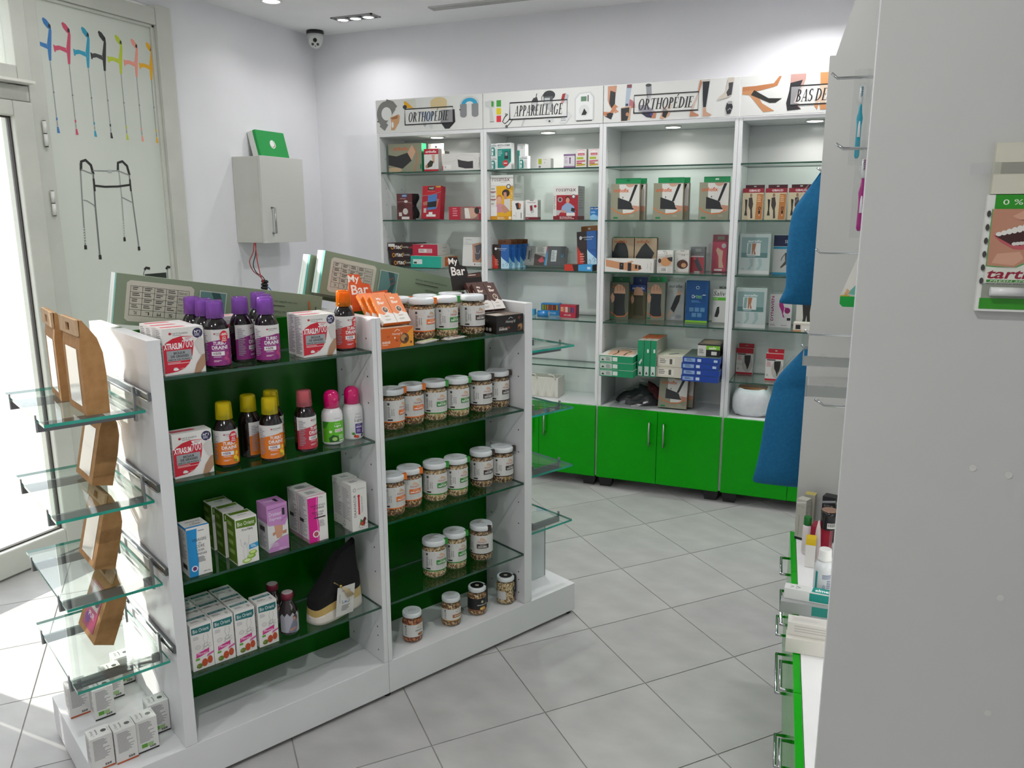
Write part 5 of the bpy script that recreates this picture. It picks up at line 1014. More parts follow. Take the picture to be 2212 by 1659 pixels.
wbox('support_box', 'long white box with a dark elbow support picture', -2.226, .05, S1, (.258, .101, .06), '#d9d6d2', [('p', [(.40, .66), (.52, .58), (.68, .52), (.80, .55), (.80, .12), (.60, .12), (.42, .22)], '#3a3438'), ('l', [(.36, .8), (.5, .92), (.8, .86), (.9, .6), (.86, .34)], .006, '#b4b0ac'), ('l', [(.05, .5), (.3, .55), (.4, .7)], .005, '#b4b0ac'), ('t', 'Cellacare', .935, .15, .035, .6, '#5a5658', 'v'), ('r', .03, .1, .2, .26, '#eceae6'), ('t', '149', .055, .15, .05, .14, '#333333', 'v'), ('r', 0, .04, .02, .26, '#b8182c')])
wbox('ankle_box', 'brown-red boxed ankle support with black fabric at its side', -2.628, .05, S2, (.110, .160, .045), '#5e2a2e', [('r', .32, .86, .36, .12, '#31598c'), ('t', 'ANKLE', .36, .89, .28, .06, '#c9d4e0', 'b'), ('f', .2, .78, .6, .04, 1, '#c09a9a'), ('l', [(0, .68), (.4, .70), (1, .64)], .02, '#a09090'), ('e', .3, .48, .25, .16, '#4a2022'), ('e', .55, .32, .17, .12, '#c9c4be'), ('r', .12, .14, .2, .14, '#cfc9c4'), ('r', .3, .02, .5, .1, '#d9d5d0'), ('e', .6, .7, .12, .05, '#d0cac4')])
b = MB(); b.grid([[(x, y, z) for x, y, z in row] for row in [[(.056+.012*math.sin(k*.9)+.004*j, .006+.012*j, .012+.0145*k) for k in range(11)] for j in range(4)]], VELVET); b2 = b.build('fabric_bulge', [o for o in col.objects if o.name == 'ankle_box'][0]); b2.modifiers.new('thick', 'SOLIDIFY').thickness = .006
wbox('waist_box', 'red waist support box leaning back, man in blue shirt', -2.444, .045, S2, (.136, .200, .05), '#a81c30', [('p', [(0, 1), (1, 1), (1, .82), (.5, .72), (0, .70)], '#b8202e'), ('l', [(0, .70), (.5, .72), (1, .82)], .02, '#8a8486'), ('r', .3, .87, .36, .11, '#22241e'), ('t', 'WAIST', .34, .895, .28, .06, '#d9d9cc', 'b'), ('r', .72, .95, .24, .04, '#b8a43c'), ('t', 'Waist Support', .28, .825, .4, .03, '#e0c0c0'), ('p', [(.32, .70), (.80, .75), (.80, .30), (.30, .26)], '#4a78b4'), ('p', [(.28, .50), (.80, .54), (.78, .36), (.30, .34)], '#1d1e22'), ('p', [(.05, .5), (.3, .54), (.3, .42), (.1, .40)], '#b06a5c'), ('p', [(.80, .6), (.92, .6), (.84, .34), (.78, .34)], '#b06a5c'), ('r', .12, .18, .14, .14, '#c9b4b4'), ('r', .28, .06, .5, .07, '#e0dcd8'), ('r', .4, .13, .2, .07, '#e6e2de')], rz=-4, rx=-8)
wbox('neck_collar_box', 'red box with a neck collar picture, white foam showing on top', -2.206, .05, S2, (.222, .078, .11), '#b01c34', [('r', .36, .03, .55, .94, '#8a6a64'), ('e', .68, .5, .2, .42, '#c9a08c'), ('p', [(.48, .9), (.60, .9), (.66, .1), (.50, .1)], '#dedbd6'), ('e', .86, .7, .08, .26, '#2e2624'), ('f', .12, .2, .18, .7, 4, '#d88a94'), ('t', 'X', .92, .5, .05, .3, '#f0e0e0', 'b')], T=[('r', .02, .1, .96, .85, '#d9d5ca')])
for k in range(3):
    wbox('lumbar_belt_box', ('bottom', 'middle', 'top')[k]+' dark brown lumbar belt box of the stack of three', -2.656+(.012, .0, -.008)[k], .045, S3+k*.0485, (.186, .0478, .17), '#2a1216', [('e', .18, .42, .06, .28, '#d08a1e'), ('e', .18, .42, .035, .17, '#2a1216'), ('t', 'rtec', .26, .22, .28, .52, '#e6e0da', 'b'), ('l', [(.52, .2), (.58, .5), (.55, .8)], .02, '#d0a01e'), ('t', 'Lomby', .60, .30, .22, .34, '#d9d4d0', ''), ('t', 'soft', .84, .32, .12, .3, '#b8282e', 'b')] + ([('r', .02, .5, .26, .4, '#d9d7d4')] if k == 2 else []), Rr=[('t', 'Lombyfix confort', .2, .6, .7, .2, '#b8482e')], key='lb%d' % (k == 2), group='dark brown lumbar belt boxes')
wbox('orthosis_box', 'teal-ended box with upside-down orange panel, under the crimson box', -2.441, -.030, S3, (.214, .070, .24), '#b5b2a4', [('r', 0, 0, 1, 1, '#0fa08c'), ('r', .08, .3, .3, .42, '#c9d6d0'), ('r', .1, .34, .1, .16, '#2c3c3a')], Rr=[('r', .2, .1, .7, .8, '#c8642a'), ('t', 'orthofix', .3, .35, .5, .3, '#e0c8b0', 'u')])
wbox('orthosis_box', 'crimson-ended box lying on the teal-ended box', -2.473, .02, S3+.0712, (.176, .068, .17), '#d2d0cb', [('r', 0, 0, 1, 1, '#b01238'), ('r', .24, .24, .54, .36, '#d9cfcc'), ('r', .56, .26, .2, .32, '#c99aa6'), ('f', .27, .3, .25, .24, 3, '#7a6a6c'), ('p', [(.32, .84), (.40, .92), (.45, .86), (.36, .76)], '#e6e4e0')], Rr=[('t', 'ortho', .4, .6, .3, .14, '#6a6868', 'u'), ('f', .4, .3, .3, .1, 1, '#9a9896')])
b = MB(); b.box(-.125, .095, -.022, -.001, -.0125, -.0115, M('#0fa8a0', .4)); fo = b.build('open_flap', [o for o in col.objects if o.name == 'orthosis_box'][0])
wbox('knee_brace_box', 'white box leaning back with a grey knee brace picture', -2.180, .095, S3, (.152, .178, .055), '#d9d8d6', [('t', 'ortho', .1, .9, .3, .04, '#77777a'), ('f', .08, .8, .2, .03, 1, '#a9a9aa'), ('p', [(.42, .75), (.78, .82), (.95, .80), (.90, .14), (.48, .14), (.46, .5)], '#b98a70'), ('p', [(.52, .70), (.86, .78), (.84, .30), (.72, .20), (.60, .24), (.56, .5)], '#55525a'), ('l', [(.56, .66), (.60, .45), (.76, .44), (.80, .56)], .02, '#c9c4c4'), ('e', .58, .07, .03, .025, '#a02030'), ('t', 'adapt', .64, .05, .2, .035, '#8a888a')], rz=-3, rx=-7, sides={'B': '#8a2430'})
# ---- second cabinet
TQ = '#128478'
def accu(x, y, z, label, n='glucose_box'):
    wbox(n, label, x, y, z, (.052, .074, .045), '#dcdedd', [('p', [(.08, .05), (.55, .05), (.55, .5), (.45, .72), (.08, .72)], TQ), ('r', .14, .1, .16, .26, '#e6e8e8'), ('r', .14, .42, .2, .2, '#e6e8e8'), ('r', .05, .80, .9, .04, '#0f5c54'), ('f', .3, .87, .4, .05, 1, '#555555'), ('f', .62, .1, .3, .5, 6, '#a9abaa')], key='acs', group='small turquoise and white glucose boxes')
wbox('glucose_meter_box', 'white and turquoise glucose meter box with red round sticker', -1.945, .045, S1, (.094, .150, .045), '#dcdedd', [('p', [(.06, .06), (.5, .06), (.74, .14), (.98, .3), (.98, .78), (.06, .78)], TQ), ('t', 'ACCU-CHEK', .06, .88, .86, .07, '#1d1d20', 'b'), ('f', .06, .82, .4, .025, 1, '#7a7a7c'), ('p', [(.52, .40), (.56, .68), (.78, .68), (.80, .40)], '#22262a'), ('r', .58, .52, .16, .13, '#8a9a98'), ('e', .60, .24, .19, .12, '#c0303a'), ('r', .48, .22, .24, .035, '#eadada'), ('f', .1, .5, .35, .22, 6, '#9ccac4'), ('r', .88, .35, .05, .35, '#0c4a44')])
accu(-2.006, .05, S1, 'small glucose box at the far left, lower one of two'); accu(-2.006, .05, S1+.0746, 'small glucose box at the far left, upper one of two')
wbox('glucose_box', 'tall white and turquoise box behind the glucose meter box', -1.858, .10, S1, (.05, .146, .05), '#d4d6d5', [('r', 0, 0, .3, .75, TQ), ('f', .4, .8, .5, .12, 3, '#8a8c8b')])
accu(-1.823, .045, S1, 'small turquoise and white glucose box standing alone at the right')
wbox('test_box', 'small white box with an olive-green square', -1.695, .045, S1, (.085, .056, .045), '#dcdcd8', [('r', .1, .42, .24, .54, '#a8b02a'), ('e', .2, .18, .09, .12, '#77777a'), ('f', .44, .85, .4, .06, 1, '#8a8a88'), ('r', .52, .55, .06, .08, '#8a8a88')])
wbox('needle_box', 'white and mauve lancet box', -1.541, .045, S1, (.067, .076, .045), '#d9d6da', [('r', 0, .86, 1, .14, '#8a6a94'), ('r', 0, 0, 1, .13, '#8a6a94'), ('r', .52, .3, .1, .4, '#6a3a74'), ('e', .57, .7, .08, .05, '#6a3a74'), ('t', 'Soft', .08, .7, .25, .1, '#7a5a84'), ('f', .08, .3, .35, .3, 4, '#b0a4b4')], Rr=[('r', 0, 0, 1, 1, '#8a6a94')])
for k, x in enumerate((-1.471, -1.396)):
    wbox('test_strip_stack', ('left', 'right')[k]+' white box with red and lime print beside the lancet box', x, .045+.0*k, S1, (.064, .100, .045), '#dcd8d2', [('e', .5, .86, .34, .1, '#e6dedd'), ('l', [(.2, .92), (.5, .97), (.8, .92)], .03, '#d86a70'), ('r', .22, .66, .6, .12, '#b83040'), ('t', 'monolet', .28, .69, .48, .06, '#f0dada', 'b'), ('r', .12, .45, .6, .12, '#a8b82c'), ('p', [(.1, .28), (.9, .32), (.9, .40), (.1, .38)], '#c06a78'), ('p', [(.1, .08), (.9, .12), (.9, .2), (.1, .18)], '#b8a02c'), ('r', .1, .2, .5, .06, '#b83040')], key='ts', group='white boxes with red and lime print')
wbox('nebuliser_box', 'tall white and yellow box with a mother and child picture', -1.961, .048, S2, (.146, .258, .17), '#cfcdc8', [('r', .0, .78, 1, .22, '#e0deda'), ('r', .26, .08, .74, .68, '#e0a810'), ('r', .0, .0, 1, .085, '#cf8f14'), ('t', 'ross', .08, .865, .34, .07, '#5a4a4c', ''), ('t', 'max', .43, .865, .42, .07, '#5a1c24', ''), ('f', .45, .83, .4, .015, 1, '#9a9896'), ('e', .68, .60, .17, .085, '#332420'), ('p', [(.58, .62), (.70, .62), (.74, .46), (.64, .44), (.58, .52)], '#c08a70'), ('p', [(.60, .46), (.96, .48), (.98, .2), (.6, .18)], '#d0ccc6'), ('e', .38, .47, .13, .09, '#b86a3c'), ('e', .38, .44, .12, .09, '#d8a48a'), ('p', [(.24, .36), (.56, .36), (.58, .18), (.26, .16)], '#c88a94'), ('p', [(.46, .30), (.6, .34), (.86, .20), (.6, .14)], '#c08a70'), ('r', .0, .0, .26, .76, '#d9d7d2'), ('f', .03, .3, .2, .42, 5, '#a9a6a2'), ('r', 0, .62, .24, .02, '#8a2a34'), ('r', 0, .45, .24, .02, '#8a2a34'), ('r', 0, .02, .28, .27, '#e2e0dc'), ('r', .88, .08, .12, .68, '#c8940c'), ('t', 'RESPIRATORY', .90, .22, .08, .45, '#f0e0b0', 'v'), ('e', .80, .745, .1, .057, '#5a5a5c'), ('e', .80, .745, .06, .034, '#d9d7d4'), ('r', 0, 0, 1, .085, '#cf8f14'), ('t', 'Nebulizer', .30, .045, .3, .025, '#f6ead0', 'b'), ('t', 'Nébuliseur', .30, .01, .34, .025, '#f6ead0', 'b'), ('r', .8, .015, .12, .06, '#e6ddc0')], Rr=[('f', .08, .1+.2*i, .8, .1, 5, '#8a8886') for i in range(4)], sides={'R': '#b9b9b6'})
wbox('device_box', 'small white box with a black and orange gadget picture', -1.852, .030, S2, (.072, .110, .04), '#dedcd8', [('p', [(.28, .86), (.55, .90), (.78, .82), (.74, .56), (.42, .54)], '#26262a'), ('p', [(.58, .88), (.74, .86), (.72, .60), (.62, .6)], '#d0683a'), ('r', .32, .1, .05, .3, '#b9b7b4'), ('r', .78, .08, .06, .3, '#4a4a4c'), ('e', .18, .22, .03, .03, '#333333')])
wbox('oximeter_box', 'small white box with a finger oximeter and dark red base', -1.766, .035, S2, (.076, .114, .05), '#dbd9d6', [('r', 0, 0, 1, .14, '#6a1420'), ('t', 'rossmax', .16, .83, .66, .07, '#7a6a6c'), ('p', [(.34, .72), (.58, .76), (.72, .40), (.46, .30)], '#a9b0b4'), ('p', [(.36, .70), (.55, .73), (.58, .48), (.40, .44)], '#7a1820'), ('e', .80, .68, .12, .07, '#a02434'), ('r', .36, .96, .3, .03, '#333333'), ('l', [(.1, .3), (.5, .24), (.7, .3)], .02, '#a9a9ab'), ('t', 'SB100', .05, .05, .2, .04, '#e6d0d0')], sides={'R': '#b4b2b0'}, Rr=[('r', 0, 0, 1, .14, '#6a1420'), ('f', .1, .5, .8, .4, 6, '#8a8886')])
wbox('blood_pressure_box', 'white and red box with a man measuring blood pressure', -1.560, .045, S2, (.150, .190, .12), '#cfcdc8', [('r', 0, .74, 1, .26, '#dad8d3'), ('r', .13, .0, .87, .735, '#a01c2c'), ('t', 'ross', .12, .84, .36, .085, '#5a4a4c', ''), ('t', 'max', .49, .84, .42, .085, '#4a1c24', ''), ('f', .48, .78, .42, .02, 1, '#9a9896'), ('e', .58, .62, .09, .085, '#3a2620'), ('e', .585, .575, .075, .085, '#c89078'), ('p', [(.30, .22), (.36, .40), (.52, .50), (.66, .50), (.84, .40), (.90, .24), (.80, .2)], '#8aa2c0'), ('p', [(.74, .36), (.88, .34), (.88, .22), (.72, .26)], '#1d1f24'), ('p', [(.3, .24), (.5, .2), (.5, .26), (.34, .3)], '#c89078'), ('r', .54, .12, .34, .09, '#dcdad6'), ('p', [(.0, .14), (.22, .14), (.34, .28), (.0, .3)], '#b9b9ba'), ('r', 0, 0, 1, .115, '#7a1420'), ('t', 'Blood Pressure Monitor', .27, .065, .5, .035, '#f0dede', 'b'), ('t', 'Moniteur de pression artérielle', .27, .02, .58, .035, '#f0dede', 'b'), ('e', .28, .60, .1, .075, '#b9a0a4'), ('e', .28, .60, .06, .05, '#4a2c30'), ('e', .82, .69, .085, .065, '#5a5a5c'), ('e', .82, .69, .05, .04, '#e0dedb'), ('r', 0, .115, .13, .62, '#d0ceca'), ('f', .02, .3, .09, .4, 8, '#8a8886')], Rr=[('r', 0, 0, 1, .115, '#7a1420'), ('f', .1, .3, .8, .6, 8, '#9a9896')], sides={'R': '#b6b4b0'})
wbox('test_strip_box', 'small blue box at the right end of the blood pressure shelf', -1.388, .05, S2, (.050, .072, .04), '#1e72b4', [('p', [(0, 0), (1, 0), (.9, .3), (.4, .45), (0, .3)], '#8cc0e0'), ('r', 0, .78, 1, .2, '#184a84'), ('t', 'On Call', .06, .82, .86, .1, '#e6eef6', 'bi'), ('f', .1, .5, .7, .15, 2, '#a8cce6')])
HC = [('r', 0, 0, .52, 1, '#2a1a18'), ('p', [(0, 0), (.34, 0), (.26, .35), (0, .6)], '#c0301e'), ('p', [(.52, 0), (1, 0), (1, 1), (.52, 1)], '#1f5ca4'), ('p', [(.52, 0), (1, 0), (1, .2), (.6, .42), (.52, .5)], '#b9dcec'), ('e', .2, .82, .07, .055, '#e6e6e6'), ('t', 'Hot/Cold Therapy Pack', .27, .81, .6, .04, '#e6ecf2', 'b'), ('t', 'Professional Gel', .4, .755, .38, .035, '#c9d6e2'), ('f', .14, .1, .28, .28, 4, '#d88a7a'), ('l', [(.58, .14), (.64, .2), (.70, .14), (.66, .08), (.6, .1)], .02, '#16426e'), ('l', [(.78, .18), (.86, .26), (.92, .16), (.84, .1)], .02, '#16426e')]
for k in range(4):
    wbox('gel_pack_box', f'red and blue gel pack box, {("front", "second", "third", "rearmost")[k]} of the row of four', -1.978+.016*k, .065+.05*k, S3, (.108, .143, .045), '#1f5ca4', HC, tabs=(.2, .98, .028, .85, '#6a4020'), key='hc', group='gel pack boxes in a row', sides={'T': '#5a3418', 'L': '#3a1c14'}, Rr=[('p', [(0, 0), (1, 0), (1, .3), (0, .5)], '#8cc4e0'), ('l', [(.2, .15), (.6, .25)], .08, '#16426e')])
wbox('support_box', 'wide grey box leaning on the back panel, hands and label', -1.752, .205, S3, (.262, .120, .05), '#9a9894', [('r', 0, 0, .22, 1, '#8a8a88'), ('r', .08, .3, .045, .46, '#3a3a3c'), ('r', .14, .2, .02, .65, '#5a5a5c'), ('p', [(.24, .0), (.5, 0), (.56, .4), (.42, .5), (.24, .6)], '#4a3a38'), ('p', [(.34, .25), (.44, .5), (.5, .2), (.40, .15)], '#c04a58'), ('r', .26, .62, .26, .36, '#c4c2bc'), ('f', .3, .66, .2, .28, 5, '#77757a'), ('p', [(.5, 0), (.54, 0), (.58, 1), (.54, 1)], '#2a8cc0'), ('p', [(.54, .5), (.58, 1), (.54, 1)], '#a02c34'), ('r', .57, .0, .43, 1, '#4c4e52'), ('r', .66, .22, .13, .58, '#c4c6c8'), ('f', .67, .25, .1, .5, 9, '#6a6c70'), ('t', 'XL', .90, .42, .06, .2, '#4ab0dc', 'v')], rx=-16)
wbox('gel_pack_box', 'large red and blue hot and cold pack box tilted sideways', -1.452, .12, S3+.012, (.118, .205, .05), '#1f5ca4', HC, tabs=(.12, .98, .036, .85, '#8a5420'), rz=-2, key='hcb', sides={'T': '#5a3418', 'L': '#8a2c1a'})
bpy.data.objects[[o.name for o in col.objects if o.name.startswith('gel_pack_box')][-1]].matrix_world = at(WF, -1.448, YF+.12, S3+.021, 0, -8, -5)
wbox('gel_pack_box', 'red and light blue gel pack box lying flat at the shelf edge', -1.467, .012, S3, (.168, .036, .085), '#2a1a18', [('p', [(0, 0), (.34, 0), (.28, 1), (0, 1)], '#c0301e'), ('r', .5, 0, .5, 1, '#3a94cc'), ('r', .82, .3, .12, .4, '#c4d8e6')], T=[('r', 0, 0, .4, 1, '#7a2c20'), ('r', .55, 0, .45, 1, '#3a94cc')])
def pills(x, y, z, w_, h_, c, label, rz=0):
    wbox('pill_organiser', label, x, y, z, (w_, h_, .05), c, [('r', .04, .42, .92, .48, '#3a2a20')] + [('r', .06+.13*i, .44, .09, .44, q) for i, q in enumerate(('#8a9a3a', '#7a8a34', '#b06a3a', '#8a3c2c', '#a84a30', '#6a3226', '#b08a3a'))] + [('t', 'ANYCARE', .38, .12, .44, .14, '#dce8f0', '')], rz=rz)
pills(-1.702, .185, S4, .118, .072, '#1a80c4', 'blue weekly pill organiser box')
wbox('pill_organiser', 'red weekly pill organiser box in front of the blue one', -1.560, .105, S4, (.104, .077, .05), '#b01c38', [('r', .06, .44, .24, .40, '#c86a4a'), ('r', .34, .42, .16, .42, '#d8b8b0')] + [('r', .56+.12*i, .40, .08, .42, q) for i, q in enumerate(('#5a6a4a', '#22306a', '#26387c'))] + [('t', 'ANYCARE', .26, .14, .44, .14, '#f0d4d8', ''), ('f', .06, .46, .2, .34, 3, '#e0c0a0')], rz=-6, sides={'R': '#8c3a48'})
o = empty('tape_roll', at(WF, -1.700, YF+.065, S4+.0222, 8)); tag(o, 'shiny blue foil roll lying in front of the blue pill organiser', 'roll')
b = MB(); b.tube([(-.034, 0, 0), (.034, 0, 0)], .0215, M('#0f7cc0', .12, coat=.6), 20); b.build('foil', o); b = MB(); b.tube([(-.0365, 0, 0), (.0365, 0, 0)], .017, M('#d9dde0', .4), 16); b.build('core', o)
cp = empty('pill_case', at(WF, -1.90, YF+.16, S4+.0006)); tag(cp, 'clear pill case with a row of blue and grey compartments', 'pill case')
for i in range(7):
    b = MB(); b.box(-.10+.030*i, -.074+.030*i, 0, .03, 0, .036, M(('#3aa0d0', '#9aa4b0')[i % 2], .3)); b.build('compartment', cp, .003)
b = MB(); b.box(-.104, .110, -.003, .034, .037, .045, CLEAR); b.build('clear_lid', cp)
bk = empty('fabric_basket', at(WF, -1.715, YF+.085, DKP+.0006)); tag(bk, 'cream patterned storage basket on the deck of the second cabinet', 'basket')
CR = M('#d2d0c6', .7)
b = MB()
for a in ((-.105, .105, 0, .006), (-.105, .105, .114, .12), (-.105, -.099, .006, .114), (.099, .105, .006, .114)): b.box(a[0], a[1], a[2], a[3], .0, .125, CR)
b.box(-.099, .099, .006, .114, 0, .006, CR); b.build('body', bk, .003)
b = MB()
for i in range(4):
    xx = -.105+.0525*i; draw(b, [('l', [(.0, 0), (.25, .55), (.5, 1), (.75, .55), (1, 0)], .05, '#e4e2da'), ('p', [(.3, .0), (.5, .35), (.7, .0)], '#bdbbb0')], .0525, .11, lambda u, t, q, x_=xx: (x_+u, -.0004-q, .006+t))
b.build('pattern', bk)
for s in (-1, 1):
    b = MB(); b.tube([(s*.06-.03, -.004 if s < 0 else .124, .115), (s*.06-.015, .0, .14), (s*.06+.015, .0, .14), (s*.06+.03, -.004, .115)], .004, CR); b.build('handle', bk)
# ---- third cabinet
SLING = [('p', [(.30, .62), (.28, .98), (.98, .98), (.98, .28), (.72, .20), (.42, .18), (.42, .30)], '#d6d4ce'), ('e', .66, .98, .15, .08, '#c79a84', 180, 360), ('p', [(.82, .97), (.92, .97), (.70, .50), (.62, .50)], '#17181a'), ('p', [(.24, .62), (.60, .52), (.70, .48), (.76, .34), (.84, .28), (.24, .30)], '#202124'), ('p', [(.74, .40), (.98, .38), (.98, .26), (.84, .22)], '#c08a72'), ('l', [(.0, .34), (.2, .22), (.45, .16), (.7, .18), (.9, .27)], .03, '#d8702e'), ('p', [(.0, .33), (.02, .0), (1, .0), (1, .22), (.7, .15), (.45, .12), (.2, .18)], '#8e8d78'), ('t', 'orthofix', .08, .76, .54, .11, '#d0602a', 'b'), ('r', .09, .03, .16, .05, DG2), ('f', .66, .08, .2, .06, 3, '#a9a894'), ('r', .4, .6, .03, .04, '#3a3a3c')]
for k, (x, d) in enumerate(((-1.208, 0), (-.968, 1), (-.722, 2))):
    nm = ('left', 'middle', 'right')[k]
    wbox('sling_box', nm+' olive arm sling box in the row of three, front one', x, .045, S2, (.164 if k < 2 else .158, .197, .032), '#8e8d78', SLING, key='sl%d' % (k == 2), tabs=(.12, 1.0, .03, .6, '#0a8a50'), group='arm sling boxes on the second shelf', sides={'R': '#7a6450'})
    if k < 2: wbox('sling_box', nm+' olive arm sling box of the row of three, rear one', x+.024, .082, S2, (.164, .197, .032), '#8e8d78', SLING, key='sl0', tabs=(.12, 1.0, .03, .6, '#0a8a50'), group='arm sling boxes on the second shelf')
for k, x in enumerate((-1.245, -1.112)):
    wbox('knee_box', ('left', 'right')[k]+' dark knee support box standing behind the long wrist splint box', x, .16, S3, (.128, .187, .04), '#b09a80', ([('e', .40, .42, .36, .5, '#2a2e30'), ('p', [(0, 0), (.5, 0), (.4, .4), (0, .6)], '#1d2022')] if k == 0 else [('p', [(.5, .86), (.9, .55), (.78, .36), (.55, .0), (.30, .0), (.05, .42), (.3, .72)], '#2c3030')]) + [('t', 'orthofix', .08, .84, .6, .1, '#b8642c', 'b')], tabs=(.0, 1., .004, .5, DG2), sides={'L': '#3a2418', 'R': '#8a5a3a', 'T': DG2})
wbox('wrist_splint_box', 'long white box with a splinted forearm picture', -1.170, .012, S3, (.280, .074, .09), '#d4d2cc', [('p', [(.02, .95), (.36, .72), (.46, .74), (.56, .88), (.60, .80), (.52, .68), (.72, .58), (.78, .3), (.70, .14), (.56, .1), (.36, .2), (.03, .42)], '#c08a64'), ('r', .31, .2, .085, .52, '#1d1d20'), ('r', .48, .1, .075, .62, '#1d1d20'), ('r', .63, .28, .045, .3, '#1d1d20'), ('r', .70, .24, .05, .3, '#1d1d20'), ('e', .355, .55, .006, .03, '#cfcfcf'), ('t', 'OPPILARA', .94, .2, .02, .6, '#8a8884', 'v'), ('t', 'Digital', .87, .3, .03, .4, '#a9a7a4', 'vi')])
wbox('thumb_support_box', 'small white pack with a brown support picture and barcode', -.970, .032, S3, (.088, .124, .05), '#c4c2bc', [('p', [(0, 1), (1, 1), (.94, .84), (.06, .84)], '#d6d4ce'), ('f', .35, .93, .35, .04, 1, '#4a4644'), ('t', 'C 8', .42, .86, .2, .05, '#4a4644', 'b'), ('r', .04, .3, .92, .44, '#b9b0a6'), ('e', .55, .5, .34, .2, '#c08a5c'), ('p', [(.6, .68), (.96, .72), (.96, .5), (.75, .55)], '#2a2624'), ('e', .16, .54, .1, .1, '#3a2e2a'), ('t', 'elbow', .5, .74, .4, .06, '#77736e', 'i'), ('r', .25, .05, .4, .2, '#d9d7d2')] + [('r', .28+.035*i, .08, .015, .15, '#222222') for i in range(9)])
wbox('thumb_support_box', 'small white pack with a dark brown knee picture', -.880, .066, S3, (.070, .126, .04), '#c9c6bf', [('f', .3, .93, .5, .04, 1, '#4a4644'), ('t', 'C 8', .4, .74, .25, .06, '#4a4644', 'b'), ('r', .0, .0, 1, .06, '#a9a69e'), ('e', .5, .38, .44, .2, '#4a2c22'), ('e', .6, .34, .2, .1, '#b98a64'), ('t', 'elbow', .45, .58, .4, .05, '#8a8680', 'i'), ('l', [(.0, .82), (1, .82)], .015, '#6a6660')])
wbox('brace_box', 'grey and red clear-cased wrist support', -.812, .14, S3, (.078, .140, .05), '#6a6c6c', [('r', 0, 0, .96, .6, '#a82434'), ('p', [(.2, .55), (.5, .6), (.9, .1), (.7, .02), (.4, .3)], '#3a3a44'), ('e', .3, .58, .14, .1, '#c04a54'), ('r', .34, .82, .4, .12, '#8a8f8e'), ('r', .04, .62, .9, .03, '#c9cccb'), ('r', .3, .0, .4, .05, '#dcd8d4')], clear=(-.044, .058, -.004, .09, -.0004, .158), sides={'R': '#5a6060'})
wbox('brace_box', 'pink-red clear pack with a beige hand support', -.708, .225, S3, (.080, .205, .03), '#b42a4a', [('r', 0, .80, 1, .2, '#7a1c2c'), ('r', .3, .87, .5, .09, '#6a6a58'), ('p', [(.25, .58), (.35, .66), (.55, .6), (.75, .56), (.72, .3), (.85, .1), (.5, .1), (.45, .4)], '#c9a48a'), ('e', .78, .70, .16, .065, '#b9aeb0'), ('r', .2, .02, .55, .05, '#e0dcd8'), ('t', 'FLEX', .05, .3, .1, .25, '#c85a74', 'v')], rz=-4, rx=-4, clear=(-.042, .044, -.006, .0305, .0, .212))
GLV = lambda c: [('p', [(.18, .10), (.22, .55), (.20, .70), (.80, .72), (.78, .4), (.84, .10)], c), ('p', [(.20, .70), (.24, .86), (.40, .95), (.62, .93), (.80, .82), (.82, .70)], '#cfa184'), ('p', [(.02, .60), (.10, .72), (.24, .62), (.22, .5), (.10, .44)], '#cfa184'), ('l', [(.38, .78), (.37, .92)], .02, '#8a5c44'), ('l', [(.55, .78), (.55, .92)], .02, '#8a5c44'), ('l', [(.70, .78), (.70, .86)], .02, '#8a5c44')]
ob = [('l', [(0, .2), (.4, .08), (.8, .1), (1, .2)], .04, '#d8702e'), ('r', .04, .02, .2, .05, DG2)]
wbox('glove_box', 'olive wrist support box with green tab, first of six on its shelf', -1.2545, .142, S4, (.110, .218, .04), '#5c6050', [('t', 'orthofix', .12, .84, .7, .09, '#b8541e', 'b')] + GLV('#25292c') + ob, tabs=(.06, .98, .03, .6, '#0a6a3c'))
wbox('glove_box', 'dark olive wrist support box with blue tab, second of six', -1.158, .205, S4, (.094, .20, .04), '#5a5638', [('r', 0, .82, 1, .18, '#1c3f8c'), ('t', 'orthofix', .1, .87, .8, .08, '#dce2ee', 'b')] + GLV('#3e3c26')[:3], tabs=(.1, 1., .045, .6, '#183a7c'))
wbox('glove_box', 'grey-olive wrist support box with green tab, third of six', -1.050, .190, S4, (.106, .220, .04), '#868878', [('t', 'orthofix', .06, .80, .6, .09, '#b8541e', 'b')] + GLV('#22272c') + ob, tabs=(.1, 1., .03, .6, '#0a8a4c'))
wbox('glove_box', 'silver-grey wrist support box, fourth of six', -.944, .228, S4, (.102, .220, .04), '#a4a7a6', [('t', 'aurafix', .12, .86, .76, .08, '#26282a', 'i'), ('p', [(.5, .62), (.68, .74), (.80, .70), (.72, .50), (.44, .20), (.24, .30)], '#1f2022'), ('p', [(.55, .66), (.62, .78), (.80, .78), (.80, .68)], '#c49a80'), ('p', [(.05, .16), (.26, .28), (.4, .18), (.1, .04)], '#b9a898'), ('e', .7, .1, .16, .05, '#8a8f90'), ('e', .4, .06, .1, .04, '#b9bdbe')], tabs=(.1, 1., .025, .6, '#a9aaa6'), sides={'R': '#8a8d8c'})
wbox('splint_box', 'deep blue wrist splint box with six small pictures, fifth of six', -.812, .180, S4, (.124, .236, .045), '#0c4f8e', [('t', 'Or', .26, .58, .18, .09, '#e2e8ee', 'b'), ('t', 'tec', .45, .58, .28, .09, '#7cc87c', 'b'), ('r', .75, .655, .14, .02, '#dfe6ee'), ('e', .52, .84, .08, .04, '#c4d4e4'), ('e', .52, .84, .055, .028, '#0c4f8e'), ('f', .25, .47, .5, .06, 2, '#5a9ad0')] + [('r', .17+.25*i, .26, .2, .1, '#5a8ab4') for i in range(3)] + [('r', .29+.25*i, .13, .2, .1, '#5a8ab4') for i in range(2)] + [('r', 0, .0, 1, .045, '#8ac82a')])
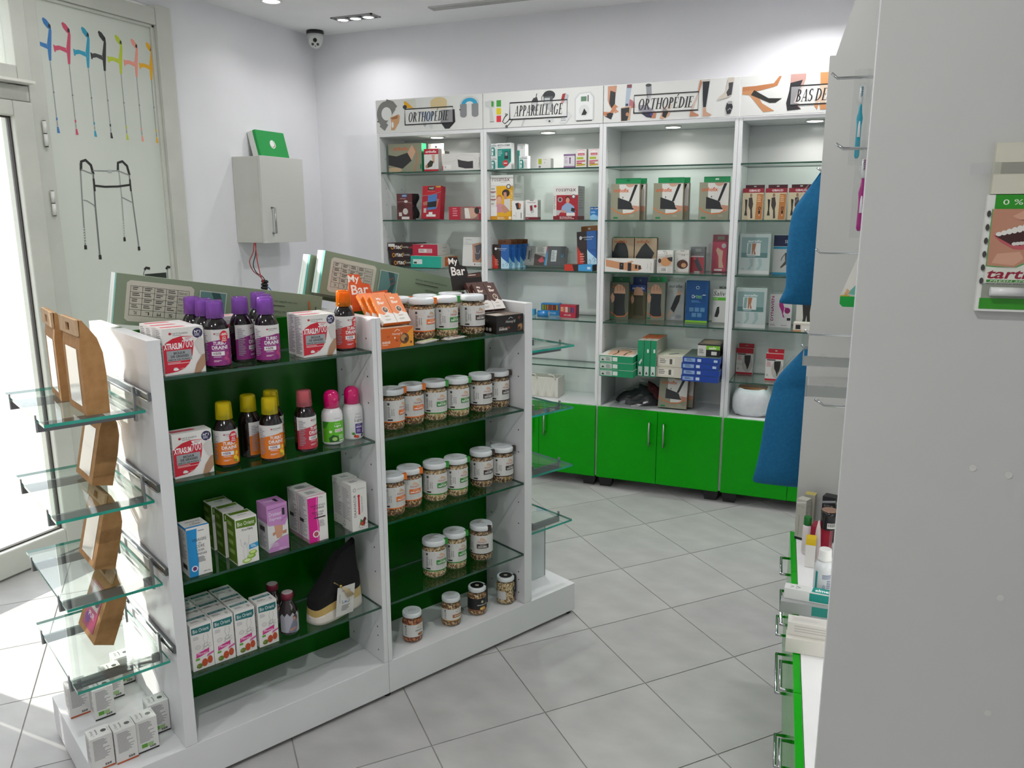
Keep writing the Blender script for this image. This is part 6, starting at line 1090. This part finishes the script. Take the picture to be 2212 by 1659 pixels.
wbox('foot_splint_box', 'white and green foot support box, last of six', -.694, .226, S4, (.072, .190, .045), '#d2d0cc', [('t', 'Saliv', .04, .80, .92, .13, '#222222', 'i'), ('r', 0, .66, 1, .09, '#5ab02a'), ('t', 'pied', .08, .68, .3, .05, '#e6f0dc'), ('p', [(.35, .46), (.52, .48), (.55, .3), (.44, .16), (.2, .16), (.2, .22)], '#1f2022')], tabs=(.4, 1., .012, .6, '#5a5a58'))
# overhanging stacks on the lowest glass shelf
ge = [('r', .02, .12, .36, .76, '#b9c4bc'), ('p', [(.06, .25), (.1, .55), (.16, .25)], '#1d2422'), ('f', .2, .2, .16, .5, 4, '#55605a'), ('r', .40, .2, .14, .6, '#d2d8d2')]
for k in range(3):
    wbox('clavicle_box', ('lowest', 'middle', 'top')[k]+' green-ended flat box of the stack of three', -1.192-.003*k, -.115+.006*k, S5+.0395*k, (.196, .0385, .30), '#0f8a5c', ge, key='cl%d' % (k == 2), group='green-ended flat boxes', sides={'T': '#d4d0c8', 'L': '#c8c4b8'}, T=None if k < 2 else [('r', .04, .55, .92, .4, '#b9b3a8'), ('p', [(.12, .5), (.3, .75), (.5, .8), (.75, .7), (.9, .45), (.8, .1), (.2, .1)], '#d0a88c'), ('l', [(.36, .1), (.40, .4), (.32, .62), (.5, .70), (.74, .56), (.66, .4), (.68, .1)], .04, '#222222'), ('t', 'orthofix', .3, .82, .5, .1, '#3a3230', 'b')])
for k, x in enumerate((-1.074, -1.038, -1.0025)):
    wbox('clavicle_box', ('left', 'middle', 'right')[k]+' green-spined box standing upright among the flat stacks', x, -.040+.004*k, S5, (.0335, .205, .27), '#0f8a5c', [('r', .15, .02, .7, .26, '#c9d2cc'), ('p', [(.3, .06), (.5, .14), (.7, .06), (.6, .04), (.5, .08), (.4, .04)], '#1d2422'), ('p', [(.2, .38), (.7, .50), (.8, .44), (.4, .32)], '#d9ddd8') if k == 0 else ('r', .5, .66, .3, .1, '#d9ddd8')], key='cv%d' % (k == 0), group='green-spined upright boxes', T=[('r', .0, .1, 1, .8, '#b8562c'), ('r', .0, .0, 1, .3, '#a9a698')], sides={'R': '#a4a494'}, Rr=[('f', .1, .3, .5, .4, 4, '#c9c8bc')])
for k in range(2):
    wbox('flat_brace_box', ('lower', 'upper')[k]+' cream flat box beside the green-spined ones', -.914+.004*k, -.015, S5+.0605*k, (.146, .059, .27), '#cfc9b8', [('r', .06, .2, .62, .6, '#dcd8cc'), ('f', .1, .25, .3, .5, 3, '#6a665c'), ('r', .48, .25, .1, .5, '#5a564c')], key='fb', group='cream flat boxes', T=[('p', [(.3, .3), (.6, .5), (.75, .4), (.4, .2)], '#8a8680'), ('t', 'aurafix', .2, .6, .5, .12, '#a9a598', 'u')])
for k in range(4):
    wbox('blue_brace_box', ('lowest', 'second', 'third', 'top')[k]+' blue flat box in the stack of four', -.734+(.0, .004, -.002, .003)[k], -.078+.004*k, S5+.0335*k, (.200, .0325, .28), '#123f9a', [('r', .04, .2, .3, .6, '#8aa6cc'), ('f', .1, .3, .2, .4, 2, '#26406a'), ('r', .40+(.0, .0, .36, .42)[k]*.0, .25, .1, .5, '#c4d2e2'), ('r', .84, .3, .1, .4, '#b9cade') if k > 1 else ('r', .4, .25, .1, .5, '#c4d2e2')], key='bb%d' % (k > 1), group='blue flat boxes', sides={'T': '#4a5a52'})
wbox('black_brace_box', 'black and lime box lying on top of the blue stack', -.700, -.02, S5+.1345, (.120, .066, .20), '#17181c', [('r', 0, 0, .38, .9, '#d0cec8'), ('f', .06, .2, .26, .4, 5, '#55534f'), ('r', .38, .56, .62, .34, '#7ab82e'), ('t', 'saliv', .5, .60, .35, .22, '#f2f6ea', 'bi'), ('r', .62, .12, .24, .3, '#d4d2cc')], T=[('r', .05, .1, .9, .8, '#6a6258'), ('e', .5, .5, .4, .3, '#a08a70')], sides={'T': '#4a463e'})
for k in range(2):
    wbox('sling_box', ('front', 'rear')[k]+' olive arm sling box leaning on the deck of the third cabinet', -.905+.026*k, .058+.05*k, DKP+.008*0, (.164, .180, .040), '#8e8d78', SLING, key='sl9', rx=-12, group='arm sling boxes on the deck', sides={'B': DG2, 'R': '#8a5434'})
def plastic_bag(name, label, x, y, z, w_, d_, h_, inner, seed):
    rnd = random.Random(seed); o = empty(name, at(WF, x, YF+y, z+.0006)); tag(o, label, 'bag')
    rows = []
    for j in range(9):
        t = j/8; row = []
        for i in range(26):
            a = 2*math.pi*i/26; s = math.cos(t*math.pi/2)**.55 if t < 1 else .02
            row.append((w_/2*s*math.cos(a)*(1+rnd.uniform(-.05, .05)), d_/2+d_/2*s*math.sin(a)*(1+rnd.uniform(-.05, .05)), h_*t*(1+.22*math.cos(a)*t+rnd.uniform(-.08, .08))+.002))
        rows.append(row)
    sc = .84
    b = MB(); b.grid([[(p[0]*sc, d_/2+(p[1]-d_/2)*sc, p[2]*.78+.002) for p in r] for r in rows], inner[0], closed=True); b.build('contents', o)
    if len(inner) > 1:
        b = MB(); b.grid([[(p[0]*.72+.05, d_/2+(p[1]-d_/2)*.6+.02, p[2]*.88+.003) for p in r] for r in rows], inner[1], closed=True); b.build('second_garment', o)
    b = MB(); b.grid(rows, CLEAR, smooth=False, closed=True); b.build('plastic_film', o)
    return o
plastic_bag('clothing_bag', 'crumpled clear bag of dark and red textile on the deck of the third cabinet', -1.128, .05, DKP, .315, .22, .115, [noisy('dark_textile', '#1c1c22', '#2c2c34', 18, .8, .5, 60), noisy('red_textile', '#5a2028', '#743038', 18, .8, .5, 60)], 5)
# ---- fourth cabinet
GIB = [('r', 0, .86, 1, .14, '#8c1c2c'), ('t', 'GIBAUD', .30, .895, .52, .07, '#e8dada', 'b'), ('r', .0, .0, 1, .86, '#c4b698'), ('p', [(.30, .70), (.46, .72), (.52, .5), (.48, .34), (.52, .06), (.42, .04), (.40, .3), (.30, .45)], '#3a302c'), ('e', .40, .78, .06, .06, '#8a6a54'), ('p', [(.12, .66), (.24, .64), (.22, .3), (.26, .14), (.12, .14), (.16, .34)], '#26221f'), ('p', [(.64, .02), (.96, .02), (.98, .82), (.68, .82)], '#b0713c'), ('f', .7, .55, .22, .22, 4, '#d6b088'), ('e', .83, .37, .07, .05, '#221c18'), ('e', .83, .37, .04, .028, '#b0713c'), ('r', .78, .20, .09, .10, '#221c18'), ('t', '4', .8, .12, .05, .06, '#e6d8c4')]
for k, (x, nm) in enumerate(((-.520, 'left'), (-.406, 'middle'), (-.291, 'right'))):
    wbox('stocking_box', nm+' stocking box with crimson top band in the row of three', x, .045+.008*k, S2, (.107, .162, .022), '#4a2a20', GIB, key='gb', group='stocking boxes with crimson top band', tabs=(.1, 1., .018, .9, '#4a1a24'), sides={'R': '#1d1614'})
wbox('stocking_box', 'pale grey stocking box edge-on behind the row of crimson-banded boxes', -.548, .13, S2, (.06, .165, .05), '#b9bab8', [('f', .1, .1, .5, .6, 6, '#9a9c9a')])
STK = [('r', .06, .42, .86, .5, '#7fa09c'), ('r', .06, .42, .86, .12, '#4c7c78'), ('t', 'aurafix', .26, .80, .46, .06, '#dfeae8', 'bi'), ('r', .24, .47, .44, .31, '#d4dad6'), ('p', [(.40, .77), (.54, .77), (.50, .6), (.54, .5), (.48, .49), (.46, .62), (.44, .5), (.40, .49)], '#a8683c'), ('p', [(.28, .77), (.38, .77), (.36, .5), (.26, .5)], '#7fa09c'), ('f', .26, .435, .4, .02, 1, '#dfeae8'), ('p', [(.34, .40), (.46, .40), (.46, .22), (.36, .12), (.28, .12), (.38, .24)], '#9ab4b0'), ('p', [(.62, .40), (.74, .40), (.76, .24), (.66, .12), (.56, .12), (.66, .24)], '#9ab4b0'), ('r', 0, .02, 1, .08, '#d2d4d0'), ('f', .08, .12, .12, .03, 1, '#8a8c8a')]
wbox('stocking_box', 'large pale teal stocking box on the third shelf of the fourth cabinet', -.500, .085, S3, (.158, .215, .04), '#b9c6c2', STK, key='stk', group='large pale teal stocking boxes', clear=(-.084, .084, -.006, .052, -.0004, .224))
wbox('stocking_box', 'large pale teal stocking box on the fourth shelf of the fourth cabinet', -.4995, .045, S4, (.158, .215, .04), '#b9c6c2', STK, key='stk', group='large pale teal stocking boxes', clear=(-.084, .084, -.006, .052, -.0004, .224))
wbox('stocking_box', 'navy-topped white stocking box with a walking woman', -.336, .155, S3, (.150, .208, .04), '#d4d4d0', [('r', 0, .72, 1, .28, '#16224a'), ('t', 'SIGVARIS', .38, .80, .56, .08, '#e2e6ee', ''), ('r', 0, .65, 1, .06, '#1a94bc'), ('r', 0, .0, 1, .05, '#1a94bc'), ('e', .50, .60, .05, .05, '#5a3a2c'), ('p', [(.40, .55), (.56, .58), (.58, .42), (.52, .3), (.60, .08), (.54, .06), (.46, .26), (.30, .16), (.26, .18), (.42, .34)], '#55544c'), ('l', [(.42, .54), (.32, .44), (.28, .36)], .025, '#55544c'), ('l', [(.1, .35), (.9, .35)], .005, '#a9b4b4')])
wbox('stocking_box', 'white box with vertical magenta lettering and magenta legs', -.352, .135, S4, (.115, .180, .035), '#d4d0d0', [('t', 'DYNAVEN', .06, .20, .13, .74, '#9a1c6a', 'vb'), ('p', [(.42, .78), (.56, .80), (.66, .60), (.62, .42), (.70, .30), (.62, .32), (.54, .5), (.42, .66)], '#a8207c'), ('p', [(.66, .62), (.84, .60), (.74, .52)], '#a8207c'), ('e', .80, .52, .13, .09, '#8a1464'), ('r', .80, .22, .16, .08, '#222222'), ('f', .06, .04, .3, .06, 2, '#9a8a94'), ('f', .55, .04, .36, .04, 1, '#9a8a94')])
wbox('tights_box', 'box with dark trousered legs, beside the magenta-lettered box', -.226, .09, S4, (.085, .155, .03), '#c9c6c0', [('p', [(.32, 1), (.86, 1), (.80, .6), (.86, .2), (.90, .06), (.70, .06), (.62, .5), (.52, .1), (.34, .06), (.42, .4)], '#2a2826')])
wbox('tights_box', 'small cream box lying at the shelf edge near the drawer unit', -.224, .005, S4, (.100, .046, .07), '#d0cabc', [('r', .12, .3, .24, .5, '#17171a'), ('r', .42, .2, .5, .5, '#e0dcd4'), ('r', 0, 0, .4, .2, '#c08a5c')])
RB = [('r', 0, .80, 1, .2, '#b8142a'), ('r', 0, 0, 1, .07, '#b8142a'), ('r', .06, .74, .5, .05, '#5a5456'), ('e', .66, .42, .32, .34, '#b9b3ae'), ('p', [(.48, .72), (.86, .74), (.84, .5), (.76, .3), (.68, .16), (.6, .34), (.50, .46)], '#221f1e'), ('f', .06, .5, .3, .2, 5, '#c06a74'), ('e', .12, .2, .06, .04, '#a9a5a2')]
for k, (x, y) in enumerate(((-.538, .245), (-.364, .110))):
    wbox('groin_support_box', ('left', 'right')[k]+' red and white support box on the lowest glass shelf of the fourth cabinet', x, y, S5, (.092, .150, .04), '#d4d0cc', RB, key='rb', group='red and white support boxes', tabs=(.1, 1., .024, .5, '#b8142a'))
pk = empty('padding_pack', at(WF, -.470, YF+.03, DKP+.0006)); tag(pk, 'plump white padding pack with a brown printed top in clear film', 'pack')
rows = []
for j in range(8):
    t = j/7; s = [.80, .93, .99, 1, 1, .97, .90, .74][j]
    rows.append([(.105*s*math.copysign(abs(math.cos(a))**.45, math.cos(a)), .10+.095*s*math.copysign(abs(math.sin(a))**.5, math.sin(a)), .150*t+.0045+.004*math.sin(5*a)) for a in [2*math.pi*i/32 for i in range(32)]])
b = MB(); b.grid(rows, noisy('white_padding', '#d6d6dc', '#e2e2e6', 20, .35, .5, 50), closed=True); b.face(range(len(b.v)-32, len(b.v)), M('#8a6a5c', .5)); b.face(range(31, -1, -1), M('#d6d6dc', .5)); b.build('padding', pk)
b = MB(); draw(b, [('p', [(.02, .2), (.1, .0), (.9, 0), (.98, .2), (.94, .9), (.06, .9)], '#7a5c50'), ('p', [(.02, .06), (.98, .06), (.98, .2), (.5, .3), (.02, .2)], '#c8782a'), ('t', 'carline', .25, .6, .5, .16, '#a9968c')], .15, .13, lambda u, t, q: (u-.075, .035+t, .156+q)); b.build('printed_sheet', pk)
# ================================================================ goods on the right unit
def toothbrush(x, y, ztop, c, label, L=.205, rz=0, lean=0):
    o = empty('toothbrush_pack', at(RF, x, y, ztop, rz, lean)); tag(o, label, 'toothbrush', 'hanging toothbrush packs')
    b = MB(); b.box(-.019, .019, .006, .007, -L-.022, .012, CLEAR); b.build('backing_sheet', o)
    b = MB(); b.lathe([(.0, -.018), (.008, -.022), (.013, -.032), (.0135, -.055), (.011, -.066), (.006, -.074)], 14, 0, -.003, CLEAR, sy=.9, cap1=False); b.build('blister_dome', o)
    b = MB(); b.tube([(0, -.002, -.03), (0, -.001, -.056), (0, 0, -.072)], [.0045, .005, .003], M('#dfe4e4', .3), 10); hd = b.build('brush_head', o)
    b = MB()
    for i in range(5):
        for k in (-1, 0, 1): b.tube([(k*.003, -.005, -.032-.005*i), (k*.003, -.015, -.032-.005*i)], .0012, M(c if k == 0 else '#e6eaea', .5), 5)
    q = b.build('bristles', hd); q['kind'] = 'stuff'
    b = MB(); b.tube([(0, 0, -.072), (0, 0, -.09), (0, -.001, -.105), (0, 0, -.125), (0, 0, -.17), (0, 0, -L), (0, 0, -L-.006)], [.0032, .0045, .0075, .0055, .006, .006, .003], M(c, .3), 12); b.build('handle', o)
    b = MB(); b.tube([(0, -.0055, -.11), (0, -.006, -.15)], [.002, .0035], M('#e0e4e6', .3), 8); b.build('grip', o)
toothbrush(.60, .072, 1.936, '#1a9ab0', 'turquoise toothbrush pack, outermost on the topmost hook', .195, 90)
toothbrush(.60, .102, 1.936, '#9aa0a8', 'grey toothbrush pack in the middle of the topmost hook', .195, 90)
toothbrush(.60, .140, 1.936, '#7a9a1c', 'lime green toothbrush pack, innermost on the topmost hook', .205, 90)
toothbrush(.80, .075, 1.751, '#a0267a', 'magenta toothbrush pack hanging lower than the others', .185, 90)
o = empty('blister_card', at(RF, .50, .115, 1.492, 90)); tag(o, 'small white blister card with a green foot below the magenta toothbrush', 'blister card')
b = MB(); b.prism([(-.012, 0), (.034, 0), (.034, -.14), (-.040, -.14), (-.048, -.132), (-.048, -.112), (-.012, -.008)], 0, .001, 'y', M('#dcdad2', .4)); cd = b.build('card', o)
b = MB(); b.prism([(-.048, -.112), (.034, -.112), (.034, -.14), (-.040, -.14), (-.048, -.132)], -.006, -.0005, 'y', M('#0c9a3c', .35)); b.build('green_foot', o)
b = MB(); draw(b, [('t', 'PRO', .62, .72, .2, .05, '#333333', 'b'), ('t', 'CLEAN', .55, .65, .3, .05, '#333333', 'b'), ('p', [(.2, .25), (.5, .45), (.7, .3), (.6, .22)], '#6ab0a0'), ('p', [(.1, .2), (.2, .35), (.3, .3), (.2, .2)], '#d8a878'), ('r', .0, .2, .3, .02, '#e0b030')], .082, .14, lambda u, t, q: (u-.048, -.0003-q, t-.14)); b.build('card_print', cd)
# blue gowns hanging beyond the far panel
def gown(x, pts, label, seed):
    """outline in the local (y,z) plane, pillow-like thickness along x"""
    rnd = random.Random(seed); o = empty('folded_gown', at(RF, x, 0, 0)); tag(o, label, 'gown', 'blue folded gowns on the right unit')
    n = len(pts); rows = []
    zs = [p[2] for p in pts]
    for yl, yr, z, th in pts:
        row = []
        for i in range(24):
            a = 2*math.pi*i/24; c, s = math.cos(a), math.sin(a)
            hw = (yr-yl)/2; row.append((th*math.copysign(abs(s)**.8, s)+rnd.uniform(-.003, .003), (yl+yr)/2+hw*math.copysign(abs(c)**.75, c)+rnd.uniform(-.002, .002), z+rnd.uniform(-.003, .003)))
        rows.append(row)
    b = MB(); b.grid(rows, BLUEF, closed=True); b.face(range(24), BLUEF); b.face(range((n-1)*24, n*24), BLUEF); ob_ = b.build('fabric', o)
    sm = ob_.modifiers.new('smooth', 'SUBSURF'); sm.levels = 1; sm.render_levels = 2
    rows2 = []
    k0 = int(n*.12); k1 = max(k0+3, int(n*.34))
    for yl, yr, z, th in pts[k0:k1]: rows2.append([(-th*.4-.002+.006*math.sin(7*z*20), yl-.006, z), (-.002, yl-.010, z+.003), (th*.4, yl-.006, z)])
    b = MB(); b.grid(rows2, CLEAR); b.build('plastic_film', o)
gown(-.15, [(.015, .075, 1.735, .004), (-.005, .12, 1.70, .014), (-.030, .15, 1.665, .022), (-.055, .16, 1.63, .030), (-.068, .165, 1.59, .034), (-.074, .17, 1.53, .036), (-.076, .17, 1.46, .036), (-.074, .17, 1.40, .034), (-.070, .17, 1.355, .030), (-.075, .17, 1.33, .024), (-.090, .17, 1.295, .016), (-.095, .165, 1.284, .005)], 'upper blue folded gown bulging past the far panel of the right unit', 2)
gown(-.16, [(.004, .06, 1.125, .004), (-.015, .12, 1.10, .014), (-.05, .15, 1.055, .024), (-.082, .16, 1.015, .028), (-.094, .16, .985, .022), (-.090, .16, .965, .026), (-.104, .165, .92, .034), (-.112, .17, .86, .038), (-.118, .17, .79, .038), (-.124, .17, .72, .036), (-.134, .17, .66, .030), (-.142, .17, .625, .022), (-.142, .165, .608, .006)], 'lower blue folded gown hanging nearly to the drawer fronts', 3)
# ---- things on the deck
DK = .4988
carton('cosmetic_box', 'tall silver-white cosmetic box at the far end of the deck', 'box', at(RF, .075, .028, DK, 62), (.034, .145, .036), '#b4b3a8', {'F': [('t', 'YOTUEL', .1, .80, .75, .05, '#8a8a84', ''), ('t', 'skill to perfection', .28, .1, .14, .5, '#55554f', 'v'), ('r', 0, .0, 1, .06, '#17171a'), ('p', [(.0, .88), (1, .94), (1, .97), (0, .92)], '#d9d8d0')], 'R': [('t', 'YOTUEL', .1, .80, .75, .05, '#8a8a84', ''), ('f', .3, .1, .2, .6, 14, '#8a8a84')]})
carton('cosmetic_box', 'gold-topped cosmetic box behind the silver-white one', 'box', at(RF, .030, .055, DK, 75), (.034, .150, .034), '#a9a798', None, sides={'T': '#b0a458'})
carton('cosmetic_box', 'black cosmetic box with silver band at the back of the deck', 'box', at(RF, .065, .115, DK, 70), (.044, .160, .040), '#17171a', {'F': [('t', 'YOTUEL', .12, .76, .76, .06, '#8a8a8e', ''), ('p', [(0, .84), (1, .90), (1, .95), (0, .89)], '#8f9196')], 'R': [('p', [(0, .84), (1, .90), (1, .95), (0, .89)], '#8f9196')]})
o = empty('cosmetic_tub', at(RF, .205, .110, DK+.1012)); tag(o, 'black tub with copper lid and barcode standing on the red box', 'tub')
b = MB(); b.lathe([(.022, 0), (.025, .003), (.025, .044), (.0265, .046), (.0265, .062)], 24, mat=M('#1a1a1c', .2)); tb_ = b.build('tub_body', o)
b = MB(); b.lathe([(.0255, .0621), (.0245, .064)], 24, mat=M('#b08a74', .25, .6)); b.build('lid', o)
b = MB(); draw(b, [('r', 0, 0, 1, 1, '#d9d7d4')] + [('r', .08+.1*i, .3, .05, .6, '#222222') for i in range(9)], .03, .018, lambda u, t, q: (.0254*math.sin((u-.015)/.025+1.9)+0*q, -.0254*math.cos((u-.015)/.025+1.9), .008+t), cuts=8); b.build('barcode_label', tb_)
carton('toothpaste_box', 'red cosmetic box standing under the black tub', 'box', at(RF, .205, .085, DK, 75), (.060, .100, .055), '#9c1230', {'R': [('t', 'SO', .3, .8, .4, .1, '#c85a70')]})
o = empty('cream_tube', at(RF, .190, .046, DK)); tag(o, 'white and pink cream tube standing on its green cap-up end', 'tube')
b = MB(); b.lathe([(.012, .0), (.0135, .004), (.0135, .095), (.012, .1)], 20, mat=M('#dcd2d4', .3)); b.build('tube_body', o)
b = MB(); b.lathe([(.0115, .1), (.0125, .102), (.012, .128), (.0115, .129)], 20, mat=M('#0a6a24', .4)); b.build('cap', o)
o = empty('ointment_tube', at(RF, .235, .078, DK+.0)); tag(o, 'pale conical ointment tube with sealed pointed end, beside the green cap', 'tube')
b = MB(); b.lathe([(.014, .0), (.016, .004), (.015, .05), (.0105, .105), (.003, .135)], 18, mat=M('#cdc0be', .35), sy=.7); b.build('tube_body', o)
carton('toothpaste_box', 'white carton with a yellow top band standing in front of the tubes', 'box', at(RF, .300, .055, DK, 85), (.030, .095, .038), '#d6d4d0', {'R': [('r', 0, .78, 1, .22, '#d0b010'), ('f', .1, .1, .8, .6, 10, '#a09aa0')], 'T': [('r', 0, 0, 1, 1, '#d0b010')], 'F': [('r', 0, .78, 1, .22, '#d0b010')]})
o = empty('mouthwash_bottle', at(RF, .530, .082, DK)); tag(o, 'white mouthwash bottle with ribbed cap and teal stripe', 'bottle')
b = MB(); b.lathe([(.030, 0), (.033, .004), (.0335, .012), (.0335, .105), (.031, .116), (.022, .126), (.0165, .129)], 28, mat=M('#d2d6d8', .2), sy=.8); b.build('bottle_body', o)
b = MB(); b.lathe([(.019, .128), (.020, .131), (.019, .136), (.018, .139), (.0175, .158), (.016, .162)], 24, mat=M('#dfe0de', .35)); b.build('screw_cap', o)
w_, h_ = .12, .088
b = MB(); draw(b, [('r', .12, 0, .08, 1, '#0f9490'), ('r', .34, .18, .30, .22, '#6f7894'), ('f', .34, .2, .3, .2, 5, '#c9cede'), ('e', .40, .52, .045, .09, '#a9b0c0'), ('f', .48, .45, .18, .3, 5, '#5c6690'), ('f', .34, .78, .32, .16, 4, '#5c6690'), ('r', .34, .42, .3, .02, '#4a5480')], w_, h_, lambda u, t, q: ((.0338+q)*math.sin(u/.0336-1.1+1.25), -(.0338+q)*.8*math.cos(u/.0336-1.1+1.25), .012+t), cuts=16); b.build('printed_label', o)
carton('toothpaste_carton', 'white and teal toothpaste carton lying aslant on top of another', 'box', at(RF, .622, .0505, DK+.0345, 84, 0, 0), (.150, .030, .036), '#d4d6d4', {'T': [('p', [(.48, .1), (.86, .0), (.94, 1), (.5, 1)], '#0f8a80'), ('t', 'elmex', .54, .28, .3, .5, '#eef2f0', 'b'), ('l', [(.2, .3), (.28, .5), (.2, .7)], .02, '#55595a'), ('l', [(.1, .3), (.16, .5), (.1, .7)], .015, '#77797a')], 'F': [('r', .45, .1, .45, .8, '#0f8a80')], 'K': [('r', .1, .1, .5, .8, '#0f7a70')]})
carton('toothpaste_carton', 'grey and teal toothpaste carton lying under the white and teal one', 'box', at(RF, .640, .0505, DK, 88), (.165, .034, .036), '#9a9d9c', {'L': [('r', .2, .1, .6, .8, '#3a7a74')], 'F': [('r', .5, .1, .4, .8, '#0f7a70')]})
carton('toothpaste_carton', 'plain white carton lying highest near the near panel', 'box', at(RF, .835, .066, DK+.0385, 87), (.165, .034, .042), '#d0cec8', {'F': [('f', .1, .2, .7, .6, 3, '#b4b2ac')], 'T': [('r', .05, .12, .6, .76, '#c8c6c0'), ('f', .08, .3, .5, .4, 3, '#b4b2ac')], 'L': [('e', .3, .7, .1, .12, '#77744a'), ('r', .3, .15, .42, .28, '#5c5a42'), ('t', 'GUM', .35, .2, .3, .18, '#d8d6c8', 'b')]})
carton('toothpaste_carton', 'plain white carton under the highest one near the near panel', 'box', at(RF, .855, .066, DK, 88), (.170, .038, .044), '#cfccc5', {'L': [('r', .1, .1, .8, .8, '#c6c3bc')]})
# ---- spray display taped on the near panel
dp = empty('spray_display', at(RF, 1.438, .198, 1.452, 90)); tag(dp, 'green and white counter display with a smiling mouth, taped to the near panel', 'display')
b = MB(); b.box(0, .15, -.012, -.0005, 0, .175, M('#d9dbd4', .4)); bd = b.build('card_box', dp)
b = MB()
SKN, SK2 = '#b58268', '#c99a80'
ops = [('r', .07, .88, .93, .12, '#1f8a12'), ('t', '0 %  ALCOOL', .14, .915, .75, .045, '#dfe8d4', ''), ('r', .03, .02, .97, .095, '#2a8a12'), ('r', .05, .385, .95, .495, '#5c9a5a'),
       ('p', [(.06, .40), (.30, .385), (.40, .43), (.44, .52), (.47, .70), (.52, .88), (.06, .88)], SKN), ('p', [(.10, .42), (.30, .40), (.38, .46), (.34, .52), (.14, .5)], SK2), ('e', .36, .80, .08, .018, '#6a3c30'), ('p', [(.24, .82), (.36, .88), (.50, .88), (.46, .79), (.30, .79)], SK2),
       ('p', [(.09, .655), (.22, .70), (.34, .735), (.42, .73), (.44, .66), (.41, .57), (.36, .535), (.28, .54), (.16, .60)], '#b4545a'), ('p', [(.105, .65), (.22, .685), (.34, .71), (.40, .70), (.39, .62), (.34, .57), (.26, .575)], '#3a1416'),
       ] + [('e', .135+.045*i, .668+.011*i, .028, .018+.003*i, '#dcdad2') for i in range(6)] + [('e', .28+.03*i, .585+.003*i, .022, .015, '#d4d0c8') for i in range(4)] + [
       ('p', [(.05, .39), (.30, .372), (.46, .44), (1, .44), (1, .25), (.05, .25)], '#cfd2c4'), ('t', 'tartrex', .07, .285, .62, .075, '#8a1030', 'bi'), ('r', .07, .255, .56, .022, '#2a7a1e'), ('t', 'FRESH SPRAY', .10, .259, .44, .014, '#dfe8d4', 'i'), ('t', 'aux huiles essentielles', .07, .238, .5, .012, '#4a4a40', 'i')]
ops += [('e', .025, .84-.115*i, .018, .028, '#3c3a36') for i in range(6)]
draw(b, ops, .15, .175, lambda u, t, q: (u, -.0124-q, t)); b.build('printed_front', bd)
b = MB(); b.tube([(.016, -.020, .031), (.062, -.020, .031)], .0068, M('#d6d8d4', .3), 16); b.tube([(.062, -.020, .031), (.118, -.020, .031)], .0075, M('#dcdedb', .3), 16); sb = b.build('spray_bottle', dp)
b = MB(); draw(b, [('t', 'tartrex', .1, .1, .3, .8, '#8a1050', 'v')], .05, .013, lambda u, t, q: (.066+u, -.0278-q, .0245+t)); b.build('spray_print', sb)
b = MB(); b.box(.006, .15, -.0125, -.0122, .020, .042, M('#8f9488', .5)); b.build('bottle_recess', dp)
b = MB(); b.box(-.028, .15, -.0135, -.0128, .205, .222, CLEAR); b.box(.004, .15, -.0128, -.0005, .176, .25, M('#c8c7b4', .45)); b.build('taped_flap', dp)
